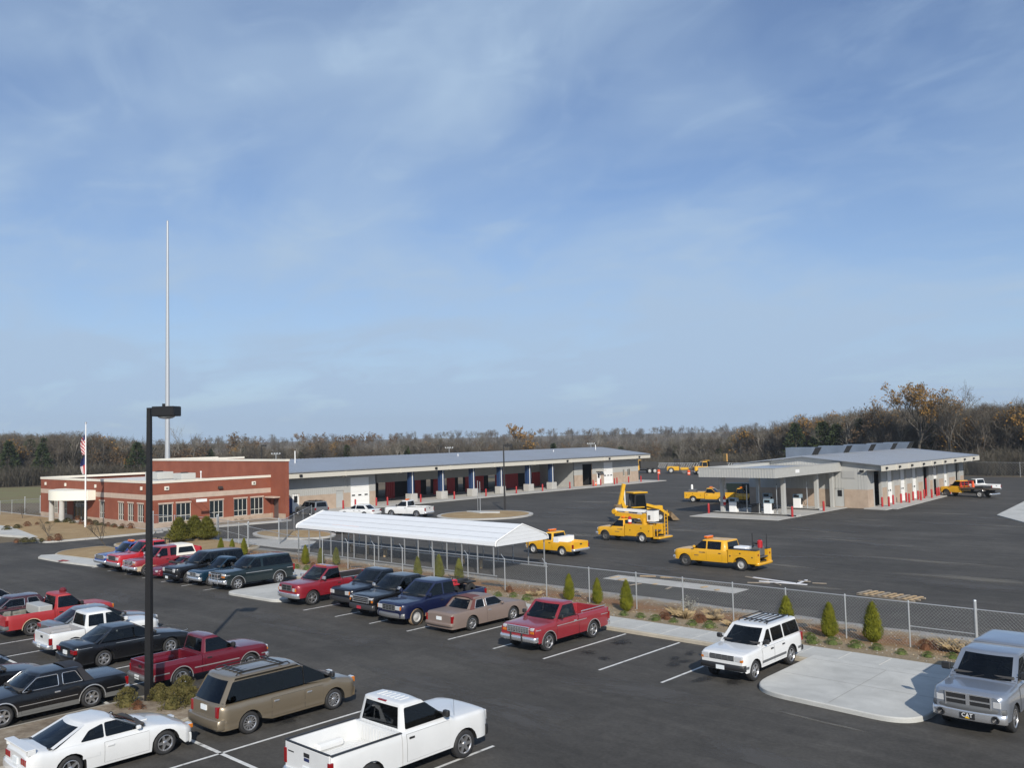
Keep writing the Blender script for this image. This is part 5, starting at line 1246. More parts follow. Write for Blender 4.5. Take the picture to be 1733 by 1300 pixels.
for sg in (1, -1): K.sidewin([(K.xfb-0.12, 0.15), (K.xrb+0.2, 0.15), (K.xrt+0.12, 0.82), (K.xft-0.12, 0.82)], sg).build('cap_window', OGLASS, root)
C2 = MB().tube([(C.xrt-0.02, y, C.zt+0.03-0.05*abs(y)**3) for y in (-0.8, -0.6, -0.3, 0, 0.3, 0.6, 0.8)], 0.018, 6); C2.build('cap_seam', TRIMS, root)
pl = MB().box(V.xf+0.125, V.xf+0.14, -0.20, 0.20, 0.47, 0.63).build('front_plate', TRIMB, root)
tm = text_mesh('CAT', 0.15, 0.003); tm.materials.append(WHITE); t_ = link('plate_lettering', tm, pl, (V.xf+0.144, 0, 0.565)); t_.rotation_euler = (R(90), 0, R(90))
MB().add([(V.xf+0.146, -0.07, 0.485), (V.xf+0.146, 0.07, 0.485), (V.xf+0.146, 0, 0.545)], [(0, 1, 2)]).build('plate_triangle', mat('plate_yellow', (0.75, 0.45, 0.02), 0.5), pl)
t = MB()
for sg in (1, -1): t.lathe([(0.11, V.xf+0.085), (0.09, V.xf+0.11), (0.02, V.xf+0.06)], 12, 'x', (0, sg*0.72, 0.55))
t.build('fog_lamps', TRIMB, root)

# white four-door SUV with roof rack
suv('suv', 'white four-door SUV with black roof rack parked beside the concrete island', rowA(-15.5, 29.05, 2.84, 0.89), S_, P_WHITE, wb=2.84, fo=0.80, ro=0.95, hw=0.89, zh=1.07, zb=1.08, zr=1.64, r=0.36, rake=0.66, group=GR1,
    opt=dict(splits=[0.02, -0.92], doors=[(0.02, 0.90), (-0.88, -0.02)], grille=(0.47, 0.78, 0.95, 3, 3, GREYM, False), head=(0.50, 0.84, 0.77, 0.96), amber=(0.70, 0.875, 0.765, 0.86), fbump=(0.46, 0.66, 0.10, 0.05), fbm=TRIMB, rbm=TRIMB, tail=(0.72, 0.875, 0.75, 1.08), rack=True, plate_f=PLATE, mould=(0.52, 0.09, GREYM), mirm=TRIMB, handle=TRIMB, nose_z=1.0, ws_glass=GLASS, seatm=SEATM))
# old red pickup
root, V, C = pickup('pickup_truck', 'old faded red single-cab pickup with square chrome grille and bed rail, beside two empty bays', rowA(-24.1, 27.95, 2.97, 0.99), S_, P_OLD, wb=2.97, fo=0.80, ro=1.15, hw=0.99, cab=1.45, zh=1.10, zb=1.13, zr=1.73, rail=1.16, r=0.37, rake=0.55, rc=0.07, group=GR1, style='spoke5', nose=0.05,
    opt=dict(grille=(0.56, 0.80, 1.00, 3, 7, CHROME, True), head=(0.66, 0.84, 0.90, 1.02), amber=(0.66, 0.86, 0.78, 0.88), fbump=(0.46, 0.66, 0.14, 0.03), lip=TRIMS, mould=(0.92, 0.03, TRIMS), tail=(0.86, 0.985, 0.66, 0.98), mirm=TRIMB, rail_cap=None, glass=GLASSL, handle=CHROME))
for sg in (0.30, -0.30): MB().bevbox(V.xf+0.10, V.xf+0.16, sg-0.03, sg+0.03, 0.42, 0.78, 0.01).build('bumper_guard', TRIMB, root)
for sg in (1, -1):
    t = MB(); y = sg*0.93; t.tube([(-0.75, y, 1.17), (-0.72, y, 1.27), (-2.35, y, 1.27), (-2.38, y, 1.17)], 0.022, 6); t.build('bed_rail', CHROME, root)
t = MB(); t.tube([(V.xf+0.015, sg*0.75, 0.96) for sg in (-1, 1)], 0.01, 4); t.build('lamp_trim', CHROME, root)
# tan coupe backed towards the camera
sedan('coupe', 'dull tan two-door coupe with maroon vinyl roof, tail towards the aisle', rowB(-29.35, 28.75, 2.74, 0.90), N, P_TAN, wb=2.74, fo=1.0, ro=1.25, hw=0.90, zh=0.93, zb=0.93, zd=0.93, zr=1.36, r=0.33, rake=0.62, rrake=0.42, rear_in=1.05, zn=0.80, zt=0.90, roofm=P_TAN, group=GR1, style='spoke6', nose=0.08, tail=0.05, rc=0.06,
    opt=dict(splits=[-0.42], gap=0.07, cpillar=0.28, doors=[(-0.42, 0.82)], grille=(0.42, 0.52, 0.74, 0, 8, CHROME, True), head=(0.5, 0.82, 0.56, 0.72), fbump=(0.36, 0.52, 0.12, 0.05), rbump=(0.36, 0.52, 0.13, 0.03), fbm=P_TAN, rbm=P_TAN, tail=(0.76, 0.87, 0.50, 0.82), plate_r=True, plate_rz=0.60, handle=CHROME, win_trim=CHROME))
def vinyl_roof(root, C, m, x1, cpil=0.28):
    # padded half-roof laid over the rear of the cabin
    b = MB()
    for sg in (1, -1):
        qa, qb = lerp(C.xrb, C.xrt, 0.12)+cpil+0.07, lerp(C.xrb, C.xrt, 0.88)+cpil-0.03
        V_ = [(x, sg*(C.w(t)+0.018), lerp(C.zb, C.zt, t)) for x, t in ((lerp(C.xrb, C.xrt, 0.02)+0.06, 0.02), (qa, 0.02), (qb, 1.0), (C.xrt+0.04, 1.0))]
        b.add(V_, [(0, 1, 2, 3)])
    n = 6; o = len(b.v)
    for i in range(n+1):
        y = lerp(-C.wt-0.018, C.wt+0.018, i/n); e = abs(y)/C.wt; z = C.zt+(C.dome+0.03)*(1-e**4)
        b.v += [(C.xrt-0.02, y, z-0.01*(1-e)), (x1, y, z+0.004)]
    for i in range(n): a = o+2*i; b.f.append((a, a+1, a+3, a+2)); b.m.append(0)
    b.build('vinyl_roof', m, root, 60, True)
tan = [o for o in COL.objects if o.name.startswith('coupe')][0]
vinyl_roof(tan, Cab(2.74/2-0.42+0.06, -2.74/2-1.25+1.05, 2.74/2-0.42-0.62, -2.74/2-1.25+1.05+0.42, 0.90, 1.36, 0.81, 0.65), VINYL, -0.50)

# blue extended-cab pickup carrying a quad bike
root, V, C = pickup('pickup_truck', 'dark blue extended-cab pickup with muddy front wheel and a quad bike in the bed', rowA(-32.3, 28.0, 3.53, 1.0), S_, P_NAVY, wb=3.53, fo=0.90, ro=1.15, hw=1.0, cab=2.15, zh=1.12, zb=1.17, zr=1.80, rail=1.14, r=0.38, rake=0.80, rc=0.14, nose=0.20, group=GR1, style='steel',
    opt=dict(splits=[0.0], doors=[(0.02, 1.22)], grille=(0.42, 0.78, 0.98, 2, 3, GREYM, True), head=(0.46, 0.86, 0.78, 0.98), amber=(0.78, 0.90, 0.80, 0.97), fbump=(0.42, 0.64, 0.12, 0.16), fbm=mat('dull_bumper', (0.22, 0.22, 0.22), 0.45, 0.5), tail=(0.84, 0.985, 0.72, 1.08), mirm=P_NAVY, nose_z=1.06, ws_glass=GLASSL))
# quad bike lying in the bed
def quad(loc, rz):
    q = empty('quad_bike', loc, rz); tag(q, 'red and black quad bike loaded in the blue pickup bed', 'quad bike')
    for x in (0.55, -0.55):
        for sg in (1, -1):
            w = MB().lathe([(0.10, -0.12), (0.27, -0.12), (0.30, -0.07), (0.30, 0.07), (0.27, 0.12), (0.10, 0.12)], 16, 'y', (x, sg*0.42, 0.30)).build('wheel', RUBBER, q, 50, True)
    MB().bevbox(-0.75, 0.1, -0.16, 0.16, 0.55, 0.78, 0.06).build('seat', TRIMB, q); MB().bevbox(0.05, 0.45, -0.2, 0.2, 0.5, 0.85, 0.08).build('tank', P_RED, q)
    for x in (0.55, -0.6): MB().bevbox(x-0.32, x+0.32, -0.5, 0.5, 0.60, 0.68, 0.03).build('fender', P_RED if x > 0 else TRIMB, q)
    MB().tube([(0.35, 0, 0.6), (0.25, 0, 0.98)], 0.03, 6).tube([(0.18, -0.42, 1.02), (0.25, -0.15, 0.98), (0.25, 0.15, 0.98), (0.18, 0.42, 1.02)], 0.02, 6).build('handlebar', TRIMB, q)
    for x in (0.62, -0.65):
        t = MB()
        for y in (-0.4, -0.2, 0, 0.2, 0.4): t.tube([(x-0.28, y, 0.78), (x+0.28, y, 0.78)], 0.012, 5)
        t.tube([(x-0.28, -0.42, 0.78), (x-0.28, 0.42, 0.78)], 0.012, 5).tube([(x+0.28, -0.42, 0.78), (x+0.28, 0.42, 0.78)], 0.012, 5); t.tube([(x, -0.3, 0.62), (x, -0.3, 0.78)], 0.012, 5).tube([(x, 0.3, 0.62), (x, 0.3, 0.78)], 0.012, 5); t.build('cargo_rack', TRIMB, q)
    return q
bx_, by_ = root.location.x, root.location.y
quad((bx_, by_+1.75, 0.785), S_)
# mud ring on the blue truck's front wheel
MB().lathe([(0.372, 0.118), (0.383, 0.09), (0.384, -0.09)], 28, 'y', (3.53/2, 1.0-0.11-0.03, 0.38)).build('mud_on_tyre', mat('dried_clay', (0.30, 0.21, 0.13), 0.95, var=0.3), root, 50, True)
MB().bevbox(3.53/2-0.62, 3.53/2-0.50, 0.80, 0.992, 0.35, 0.62, 0.02).build('mud_flap', MATS['dried_clay'], root)
# black chrome-grille pickup
root, V, C = pickup('pickup_truck', 'black extended-cab pickup with wide chrome grille, red plate and chrome mirrors', rowA(-34.95, 28.35, 3.6, 0.97), S_, P_BLACK, wb=3.6, fo=0.88, ro=1.15, hw=0.97, cab=2.05, zh=1.12, zb=1.16, zr=1.78, rail=1.14, r=0.38, rake=0.75, rc=0.10, group=GR1,
    opt=dict(splits=[0.12], doors=[(0.12, 1.26)], grille=(0.60, 0.80, 1.03, 2, 0, CHROME, True), head=(0.64, 0.90, 0.92, 1.03), amber=(0.80, 0.925, 0.80, 0.91), fbump=(0.44, 0.68, 0.12, 0.08), fbm=mat('dark_bumper', (0.06, 0.06, 0.065), 0.35, 0.3), tail=(0.84, 0.96, 0.7, 1.08), mirm=CHROME, nose_z=1.08, ws_glass=GLASSL))
MB().box(V.xf+0.125, V.xf+0.14, -0.16, 0.16, 0.48, 0.62).build('front_plate', mat('red_plate', (0.40, 0.03, 0.05), 0.5), root)
# dark blue-black pickup
pickup('pickup_truck', 'blue-black pickup with dark bumper and large round-cornered headlights, right of red pickup', rowA(-37.75, 29.15, 3.2, 0.98), S_, P_DBLUE, wb=3.2, fo=0.90, ro=1.1, hw=0.98, cab=1.75, zh=1.10, zb=1.15, zr=1.76, rail=1.12, r=0.37, rake=0.80, rc=0.14, nose=0.20, group=GR1,
    opt=dict(grille=(0.40, 0.74, 0.94, 1, 0, TRIMB, False), head=(0.46, 0.84, 0.76, 0.96), amber=(0.78, 0.885, 0.78, 0.95), fbump=(0.40, 0.64, 0.12, 0.14), fbm=mat('dark_plastic_bumper', (0.03, 0.03, 0.033), 0.4), tail=(0.84, 0.96, 0.7, 1.06), mirm=P_DBLUE, nose_z=1.02))
# red single-cab with drop fenders
root, V, C = pickup('pickup_truck', 'red single-cab pickup with big chrome bumper and long bed beside the far concrete island', rowA(-40.74, 28.0, 3.45, 0.99), S_, P_RAM, wb=3.45, fo=0.98, ro=1.25, hw=0.99, cab=1.55, zh=1.20, zb=1.20, zr=1.84, rail=1.20, r=0.39, rake=0.72, rc=0.15, sill=0.46, nose=0.22, group=GR1, liner=TRIMB, cowl=0.42,
    opt=dict(grille=(0.42, 0.86, 1.10, 1, 1, GREYM, True), head=(0.52, 0.86, 0.80, 0.98), amber=(0.80, 0.915, 0.80, 0.97), fbump=(0.46, 0.70, 0.14, 0.14), fbm=CHROME, tail=(0.84, 0.97, 0.75, 1.1), mirm=CHROME, mirs=1.1, nose_z=1.16, ws_glass=GLASSL, rail_cap=TRIMS))
t = MB()
for y in (-0.4, -0.2, 0, 0.2, 0.4): t.bevbox(C.xft-0.10, C.xft-0.03, y-0.04, y+0.04, C.zt+0.03, C.zt+0.09, 0.015)
t.build('cab_marker_lights', LAMPA, root)

# ---- left part of the row
root, V, C = suv('suv', 'dark green two-door SUV with chrome grille guard and silver side trim', rowA(-48.55, 28.1, 2.84, 0.97), S_, P_GREEN, wb=2.84, fo=0.88, ro=1.1, hw=0.97, zh=1.14, zb=1.16, zr=1.76, r=0.38, rake=0.70, rear_rake=0.16, group=GR1, style='spoke6',
    opt=dict(splits=[-0.25], gap=0.08, doors=[(-0.28, 0.88)], grille=(0.58, 0.82, 1.04, 2, 0, GREYM, True), head=(0.62, 0.90, 0.92, 1.04), amber=(0.62, 0.92, 0.80, 0.90), fbump=(0.44, 0.66, 0.12, 0.06), tail=(0.80, 0.95, 0.75, 1.12), mould=(0.93, 0.03, TRIMS), lip=TRIMS, mirm=TRIMB))
def guard(root, V, w=0.6):
    t = MB(); x = V.xf+0.2
    for z in (0.55, 0.78, 1.0): t.tube([(x-0.1, -w, z), (x, -w*0.8, z), (x, w*0.8, z), (x-0.1, w, z)], 0.022, 6)
    for y in (-w*0.8, -0.2, 0.2, w*0.8): t.tube([(x, y, 0.45), (x, y, 1.05)], 0.022, 6)
    t.beam((x, -w*0.6, 0.5), (V.xf, -w*0.6, 0.5), 0.05); t.beam((x, w*0.6, 0.5), (V.xf, w*0.6, 0.5), 0.05); t.build('grille_guard', CHROME, root)
guard(root, V)
root, V, C = pickup('pickup_truck', 'small teal blue pickup with twin chrome-ringed headlights beside dark green SUV', rowA(-51.3, 27.9, 2.85, 0.86), S_, P_TEAL, wb=2.85, fo=0.78, ro=1.05, hw=0.86, cab=1.45, zh=0.98, zb=1.00, zr=1.56, rail=1.0, r=0.34, rake=0.66, group=GR1,
    opt=dict(grille=(0.34, 0.66, 0.84, 2, 1, CHROME, True), head=(0.40, 0.80, 0.66, 0.84), fbump=(0.40, 0.60, 0.12, 0.05), tail=(0.74, 0.85, 0.6, 0.92), mirm=TRIMB))
suv('suv', 'black SUV with bright clustered headlights and chrome wheels, third from island', rowA(-53.5, 27.6, 3.0, 0.95), S_, P_BLACK, wb=3.0, fo=0.92, ro=1.0, hw=0.95, zh=1.10, zb=1.13, zr=1.76, r=0.38, rake=0.80, group=GR1, style='spoke5', rc=0.12, nose=0.18,
    opt=dict(splits=[0.0, -0.95], doors=[(0.02, 1.0), (-0.95, -0.02)], grille=(0.50, 0.76, 0.96, 1, 0, CHROME, False), head=(0.54, 0.88, 0.76, 0.98), fbump=(0.36, 0.62, 0.12, 0.14), fbm=P_BLACK, rbm=P_BLACK, tail=(0.78, 0.94, 0.75, 1.1), mirm=P_BLACK, plate_f=PLATE, nose_z=1.02))
sedan('coupe', 'low dark red car nosed between the black SUV and red and white SUV', (-57.35, 29.15), S_, P_MAR, wb=2.5, fo=0.9, ro=0.95, hw=0.84, zh=0.84, zb=0.86, zd=0.88, zr=1.22, r=0.30, rake=0.8, rrake=0.7, zn=0.60, group=GR1, opt=dict(splits=[-0.5], doors=[(-0.4, 0.75)], head=(0.45, 0.74, 0.48, 0.60), fbm=P_MAR, rbm=P_MAR, tail=(0.4, 0.78, 0.62, 0.78), fbump=(0.26, 0.44, 0.10, 0.14)))
root, V, C = suv('suv', 'red two-door SUV with white hardtop, beige lower sides and grille guard', rowA(-58.9, 27.4, 2.66, 0.98), S_, P_OLD, wb=2.66, fo=0.82, ro=0.95, hw=0.98, zh=1.12, zb=1.15, zr=1.78, r=0.38, rake=0.56, rear_rake=0.20, group=GR1, roofm=P_OLD, two=0.66, twom=P_BEIGE, nose=0.05,
    opt=dict(splits=[-0.22], gap=0.10, doors=[(-0.22, 0.86)], grille=(0.55, 0.84, 1.02, 2, 5, CHROME, True), head=(0.62, 0.88, 0.90, 1.03), amber=(0.62, 0.88, 0.80, 0.88), fbump=(0.46, 0.66, 0.13, 0.03), tail=(0.86, 0.97, 0.66, 1.0), lip=P_BEIGE, mirm=CHROME))
guard(root, V, 0.55)
K = Cab(C.xrb+1.60, C.xrb-0.02, C.xrb+1.50, C.xrt-0.02, C.zb+0.04, C.zt+0.012, C.wb+0.016, C.wt+0.016, bf=0.02, br=0.06, dome=0.065)
K.mesh().build('white_hardtop', mat('hardtop_white', (0.72, 0.69, 0.62), 0.6), root, 38, True)
for sg in (1, -1): K.sidewin([(K.xfb-0.22, 0.18), (K.xrb+0.2, 0.18), (K.xrt+0.12, 0.80), (K.xft-0.2, 0.80)], sg).build('hardtop_window', OGLASS, root)
K.front(0.15, 0.85, rear=True).build('hardtop_rear_glass', OGLASS, root)
root, V, C = pickup('pickup_truck', 'tall bright red heavy pickup with long cab and headache rack', (-62.35, 27.45+1.98), S_, P_RED, wb=3.96, fo=0.92, ro=1.2, hw=1.01, cab=2.1, zh=1.26, zb=1.30, zr=1.98, rail=1.30, r=0.41, rake=0.70, sill=0.5, group=GR1,
    opt=dict(splits=[0.42], doors=[(0.45, 1.44)], grille=(0.52, 0.92, 1.16, 2, 0, GREYM, True), head=(0.58, 0.92, 0.92, 1.12), fbump=(0.52, 0.76, 0.14, 0.08), tail=(0.86, 0.99, 0.85, 1.2), mirm=TRIMB, mirs=1.3, nose_z=1.22, ws_glass=GLASSL))
t = MB(); xk = C.xrb-0.14
for z in (1.35, 2.02): t.beam((xk, -0.92, z), (xk, 0.92, z), 0.05)
for y in (-0.92, -0.3, 0.3, 0.92): t.beam((xk, y, 1.3), (xk, y, 2.05), 0.05)
t.build('headache_rack', TRIMB, root)
pickup('pickup_truck', 'blue older pickup with wide chrome grille at the far end of the row', (-65.25, 27.75+1.6), S_, P_BLUE, wb=3.2, fo=0.85, ro=1.15, hw=0.98, cab=1.5, zh=1.06, zb=1.08, zr=1.68, rail=1.08, r=0.36, rake=0.55, group=GR1,
    opt=dict(grille=(0.62, 0.76, 0.98, 3, 5, CHROME, True), head=(0.66, 0.88, 0.80, 0.96), fbump=(0.44, 0.64, 0.13, 0.04), tail=(0.84, 0.96, 0.7, 1.0), lightbar=(0.2, 0.3)))

# ---- middle rows
root, V, C = pickup('pickup_truck', 'white single-cab pickup with empty bed and black rail caps in the foreground', rowB(-18.05, 17.3-3.25, 3.25, 1.0), N, P_WHITE, wb=3.25, fo=0.95, ro=1.2, hw=1.0, cab=1.72, zh=1.18, zb=1.24, zr=1.86, rail=1.24, floor=0.76, r=0.38, rake=0.80, rc=0.10, sill=0.42, nose=0.14, group=GR2, style='spoke6', tl=0.05,
    opt=dict(doors=[(-0.45, 1.05)], grille=(0.50, 0.84, 1.06, 1, 0, GREYM, True), head=(0.56, 0.92, 0.80, 1.08), fbump=(0.44, 0.72, 0.13, 0.12), fbm=TRIMB, rbm=CHROME, rbump=(0.44, 0.62, 0.14, 0.04), tail=(0.86, 0.985, 0.70, 1.08), tail_in=0.10, rail_cap=TRIMB, handle=TRIMB, mirm=TRIMB, mirs=1.1, plate_r=True, nose_z=1.12, ws_glass=GLASS, wi=0.02))
MB().bevbox(V.xr-0.012, V.xr-0.001, -0.11, 0.11, 0.92, 1.0, 0.004).build('oval_badge', mat('badge_blue', (0.02, 0.03, 0.10), 0.3), root)
MB().bevbox(V.xr-0.010, V.xr-0.001, 0.55, 0.80, 1.02, 1.05, 0.003).build('script_badge', TRIMB, root)
MB().bevbox(C.xrt-0.015, C.xrt+0.06, -0.17, 0.17, C.zt-0.005, C.zt+0.035, 0.012).build('brake_light', LAMPR, root)
t = MB()
for y in (-0.45, -0.27, -0.09, 0.09, 0.27, 0.45): t.box(C.xrt+0.22, C.xft-0.25, y-0.03, y+0.03, C.zt+0.04, C.zt+0.068)
t.build('roof_ribs', P_WHITE, root)
t = MB()
for k in range(11): y = -0.6+0.12*k; t.box(V.xr+0.12, C.xrb-0.1, y-0.02, y+0.02, 0.761, 0.775)
for k in range(11): y = -0.6+0.12*k; t.box(C.xrb-0.11, C.xrb-0.095, y-0.02, y+0.02, 0.8, 1.18)
t.build('bed_ribs', P_WHITE, root)
MB().tube([(1.35, -0.85, 1.2), (1.33, -0.85, 1.95)], 0.006, 4).build('aerial', TRIMB, root)
# gold minivan
root, V, C = suv('minivan', 'gold minivan with dark tinted windows and black roof rack beside the lamp island', rowB(-24.55, 14.6, 3.07, 0.95), N, P_GOLD, wb=3.07, fo=0.95, ro=1.00, hw=0.95, zh=0.98, zb=1.02, zr=1.70, r=0.33, rake=1.22, rear_rake=0.38, cowl=-0.10, sill=0.28, group=GR2, cat='minivan', style='spoke12', rc=0.16, nose=0.26, tail=0.20, zn=0.80, zm=0.66,
    opt=dict(splits=[0.40], gap=0.012, cc=0.15, dome=0.075, glass=GLASSD, ws_glass=GLASS, seatm=SEATT, doors=[(0.40, 1.08), (-0.80, 0.36)], head=(0.50, 0.78, 0.68, 0.86), amber=(0.74, 0.85, 0.68, 0.85), fbump=(0.30, 0.60, 0.12, 0.20), fbm=P_GOLD, rbm=P_GOLD, rbump=(0.34, 0.62, 0.14, 0.06), tail=(0.66, 0.80, 0.66, 0.98), tail_in=0.16, rack=True, mould=(0.52, 0.08, P_GOLD), mirm=TRIMB, handle=CHROME, plate_r=True, plate_rz=0.80, rg0=0.06, rgw=0.97))
# white coupe with rear spoiler
root, V, C = sedan('sports_coupe', 'white two-door sports coupe with rear spoiler in the left foreground', rowB(-24.85, 12.1-2.57, 2.57, 0.91), N, P_WHITE, wb=2.57, fo=0.90, ro=1.05, hw=0.91, zh=0.90, zb=0.90, zd=0.95, zr=1.31, r=0.33, rake=0.85, rrake=0.95, rear_in=0.42, zn=0.60, zt=0.92, group=GR2, cat='sports car', style='spoke5', rc=0.14, nose=0.26, tail=0.16, sill=0.20,
    opt=dict(splits=[-0.38], gap=0.02, cpillar=0.12, doors=[(-0.42, 0.80)], amber=(0.66, 0.78, 0.50, 0.62), head=(0.42, 0.70, 0.50, 0.63), fbump=(0.18, 0.46, 0.12, 0.24), rbump=(0.26, 0.56, 0.13, 0.08), fbm=P_WHITE, rbm=P_WHITE, mirm=P_WHITE, handle=P_WHITE, plate_r=True, plate_rz=0.60, wins=[[(0.66, 0.10), (-0.36, 0.10), (-0.36, 0.90), (-0.02, 0.90)], [(-0.40, 0.10), (-1.02, 0.12), (-0.78, 0.66), (-0.40, 0.88)]], rg0=0.10, rgw=0.92))
for sg in (1, -1):
    for k in range(3):
        y0 = 0.40+0.12*k; a, b = sorted((sg*y0, sg*(y0+0.09))); MB().bevbox(V.xr-0.02, V.xr+0.05, a, b, 0.64, 0.80, 0.012).build('tail_light', LAMPR, root)
t = MB().bevbox(V.xr-0.02, V.xr+0.22, -0.80, 0.80, 1.02, 1.055, 0.012)
for sg in (1, -1): a, b = sorted((sg*0.70, sg*0.80)); t.bevbox(V.xr+0.02, V.xr+0.22, a, b, 0.90, 1.02, 0.01)
t.build('spoiler', P_WHITE, root)
t = MB().bevbox(0.55, 1.05, -0.25, 0.25, 0.905, 0.945, 0.015); t.build('bonnet_scoop', P_WHITE, root)
MB().bevbox(V.xr+0.42, V.xr+0.60, -0.914, -0.90, 0.42, 0.445, 0.004).build('side_marker', LAMPR, root)
t = V.patch(-1.0, -0.55, 0.50, 0.60, 0.012, -1, 3, 2); t.build('side_scoop', P_WHITE, root)
# maroon compact pickup
root, V, C = pickup('pickup_truck', 'maroon compact pickup with silver trim beside the lamp post island', rowB(-31.1, 15.75, 2.75, 0.86), N, P_MAR, wb=2.75, fo=0.80, ro=1.15, hw=0.86, cab=1.45, zh=1.00, zb=1.04, zr=1.58, rail=1.02, floor=0.70, r=0.34, rake=0.70, group=GR2, style='spoke5',
    opt=dict(grille=(0.44, 0.70, 0.88, 2, 0, GREYM, True), head=(0.48, 0.80, 0.72, 0.88), amber=(0.70, 0.845, 0.70, 0.78), fbump=(0.42, 0.60, 0.12, 0.06), lip=TRIMS, mould=(0.60, 0.04, TRIMS), tail=(0.76, 0.85, 0.60, 0.86), rbump=(0.42, 0.58, 0.15, 0.03), rbm=mat('worn_bumper', (0.20, 0.20, 0.20), 0.5, 0.4), plate_r=True, plate_rz=0.44, mirm=TRIMB, handle=TRIMB))
# black four-door sedan
sedan('sedan', 'black four-door sedan with chrome wheels between white pickup and an empty bay', rowB(-36.4, 15.2, 2.75, 0.92), N, P_BLACK, wb=2.75, fo=1.0, ro=1.15, hw=0.92, zh=0.93, zb=0.95, zd=1.0, zr=1.40, r=0.33, rake=0.85, rrake=0.75, rear_in=0.70, zn=0.72, group=GR2, style='spoke6', rc=0.14, nose=0.24, tail=0.15,
    opt=dict(splits=[-0.15], gap=0.025, cpillar=0.15, doors=[(-0.12, 0.85), (-0.90, -0.16)], head=(0.45, 0.76, 0.54, 0.68), amber=(0.74, 0.83, 0.55, 0.67), fbump=(0.24, 0.48, 0.12, 0.20), rbump=(0.30, 0.60, 0.14, 0.08), fbm=P_BLACK, rbm=P_BLACK, tail=(0.52, 0.89, 0.68, 0.84), plate_r=True, plate_rz=0.62, mirm=P_BLACK, handle=P_BLACK, mould=(0.86, 0.012, TRIMS)))
# white extended-cab compact pickup
pickup('pickup_truck', 'white extended-cab compact pickup with open bed in the middle row', rowB(-39.5, 15.25, 2.9, 0.86), N, P_WHITE, wb=2.9, fo=0.80, ro=1.0, hw=0.86, cab=1.95, zh=1.0, zb=1.05, zr=1.60, rail=1.02, floor=0.70, r=0.35, rake=0.74, rc=0.12, nose=0.18, group=GR2, style='steel', liner=LINERG,
    opt=dict(splits=[-0.15], gap=0.06, doors=[(-0.15, 1.0)], grille=(0.4, 0.7, 0.88, 2, 0, GREYM, False), head=(0.44, 0.78, 0.70, 0.86), fbump=(0.40, 0.58, 0.12, 0.10), rbump=(0.42, 0.58, 0.15, 0.03), tail=(0.77, 0.86, 0.58, 0.86), plate_r=True, plate_rz=0.44, mirm=P_WHITE, handle=TRIMB))
# silver sedan
sedan('sedan', 'silver-grey sedan with dark rear window behind white extended-cab pickup', (-42.38, 17.6), N, P_GREY, wb=2.7, fo=0.95, ro=1.15, hw=0.88, zh=0.92, zb=0.95, zd=1.02, zr=1.44, r=0.32, rake=0.85, rrake=0.85, rear_in=0.45, zn=0.7, group=GR2, rc=0.14, nose=0.24, tail=0.16,
    opt=dict(splits=[-0.15], gap=0.025, doors=[(-0.12, 0.85), (-0.85, -0.16)], head=(0.42, 0.72, 0.54, 0.68), fbm=P_GREY, rbm=P_GREY, fbump=(0.24, 0.48, 0.12, 0.20), rbump=(0.30, 0.6, 0.12, 0.1), tail=(0.5, 0.86, 0.76, 0.92), mirm=P_GREY, handle=P_GREY))
# red pickup with white tool box
root, V, C = pickup('pickup_truck', 'red work pickup with a pale tool box across the bed and roof beacon', (-46.0, 17.0), N, P_TRED, wb=2.95, fo=0.82, ro=1.15, hw=0.93, cab=1.45, zh=1.06, zb=1.08, zr=1.68, rail=1.06, floor=0.74, r=0.36, rake=0.62, group=GR2, liner=TRIMB,
    opt=dict(grille=(0.5, 0.74, 0.94, 2, 0, GREYM, False), head=(0.55, 0.84, 0.76, 0.94), amber=(0.84, 0.925, 0.76, 0.94), fbump=(0.44, 0.62, 0.12, 0.05), rbump=(0.44, 0.60, 0.16, 0.03), rbm=GREYM, tail=(0.83, 0.925, 0.62, 0.88), lip=P_BEIGE, mirm=TRIMB))
MB().bevbox(C.xrb-0.72, C.xrb-0.10, -0.84, 0.84, 0.86, 1.30, 0.03).build('tool_box', mat('pale_aluminium', (0.48, 0.48, 0.46), 0.5, 0.3), root)
MB().lathe([(0.16, C.zt+0.04), (0.17, C.zt+0.14), (0.10, C.zt+0.24), (0.0, C.zt+0.26)], 12, c=(C.xrt+0.55, 0, 0)).build('roof_beacon', mat('dark_red_beacon', (0.12, 0.01, 0.015), 0.4), root)
t = MB(); rg = random.Random(5)
for k in range(9): x = rg.uniform(V.xr+0.3, C.xrb-1.0); y = rg.uniform(-0.6, 0.6); t.bevbox(x-0.15, x+0.15, y-0.1, y+0.1, 0.745, rg.uniform(0.9, 1.1), 0.03)
t.build('load', mat('scrap_load', (0.20, 0.19, 0.16), 0.8, var=0.5, vscale=2), root)
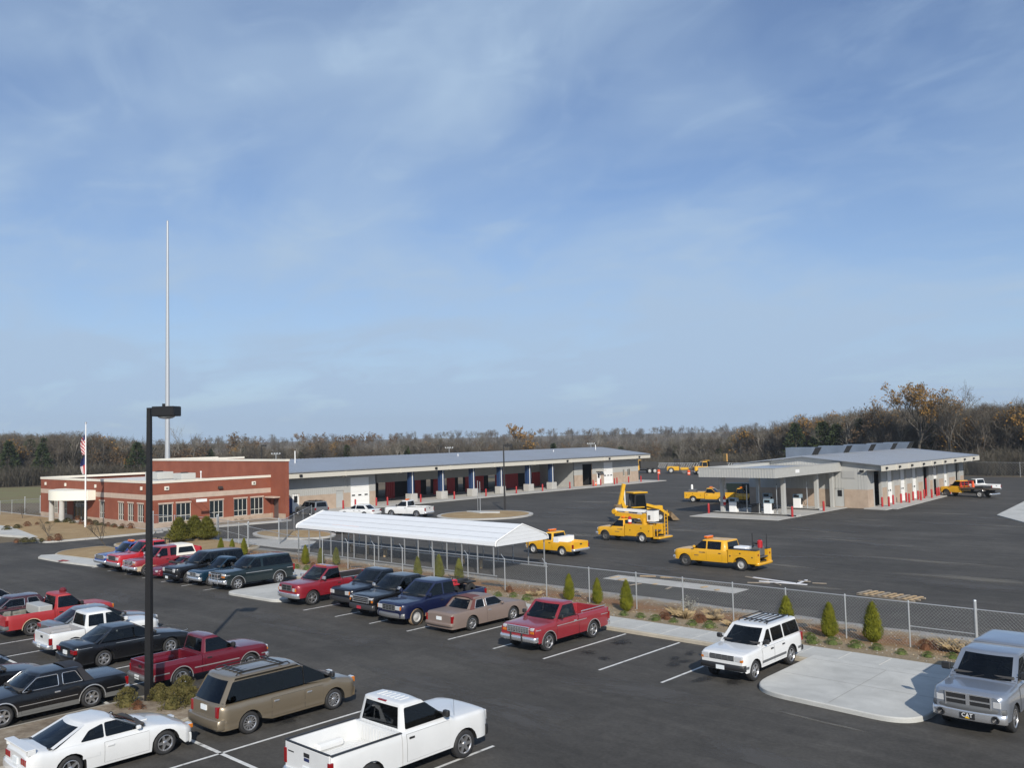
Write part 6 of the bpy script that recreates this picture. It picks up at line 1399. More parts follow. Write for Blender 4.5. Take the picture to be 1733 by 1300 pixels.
# maroon vinyl-roof coupe, nose to camera
sedan('coupe', 'dark maroon two-door coupe with landau window at the left edge', (-49.0, 15.9), S_, P_DMAR, wb=2.74, fo=0.98, ro=1.2, hw=0.90, zh=0.93, zb=0.94, zd=0.94, zr=1.37, r=0.33, rake=0.62, rrake=0.40, rear_in=1.0, zn=0.8, group=GR2, rc=0.06,
    opt=dict(splits=[-0.42], gap=0.08, cpillar=0.3, doors=[(-0.42, 0.82)], grille=(0.4, 0.52, 0.74, 0, 8, CHROME, True), head=(0.48, 0.8, 0.56, 0.72), tail=(0.76, 0.87, 0.5, 0.8), win_trim=CHROME))
sedan('sedan', 'silver car with grey windows, furthest at the left edge of the middle row', (-52.3, 16.1), N, P_SILV, wb=2.7, fo=0.95, ro=1.1, hw=0.87, zh=0.9, zb=0.93, zd=1.0, zr=1.44, r=0.32, group=GR2, rrake=0.8, rear_in=0.5, zn=0.68,
    opt=dict(splits=[-0.15], doors=[(-0.12, 0.85), (-0.85, -0.16)], head=(0.42, 0.72, 0.52, 0.66), fbm=P_SILV, rbm=P_SILV, tail=(0.5, 0.85, 0.72, 0.88)))
# second row (towards the camera)
root, V, C = sedan('coupe', 'black two-door coupe with vinyl half roof and grey lower sides, left foreground', (-31.2-0.87, 12.63-1.37), S_, P_BLACK, wb=2.745, fo=1.0, ro=1.22, hw=0.90, zh=0.92, zb=0.93, zd=0.93, zr=1.36, r=0.34, rake=0.62, rrake=0.40, rear_in=1.05, zn=0.80, zt=0.89, group=GR2, style='spoke6', nose=0.08, tail=0.06, rc=0.06, two=0.36, twom=mat('grey_rocker', (0.13, 0.13, 0.125), 0.5),
    opt=dict(splits=[-0.40], gap=0.07, cpillar=0.30, doors=[(-0.42, 0.82)], grille=(0.42, 0.52, 0.74, 0, 8, CHROME, True), head=(0.5, 0.82, 0.56, 0.72), fbump=(0.36, 0.52, 0.12, 0.05), rbump=(0.36, 0.52, 0.13, 0.03), tail=(0.74, 0.87, 0.52, 0.80), win_trim=CHROME, handle=CHROME, mould=(0.55, 0.02, TRIMS), lip=TRIMS))
vinyl_roof(root, C, VINYLB, -0.62)
sedan('sedan', 'black car nose between the coupe and white compact pickup, left edge', (-35.55, 10.35), N, P_BLACK, wb=2.7, fo=0.95, ro=1.1, hw=0.88, zh=0.9, zb=0.92, zd=0.95, zr=1.38, r=0.32, group=GR2, zn=0.7, rc=0.13, nose=0.22,
    opt=dict(splits=[-0.15], doors=[(-0.12, 0.85), (-0.85, -0.16)], head=(0.45, 0.76, 0.54, 0.66), fbump=(0.24, 0.48, 0.12, 0.2), fbm=P_BLACK, rbm=P_BLACK, tail=(0.5, 0.85, 0.68, 0.84)))
pickup('pickup_truck', 'dark red pickup whose front corner with amber signal enters the left edge', (-40.6, 10.0), N, P_DMAR, wb=2.9, fo=0.82, ro=1.1, hw=0.90, zh=1.05, zb=1.08, zr=1.66, rail=1.05, group=GR2,
    opt=dict(grille=(0.46, 0.72, 0.92, 2, 0, GREYM, True), head=(0.5, 0.84, 0.80, 0.94), amber=(0.62, 0.875, 0.66, 0.78), fbump=(0.40, 0.58, 0.14, 0.06), tail=(0.8, 0.89, 0.6, 0.9)))
# ------------------------------------------------------------------ yard vehicles and machines
CONEM = mat('cone_orange', (0.75, 0.10, 0.02), 0.5)
def util_body(root, V, x0, x1, z0, z1, pm, floor=0.95, bw=0.46, nd=4):
    """utility body: two side cabinets with wheel arch, floor, tail"""
    a = V.ax[1]; hw = V.hw+0.03
    for sg in (1, -1):
        pts = [(x1, z0), (a-V.Ra-0.05, z0)]
        for i in range(11): an = math.pi-math.pi*i/10; pts.append((a+(V.Ra+0.05)*math.cos(an), max(z0, V.r+(V.Ra+0.05)*math.sin(an)*0.95)))
        pts += [(a+V.Ra+0.05, z0), (x0, z0), (x0, z1), (x1, z1)]
        q = []
        for p in pts:
            if not q or (abs(p[0]-q[-1][0])+abs(p[1]-q[-1][1])) > 0.004: q.append(p)
        m = MB(); k = len(q); ya, yb = hw-bw, hw
        m.v = [(x, sg*ya, z) for x, z in q]+[(x, sg*yb, z) for x, z in q]
        m.f.append(tuple(range(k))); m.f.append(tuple(range(k, 2*k)[::-1]))
        for i in range(k): j = (i+1) % k; m.f.append((i, j, k+j, k+i))
        m.m = [0]*len(m.f); cabn = m.build('side_cabinet', pm, root, fix=True)
        xs = [x0-0.05, a+V.Ra+0.12, a-V.Ra-0.12, x1+0.05]
        panels = [(xs[1], xs[0], z0+0.05, z1-0.05), (xs[2]+0.04, xs[1]-0.04, V.r+V.Ra+0.10, z1-0.05), (xs[3], xs[2], z0+0.05, z1-0.05)]
        for (pa, pb, pz0, pz1) in panels:
            if pb-pa < 0.15: continue
            y0 = sg*(hw+0.001); y1 = sg*(hw+0.012); u_, v_ = sorted((y0, y1)); d = MB().bevbox(pa, pb, u_, v_, pz0, pz1, 0.004).build('cabinet_door', pm, root)
            y0 = sg*(hw+0.013); y1 = sg*(hw+0.03); u_, v_ = sorted((y0, y1)); MB().box((pa+pb)/2-0.04, (pa+pb)/2+0.04, u_, v_, (pz0+pz1)/2-0.04, (pz0+pz1)/2+0.04).build('latch', TRIMB, d)
    MB().box(x1, x0, -(hw-bw)-0.005, hw-bw+0.005, floor-0.06, floor).box(x0-0.05, x0, -(hw-bw), hw-bw, floor, z1).build('deck', GREYM, root)
def cone(loc, lb, grp='traffic cones and barrels'):
    t = empty('traffic_cone', loc); tag(t, lb, 'traffic cone', grp); MB().lathe([(0.2, 0.03), (0.16, 0.2), (0.05, 0.7), (0.0, 0.71)], 12).build('cone', mat('cone_orange', (0.75, 0.10, 0.02), 0.5), t); MB().box(-0.22, 0.22, -0.22, 0.22, 0, 0.03).build('base', TRIMB, t); MB().lathe([(0.125, 0.37), (0.095, 0.5)], 12).build('band', WHITE, t)

def rowW(xF, y, wb, hw): return (xF+wb/2, y+hw-0.03)      # heading -x, left wheels on the line y
# yellow crew-cab service truck
root, V, C = pickup('service_truck', 'yellow crew-cab service truck with open tool body, nearest in the yard', rowW(-32.05, 51.1, 4.05, 0.96), Wd_, P_YEL, wb=4.05, fo=0.85, ro=1.12, hw=0.96, cab=2.62, zh=1.14, zb=1.18, zr=1.78, rail=1.16, r=0.39, rake=0.72, rc=0.11, bed=False, group=GR3, cat='service truck', style='dually', sill=0.44, nose=0.14,
    opt=dict(splits=[0.42, -0.66], skip_last=True, gap=0.06, doors=[(0.42, 1.50), (-0.72, 0.38)], grille=(0.60, 0.82, 1.04, 2, 0, GREYM, False), head=(0.64, 0.90, 0.82, 1.0), fbump=(0.44, 0.66, 0.16, 0.06), rear_style='steel', rbm=P_YEL, rbump=(0.42, 0.58, 0.16, 0.02), mirm=P_YEL, handle=TRIMB, lightbar=(0.75, 0.38)))
xc0 = C.xrb-0.08; util_body(root, V, xc0, V.xr, 0.50, 1.32, P_YEL, 0.92)
t = MB()
for sg in (1, -1): a, b = sorted((sg*0.5, sg*1.0)); t.box(V.xr+0.02, xc0-0.02, a, b, 1.322, 1.35)
t.build('cabinet_top_mat', TRIMB, root)
for sg in (1, -1): a, b = sorted((sg*0.72, sg*0.82)); MB().box(V.xr-0.02, V.xr-0.001, a, b, 1.0, 1.12).build('tail_light', LAMPR, root)
for x in (xc0-0.9, V.xr+0.1): MB().tube([(x, -0.6, 1.32), (x, -0.6, 2.25)], 0.03, 6).build('rack_post', TRIMB, root)
MB().bevbox(xc0-1.0, xc0-0.1, -0.4, 0.45, 0.93, 1.45, 0.05).build('white_load', mat('white_sheet', (0.70, 0.72, 0.75), 0.6), root)
MB().bevbox(V.xr+0.12, V.xr+0.75, -0.40, 0.25, 0.93, 1.50, 0.05).build('compressor', GREYM, root); MB().lathe([(0.16, 0), (0.17, 0.1), (0.17, 0.4), (0.1, 0.48)], 10, c=(V.xr+0.2, 0.1, 1.45)).build('red_can', P_RED, root)
MB().tube([(V.xr+0.25, -0.3, 1.5), (V.xr+0.7, 0.1, 1.75), (V.xr+0.5, 0.35, 1.55)], 0.05, 6).build('hand_tools', TRIMB, root)
for (xa, xb, z) in ((0.62, 0.95, 0.96), (0.98, 1.30, 0.76)): V.patch(xa, xb, z, z+0.05, 0.012, 1, 2, 1).build('door_lettering', mat('dark_lettering', (0.10, 0.09, 0.08), 0.6), root)

# yellow bucket truck
root, V, C = pickup('bucket_truck', 'yellow bucket truck with folded boom, white bucket and rear ladder', rowW(-45.05, 59.7, 3.65, 0.98), Wd_, P_YEL, wb=3.65, fo=0.85, ro=1.25, hw=0.98, cab=1.45, zh=1.16, zb=1.20, zr=1.80, rail=1.2, r=0.40, rake=0.70, rc=0.11, bed=False, group=GR3, cat='bucket truck', style='dually', sill=0.46,
    opt=dict(grille=(0.60, 0.84, 1.06, 2, 0, GREYM, False), head=(0.64, 0.90, 0.84, 1.02), fbump=(0.46, 0.68, 0.22, 0.04), rear_style='steel', rbm=P_YEL, rbump=(0.42, 0.56, 0.5, 0.02), mirm=TRIMB, handle=TRIMB, lip=GREYM, lightbar=(0.5, 0.3)))
xc0 = C.xrb-0.1; util_body(root, V, xc0, V.xr+0.35, 0.52, 1.48, P_YEL, 1.0)
MB().lathe([(0.42, 1.0), (0.42, 1.25), (0.30, 1.35), (0.30, 1.95)], 16, c=(-1.55, 0, 0)).build('turret', P_YEL, root, 40)
def boom(pts, w, h, m, name): 
    t = MB(); 
    for a, b in zip(pts, pts[1:]): t.beam(a, b, w, h)
    return t.build(name, m, root)
boom([(-1.75, 0.0, 1.98), (1.35, 0.0, 2.16)], 0.30, 0.34, P_YEL, 'lower_boom')
t = MB()                                     # knuckle housing and turret head as shaped plates
for (cx, cz, rr_) in ((1.42, 2.34, 0.22), (-1.6, 1.90, 0.40)):
    t.lathe([(rr_*0.9, -0.24), (rr_, -0.2), (rr_, 0.2), (rr_*0.9, 0.24)], 14, 'y', (cx, 0, cz), close=True)
t.build('boom_knuckle', P_YEL, root, 30, True)
boom([(1.35, 0.0, 2.52), (-1.9, 0.0, 2.46)], 0.22, 0.22, mat('boom_white', (0.78, 0.78, 0.76), 0.45), 'upper_boom')
t = MB(); 
P0 = [(-2.65, -0.35), (-1.98, -0.35), (-1.98, 0.35), (-2.65, 0.35)]
t.prism([(x, y) for x, y in P0], 1.70, 2.60); t.build('bucket', MATS['boom_white'], root)
t = MB(); 
t.box(-2.69, -1.94, -0.39, 0.39, 2.601, 2.64); t.build('bucket_rim', TRIMB, root)
MB().box(-2.3, -2.1, 0.351, 0.40, 1.85, 2.2).build('bucket_step', GREYM, root)
t = MB()
for y in (-0.95, -0.55): t.beam((V.xr+0.02, y, 0.6), (V.xr+0.02, y, 2.55), 0.05)
for k in range(6): z = 0.85+0.3*k; t.beam((V.xr+0.02, -0.95, z), (V.xr+0.02, -0.55, z), 0.04)
for y in (0.55, 0.95): t.beam((V.xr+0.02, y, 0.6), (V.xr+0.02, y, 1.6), 0.05)
t.build('rear_ladder', P_YEL, root)
MB().lathe([(0.12, 0), (0.15, 0.05), (0.13, 0.55), (0.05, 0.6)], 12, c=(xc0-0.35, 0.75, 1.48)).build('water_cooler', P_RED, root); MB().lathe([(0.152, 0.15), (0.148, 0.35)], 12, c=(xc0-0.35, 0.75, 1.48)).build('cooler_label', WHITE, root)
for (xa, xb, z) in ((0.15, 0.55, 0.98), (0.35, 0.80, 0.78)): V.patch(xa, xb, z, z+0.05, 0.012, 1, 2, 1).build('door_lettering', MATS['dark_lettering'], root)

# yellow pickup with white tool box by the carport
root, V, C = pickup('pickup_truck', 'yellow pickup with white tool box and amber light bar beside the white carport', rowW(-44.55, 50.1, 2.80, 0.93), Wd_, P_YEL, wb=2.80, fo=0.75, ro=1.05, hw=0.93, cab=1.42, zh=1.04, zb=1.08, zr=1.64, rail=1.06, r=0.36, rake=0.60, group=GR3, style='steel', rc=0.08, nose=0.08,
    opt=dict(grille=(0.5, 0.74, 0.94, 2, 0, GREYM, False), head=(0.55, 0.84, 0.76, 0.94), fbump=(0.44, 0.62, 0.12, 0.05), rbump=(0.42, 0.58, 0.16, 0.02), tail=(0.83, 0.925, 0.62, 0.90), mirm=TRIMB, handle=TRIMB, lightbar=(0.25, 0.36), glass=GLASSL))
MB().bevbox(C.xrb-0.62, C.xrb-0.08, -0.90, 0.90, 0.9, 1.36, 0.02).build('tool_box', mat('toolbox_white', (0.76, 0.77, 0.78), 0.4), root)
# two yellow trucks behind the fuel canopy
for k, (x, y, lb, lb2) in enumerate(((-58.3, 99.0, 'yellow utility pickup parked crosswise left of the fuel canopy', 0), (-54.6, 99.9, 'second yellow pickup mostly hidden behind the canopy column', 1))):
    root, V, C = pickup('pickup_truck', lb, (x, y), 0.22, P_YEL, wb=3.55, fo=0.85, ro=1.1, hw=0.97, cab=1.5, zh=1.12, zb=1.15, zr=1.76, rail=1.15, r=0.38, rake=0.66, bed=False, group=GR3, style='steel', sill=0.44,
        opt=dict(grille=(0.55, 0.8, 1.0, 2, 0, GREYM, False), head=(0.6, 0.88, 0.8, 1.0), tail=(0.8, 0.95, 0.7, 1.0), mirm=TRIMB, lightbar=(0.3, 0.3)))
    util_body(root, V, C.xrb-0.08, V.xr, 0.5, 1.28, P_YEL, 0.92); MB().bevbox(V.xr+0.3, V.xr+1.3, -0.4, 0.4, 0.93, 1.6, 0.05).build('load', GREYM, root); MB().lathe([(0.14, 0), (0.14, 0.5), (0.05, 0.6)], 10, c=(V.xr+0.7, 0, 1.6)).build('white_bottle', WHITE, root)
# white vehicles behind the carport
root, V, C = pickup('pickup_truck', 'white pickup with amber beacon seen over the carport roof', (-77.6, 66.2), 3.45, P_WHITE, wb=3.3, fo=0.9, ro=1.15, hw=0.98, cab=1.6, zh=1.14, zb=1.18, zr=1.80, rail=1.16, r=0.38, rake=0.75, group=GR3, opt=dict(grille=(0.5, 0.8, 1.0, 1, 0, GREYM, False), head=(0.56, 0.9, 0.8, 1.0), tail=(0.85, 0.96, 0.7, 1.06), lightbar=(0.1, 0.25), mirm=TRIMB, rail_cap=TRIMB))
sedan('sedan', 'white car with only its roof showing over the carport', (-82.5, 63.0), 3.45, P_WHITE, wb=2.7, group=GR3, opt=dict(splits=[-0.15], doors=[(-0.12, 0.85), (-0.85, -0.16)], head=(0.42, 0.72, 0.54, 0.66), tail=(0.5, 0.86, 0.7, 0.86), fbm=P_WHITE, rbm=P_WHITE))
suv('suv', 'silver SUV with dark windows parked beside the garage corner', (-88.9, 61.0), 3.05, P_GREY, wb=2.95, fo=0.85, ro=1.0, hw=0.92, zh=1.08, zb=1.1, zr=1.72, r=0.37, group=GR3, opt=dict(splits=[0.05, -0.92], doors=[(0.05, 0.95), (-0.9, 0.02)], grille=(0.5, 0.78, 0.98, 1, 1, GREYM, False), head=(0.55, 0.84, 0.76, 0.96), tail=(0.75, 0.91, 0.8, 1.08), rack=True, fbm=P_GREY, rbm=P_GREY))
root, V, C = pickup('pickup_truck', 'orange truck half hidden behind the left end of the carport', (-71.3, 51.6), Wd_-0.12, P_ORG, wb=3.6, fo=0.85, ro=1.1, hw=0.98, cab=1.5, zh=1.1, zb=1.14, zr=1.72, rail=1.14, r=0.38, group=GR3, style='steel', opt=dict(head=(0.6, 0.9, 0.8, 1.0), tail=(0.85, 0.96, 0.7, 1.0)))
# orange flatbed at the shop
root, V, C = pickup('flatbed_truck', 'orange-yellow flatbed truck parked at the far end of the shop apron', (-34.3, 120.2), Wd_-0.30, P_YEL, wb=4.4, fo=0.9, ro=1.4, hw=1.0, cab=1.5, zh=1.25, zb=1.3, zr=2.0, rail=1.2, r=0.45, bed=False, group=GR3, cat='flatbed truck', style='dually', sill=0.55, opt=dict(grille=(0.55, 0.85, 1.12, 2, 0, GREYM, False), head=(0.6, 0.9, 0.88, 1.06), rear_style='steel', mirm=TRIMB))
MB().bevbox(V.xr, C.xrb-0.1, -1.15, 1.15, 1.02, 1.16, 0.02).build('flatbed', mat('dark_deck', (0.06, 0.045, 0.03), 0.8), root)
t = MB()
for z in (1.3, 1.6, 1.9): t.beam((C.xrb-0.15, -1.1, z), (C.xrb-0.15, 1.1, z), 0.06)
for y in (-1.1, -0.4, 0.4, 1.1): t.beam((C.xrb-0.15, y, 1.16), (C.xrb-0.15, y, 1.95), 0.06)
t.build('bulkhead', REDP, root); MB().bevbox(-2.6, -1.4, -0.9, 0.7, 1.161, 1.42, 0.05).build('cargo', mat('dark_cargo', (0.03, 0.03, 0.03), 0.6), root)
for sg in (1, -1): MB().lathe([(0.2, 1.17), (0.05, 1.95), (0, 1.96)], 10, c=(0.3*sg, 0.8*sg, 0)).build('loaded_cone', MATS['cone_orange'], root)
pickup('pickup_truck', 'white pickup tail behind the orange flatbed truck', (-35.6, 129.5), 2.75, P_WHITE, group=GR3, opt=dict(tail=(0.8, 0.94, 0.7, 1.0)))

# backhoe loader behind the bucket truck
bh = empty('backhoe_loader', (-51.2, 74.0, 0), R(64)); tag(bh, 'yellow backhoe loader with raised folded rear arm and dirty front bucket', 'backhoe')
Y2 = mat('machine_yellow', (0.62, 0.34, 0.012), 0.5, var=0.1); BKT = mat('earthy_bucket', (0.20, 0.14, 0.08), 0.8, var=0.3)
for x, r_, w_ in ((-0.9, 0.75, 0.5), (1.5, 0.5, 0.35)):
    for sg in (1, -1):
        w = MB().lathe([(r_*0.5, -w_/2), (r_*0.95, -w_/2), (r_, -w_/2+0.06), (r_, w_/2-0.06), (r_*0.95, w_/2), (r_*0.5, w_/2)], 22, 'y', (x, sg*0.85, r_)).build('tyre', RUBBER, bh, 45, True)
        MB().lathe([(r_*0.5, w_/2-0.05), (r_*0.2, w_/2-0.1), (0.02, w_/2-0.1)], 16, 'y', (x, sg*0.85, r_)).lathe([(r_*0.5, -w_/2+0.05), (0.02, -w_/2+0.1)], 16, 'y', (x, sg*0.85, r_)).build('rim', STEELW, bh, 40, True)
t = MB(); t.bevbox(0.2, 2.2, -0.42, 0.42, 0.75, 1.55, 0.08); t.build('bonnet', Y2, bh); MB().box(-1.6, 2.1, -0.38, 0.38, 0.45, 0.76).build('chassis', TRIMB, bh)
for sg in (1, -1): a, b = sorted((sg*0.62, sg*1.08)); MB().bevbox(-1.55, -0.25, a, b, 1.5, 1.6, 0.04).build('rear_fender', Y2, bh)
CC = Cab(0.25, -1.25, 0.05, -1.1, 1.25, 2.85, 0.72, 0.70, bf=0.03, br=0.02); CC.mesh().build('cab_frame', TRIMB, bh, 38, True)
for sg in (1, -1): CC.sidewin([(0.12, 0.05), (-1.12, 0.05), (-1.0, 0.92), (-0.02, 0.92)], sg).build('cab_window', OGLASS, bh)
CC.front(0.05, 0.92).build('cab_front_glass', OGLASS, bh); CC.front(0.05, 0.92, rear=True).build('cab_rear_glass', OGLASS, bh)
MB().bevbox(-1.35, 0.30, -0.80, 0.80, 2.87, 3.02, 0.05).build('cab_roof', Y2, bh)
for sg in (1, -1):
    t = MB(); y = sg*0.62; t.beam((0.15, y, 1.75), (1.6, y, 1.35), 0.14, 0.26); t.beam((1.6, y, 1.35), (2.75, y, 0.55), 0.14, 0.24); t.build('loader_arm', Y2, bh)
    MB().tube([(0.6, y, 0.9), (1.9, y, 1.2)], 0.06, 8).build('ram', CHROME, bh)
t = MB(); pr = [(2.7, 0.95), (2.65, 0.45), (2.85, 0.15), (3.65, 0.08), (3.65, 0.12), (2.9, 0.22), (2.75, 0.5), (2.8, 0.95)]
k = len(pr); t.v = [(x, -1.1, z) for x, z in pr]+[(x, 1.1, z) for x, z in pr]
for i in range(k): j = (i+1) % k; t.f.append((i, j, k+j, k+i))
for y in (-1.1, 1.06): 
    o_ = len(t.v); t.v += [(x, y+d, z) for d in (0, 0.04) for x, z in ((2.7, 0.95), (2.65, 0.45), (2.85, 0.12), (3.65, 0.08))]
    t.f += [(o_, o_+1, o_+2, o_+3), (o_+7, o_+6, o_+5, o_+4)]+[(o_+i, o_+(i+1) % 4, o_+4+(i+1) % 4, o_+4+i) for i in range(4)]
t.m = [0]*len(t.f); t.build('loader_bucket', BKT, bh, fix=True)
t = MB(); t.beam((-1.7, 0, 0.9), (-2.3, 0, 2.3), 0.26, 0.36); t.beam((-2.3, 0, 2.3), (-1.95, 0, 3.85), 0.24, 0.34); t.build('boom_arm', Y2, bh)
t = MB(); t.beam((-1.95, 0, 3.85), (-2.55, 0, 1.75), 0.2, 0.26); t.build('dipper_arm', Y2, bh)
MB().tube([(-2.05, 0.16, 3.6), (-2.0, 0.16, 2.5)], 0.07, 8).build('boom_ram', CHROME, bh); MB().tube([(-1.85, 0, 1.6), (-1.9, 0, 3.2)], 0.07, 8).build('dipper_ram', mat('ram_white', (0.7, 0.7, 0.68), 0.3), bh)
t = MB(); t.bevbox(-3.0, -2.35, -0.3, 0.3, 1.25, 1.85, 0.08); t.build('digging_bucket', BKT, bh)
for sg in (1, -1): t = MB(); t.beam((-1.7, sg*0.7, 0.9), (-1.95, sg*1.1, 0.2), 0.14); t.bevbox(-2.15, -1.75, sg*1.1-0.2, sg*1.1+0.2, 0.05, 0.12, 0.02); t.build('stabiliser', Y2, bh)

# far machines
def dump_truck(loc, rz, lb, board=False):
    d = empty('dump_truck', loc, rz); tag(d, lb, 'dump truck', 'dump trucks at the far end of the yard')
    MB().bevbox(1.9, 3.4, -0.95, 0.95, 0.75, 1.75, 0.12).build('bonnet', P_YEL, d); CC = Cab(2.0, 0.6, 1.75, 0.7, 1.6, 2.7, 1.05, 0.95); CC.mesh().build('cab', P_YEL, d, 38, True)
    MB().bevbox(0.6, 2.0, -1.05, 1.05, 0.7, 1.62, 0.06).build('cab_lower', P_YEL, d)
    CC.front(0.1, 0.9).build('windshield', OGLASS, d)
    for sg in (1, -1): CC.sidewin([(1.8, 0.1), (0.75, 0.1), (0.8, 0.88), (1.68, 0.88)], sg).build('side_window', OGLASS, d)
    t = MB(); t.v = []; t.box(-3.4, 0.35, -1.15, 1.15, 1.1, 1.2); t.box(-3.4, 0.35, -1.2, -1.1, 1.2, 2.5); t.box(-3.4, 0.35, 1.1, 1.2, 1.2, 2.5); t.box(0.27, 0.37, -1.1, 1.1, 1.2, 2.9); t.box(-3.45, -3.35, -1.1, 1.1, 1.2, 2.4); t.build('dump_body', mat('dump_black', (0.02, 0.02, 0.02), 0.6), d)
    MB().box(0.2, 1.1, -1.1, 1.1, 2.85, 2.95).build('cab_shield', P_YEL, d); MB().box(-3.2, 3.3, -0.4, 0.4, 0.6, 0.9).build('chassis', TRIMB, d)
    for x in (2.6, -1.6, -2.75):
        for sg in (1, -1): add_wheel(d, x, sg*1.0, 0.52, 0.3, 0.33, 'steel')
    MB().bevbox(3.38, 3.6, -1.15, 1.15, 0.5, 0.8, 0.03).build('bumper', CHROME, d); MB().box(3.4, 3.45, -0.5, 0.5, 0.9, 1.6).build('grille', GREYM, d)
    if board: MB().box(-3.6, -3.45, -1.0, 1.0, 2.6, 4.2).build('arrow_board', mat('board_orange', (0.75, 0.40, 0.10), 0.6), d)
dump_truck((-113.2, 164.0, 0), R(222), 'yellow and black dump truck showing past the garage end')
dump_truck((-96.0, 163.5, 0), R(230), 'dump truck with orange warning board half hidden by the fuel canopy', True)
rl = empty('road_roller', (-105.3, 166.0, 0), R(30)); tag(rl, 'yellow road roller with canopy at the far end of the yard', 'road roller')
MB().lathe([(0.62, -1.0), (0.62, 1.0)], 22, 'y', (1.5, 0, 0.62), close=True).build('drum', GREYM, rl, 40, True); MB().bevbox(0.7, 2.4, -1.15, 1.15, 0.75, 1.25, 0.05).build('drum_yoke', Y2, rl); MB().bevbox(-2.2, 0.4, -0.8, 0.8, 0.6, 1.5, 0.1).build('engine_body', Y2, rl)
for sg in (1, -1): add_wheel(rl, -1.3, sg*0.85, 0.65, 0.45, 0.35, 'steel')
t = MB()
for x in (-0.5, 0.5):
    for y in (-0.7, 0.7): t.beam((x, y, 1.3), (x, y, 2.9), 0.07)
t.build('canopy_posts', TRIMB, rl); MB().bevbox(-0.8, 0.8, -0.9, 0.9, 2.9, 3.0, 0.03).build('canopy_roof', TRIMB, rl); MB().bevbox(-0.3, 0.2, -0.3, 0.3, 1.5, 2.0, 0.05).build('seat', GREYM, rl)
barrel = None
for x, y, lb in ((-106.9, 161.2, 'orange barrel standing alone left of the road roller'), (-98.9, 160.2, 'orange barrel in front of the far dump truck')):
    t = empty('traffic_barrel', (x, y, 0)); tag(t, lb, 'traffic barrel', 'traffic cones and barrels'); MB().lathe([(0.3, 0.02), (0.3, 0.95), (0.22, 1.0), (0.0, 1.01)], 14).build('drum', MATS['cone_orange'], t, 40); MB().lathe([(0.303, 0.3), (0.303, 0.45)], 14).build('band', WHITE, t)
cone((-92.9, 120.9, 0.1), 'orange traffic cone beside the dark garage doorway')
# stacked guard-rail parts at the yard end
for k in range(14):
    x0 = -128+k*2.6; y0 = 188.5+k*0.1
    t = empty('barrier_rack', (x0, y0, 0), R(5)); tag(t, 'white and grey barrier rack at the yard end, %s from the left' % ORD[k], 'barrier', 'barrier racks at the yard end')
    m = MB()
    for q in range(4): m.beam((q*0.6, 0, 0.05), (q*0.6+0.9, 0, 1.35), 0.09)
    m.build('slanted_rails', WHITE, t); MB().box(0, 2.5, -0.05, 0.05, 1.3, 1.4).build('top_rail', GALV, t)

# ------------------------------------------------------------------ carport
CX0, CX1, CY0, CY1 = -61.25, -39.3, 40.72, 45.6
cp = empty('carport', ((CX0+CX1)/2, CY0, 0)); tag(cp, 'long white sheet-metal carport on thin steel legs behind the fence', 'carport')
CPW = mat('white_sheet_steel', (0.66, 0.68, 0.70), 0.5, var=0.03, vscale=0.5); ym = (CY0+CY1)/2
ze, zr_ = 2.02, 3.06
prof = [(CY0-0.10, ze-0.16), (CY0-0.10, ze+0.0), (CY0-0.06, ze+0.10), (CY0+0.08, ze+0.20), (ym, zr_), (CY1-0.08, ze+0.20), (CY1+0.06, ze+0.10), (CY1+0.10, ze), (CY1+0.10, ze-0.16)]
def on_prof(q):            # point on the roof outline, q = distance along it
    for (y0, z0), (y1, z1) in zip(prof, prof[1:]):
        l = math.hypot(y1-y0, z1-z0)
        if q <= l+1e-6: return (lerp(y0, y1, q/l), lerp(z0, z1, q/l), (z0-z1)/l, (y1-y0)/l)
        q -= l
    return (*prof[-1], 0, 1)
PLEN = sum(math.hypot(b_[0]-a_[0], b_[1]-a_[1]) for a_, b_ in zip(prof, prof[1:]))
NSH = 8
for k in range(NSH):      # each roof sheet runs the length of the carport
    qa = PLEN*k/NSH; qb = PLEN*(k+1)/NSH-0.004; m = LB(cp); L_ = qb-qa; rows = []
    cut = {0.0}
    for (fa, hh) in ((0.02, 0), (0.06, 0.014), (0.10, 0.014), (0.14, 0), (0.32, 0), (0.36, 0.014), (0.40, 0.014), (0.44, 0), (0.64, 0), (0.68, 0.014), (0.72, 0.014), (0.76, 0), (0.99, 0)): rows.append((qa+L_*fa, hh))
    acc = 0
    for (y0, z0), (y1, z1) in zip(prof, prof[1:]):
        acc += math.hypot(y1-y0, z1-z0)
        if qa+0.01 < acc < qb-0.01: rows.append((acc, 0))
    for q, hh in sorted(rows):
        y, z, ny, nz = on_prof(q); m.v += [(CX0, y+ny*hh, z+nz*hh+0.01), (CX1, y+ny*hh, z+nz*hh+0.01)]
    for i in range(len(rows)-1): m.f.append((2*i, 2*i+1, 2*i+3, 2*i+2)); m.m.append(0)
    m.build('roof_sheet', CPW, None, 25, True)
for x, nm in ((CX0-0.012, 'gable_panel'), (CX1+0.012, 'gable_panel')):
    zt0 = ze-0.15
    for q in range(5):
        za = lerp(ze-0.15, zr_-0.03, q/5); zb_ = lerp(ze-0.15, zr_-0.03, (q+1)/5)-0.006
        yl = lambda z: CY0 if z < ze+0.16 else lerp(CY0+0.06, ym, (z-ze-0.16)/(zr_-ze-0.16))
        m = LB(cp); a0, a1 = yl(za), yl(zb_); b0, b1 = 2*ym-a0, 2*ym-a1
        if b1-a1 < 0.02: b1 = a1+0.02
        m.add([(x, a0, za), (x, b0, za), (x, b1, zb_), (x, a1, zb_), (x+0.02, a0, za), (x+0.02, b0, za), (x+0.02, b1, zb_), (x+0.02, a1, zb_)], [(0, 3, 2, 1), (4, 5, 6, 7), (0, 1, 5, 4), (1, 2, 6, 5), (2, 3, 7, 6), (3, 0, 4, 7)]); m.build(nm, CPW)
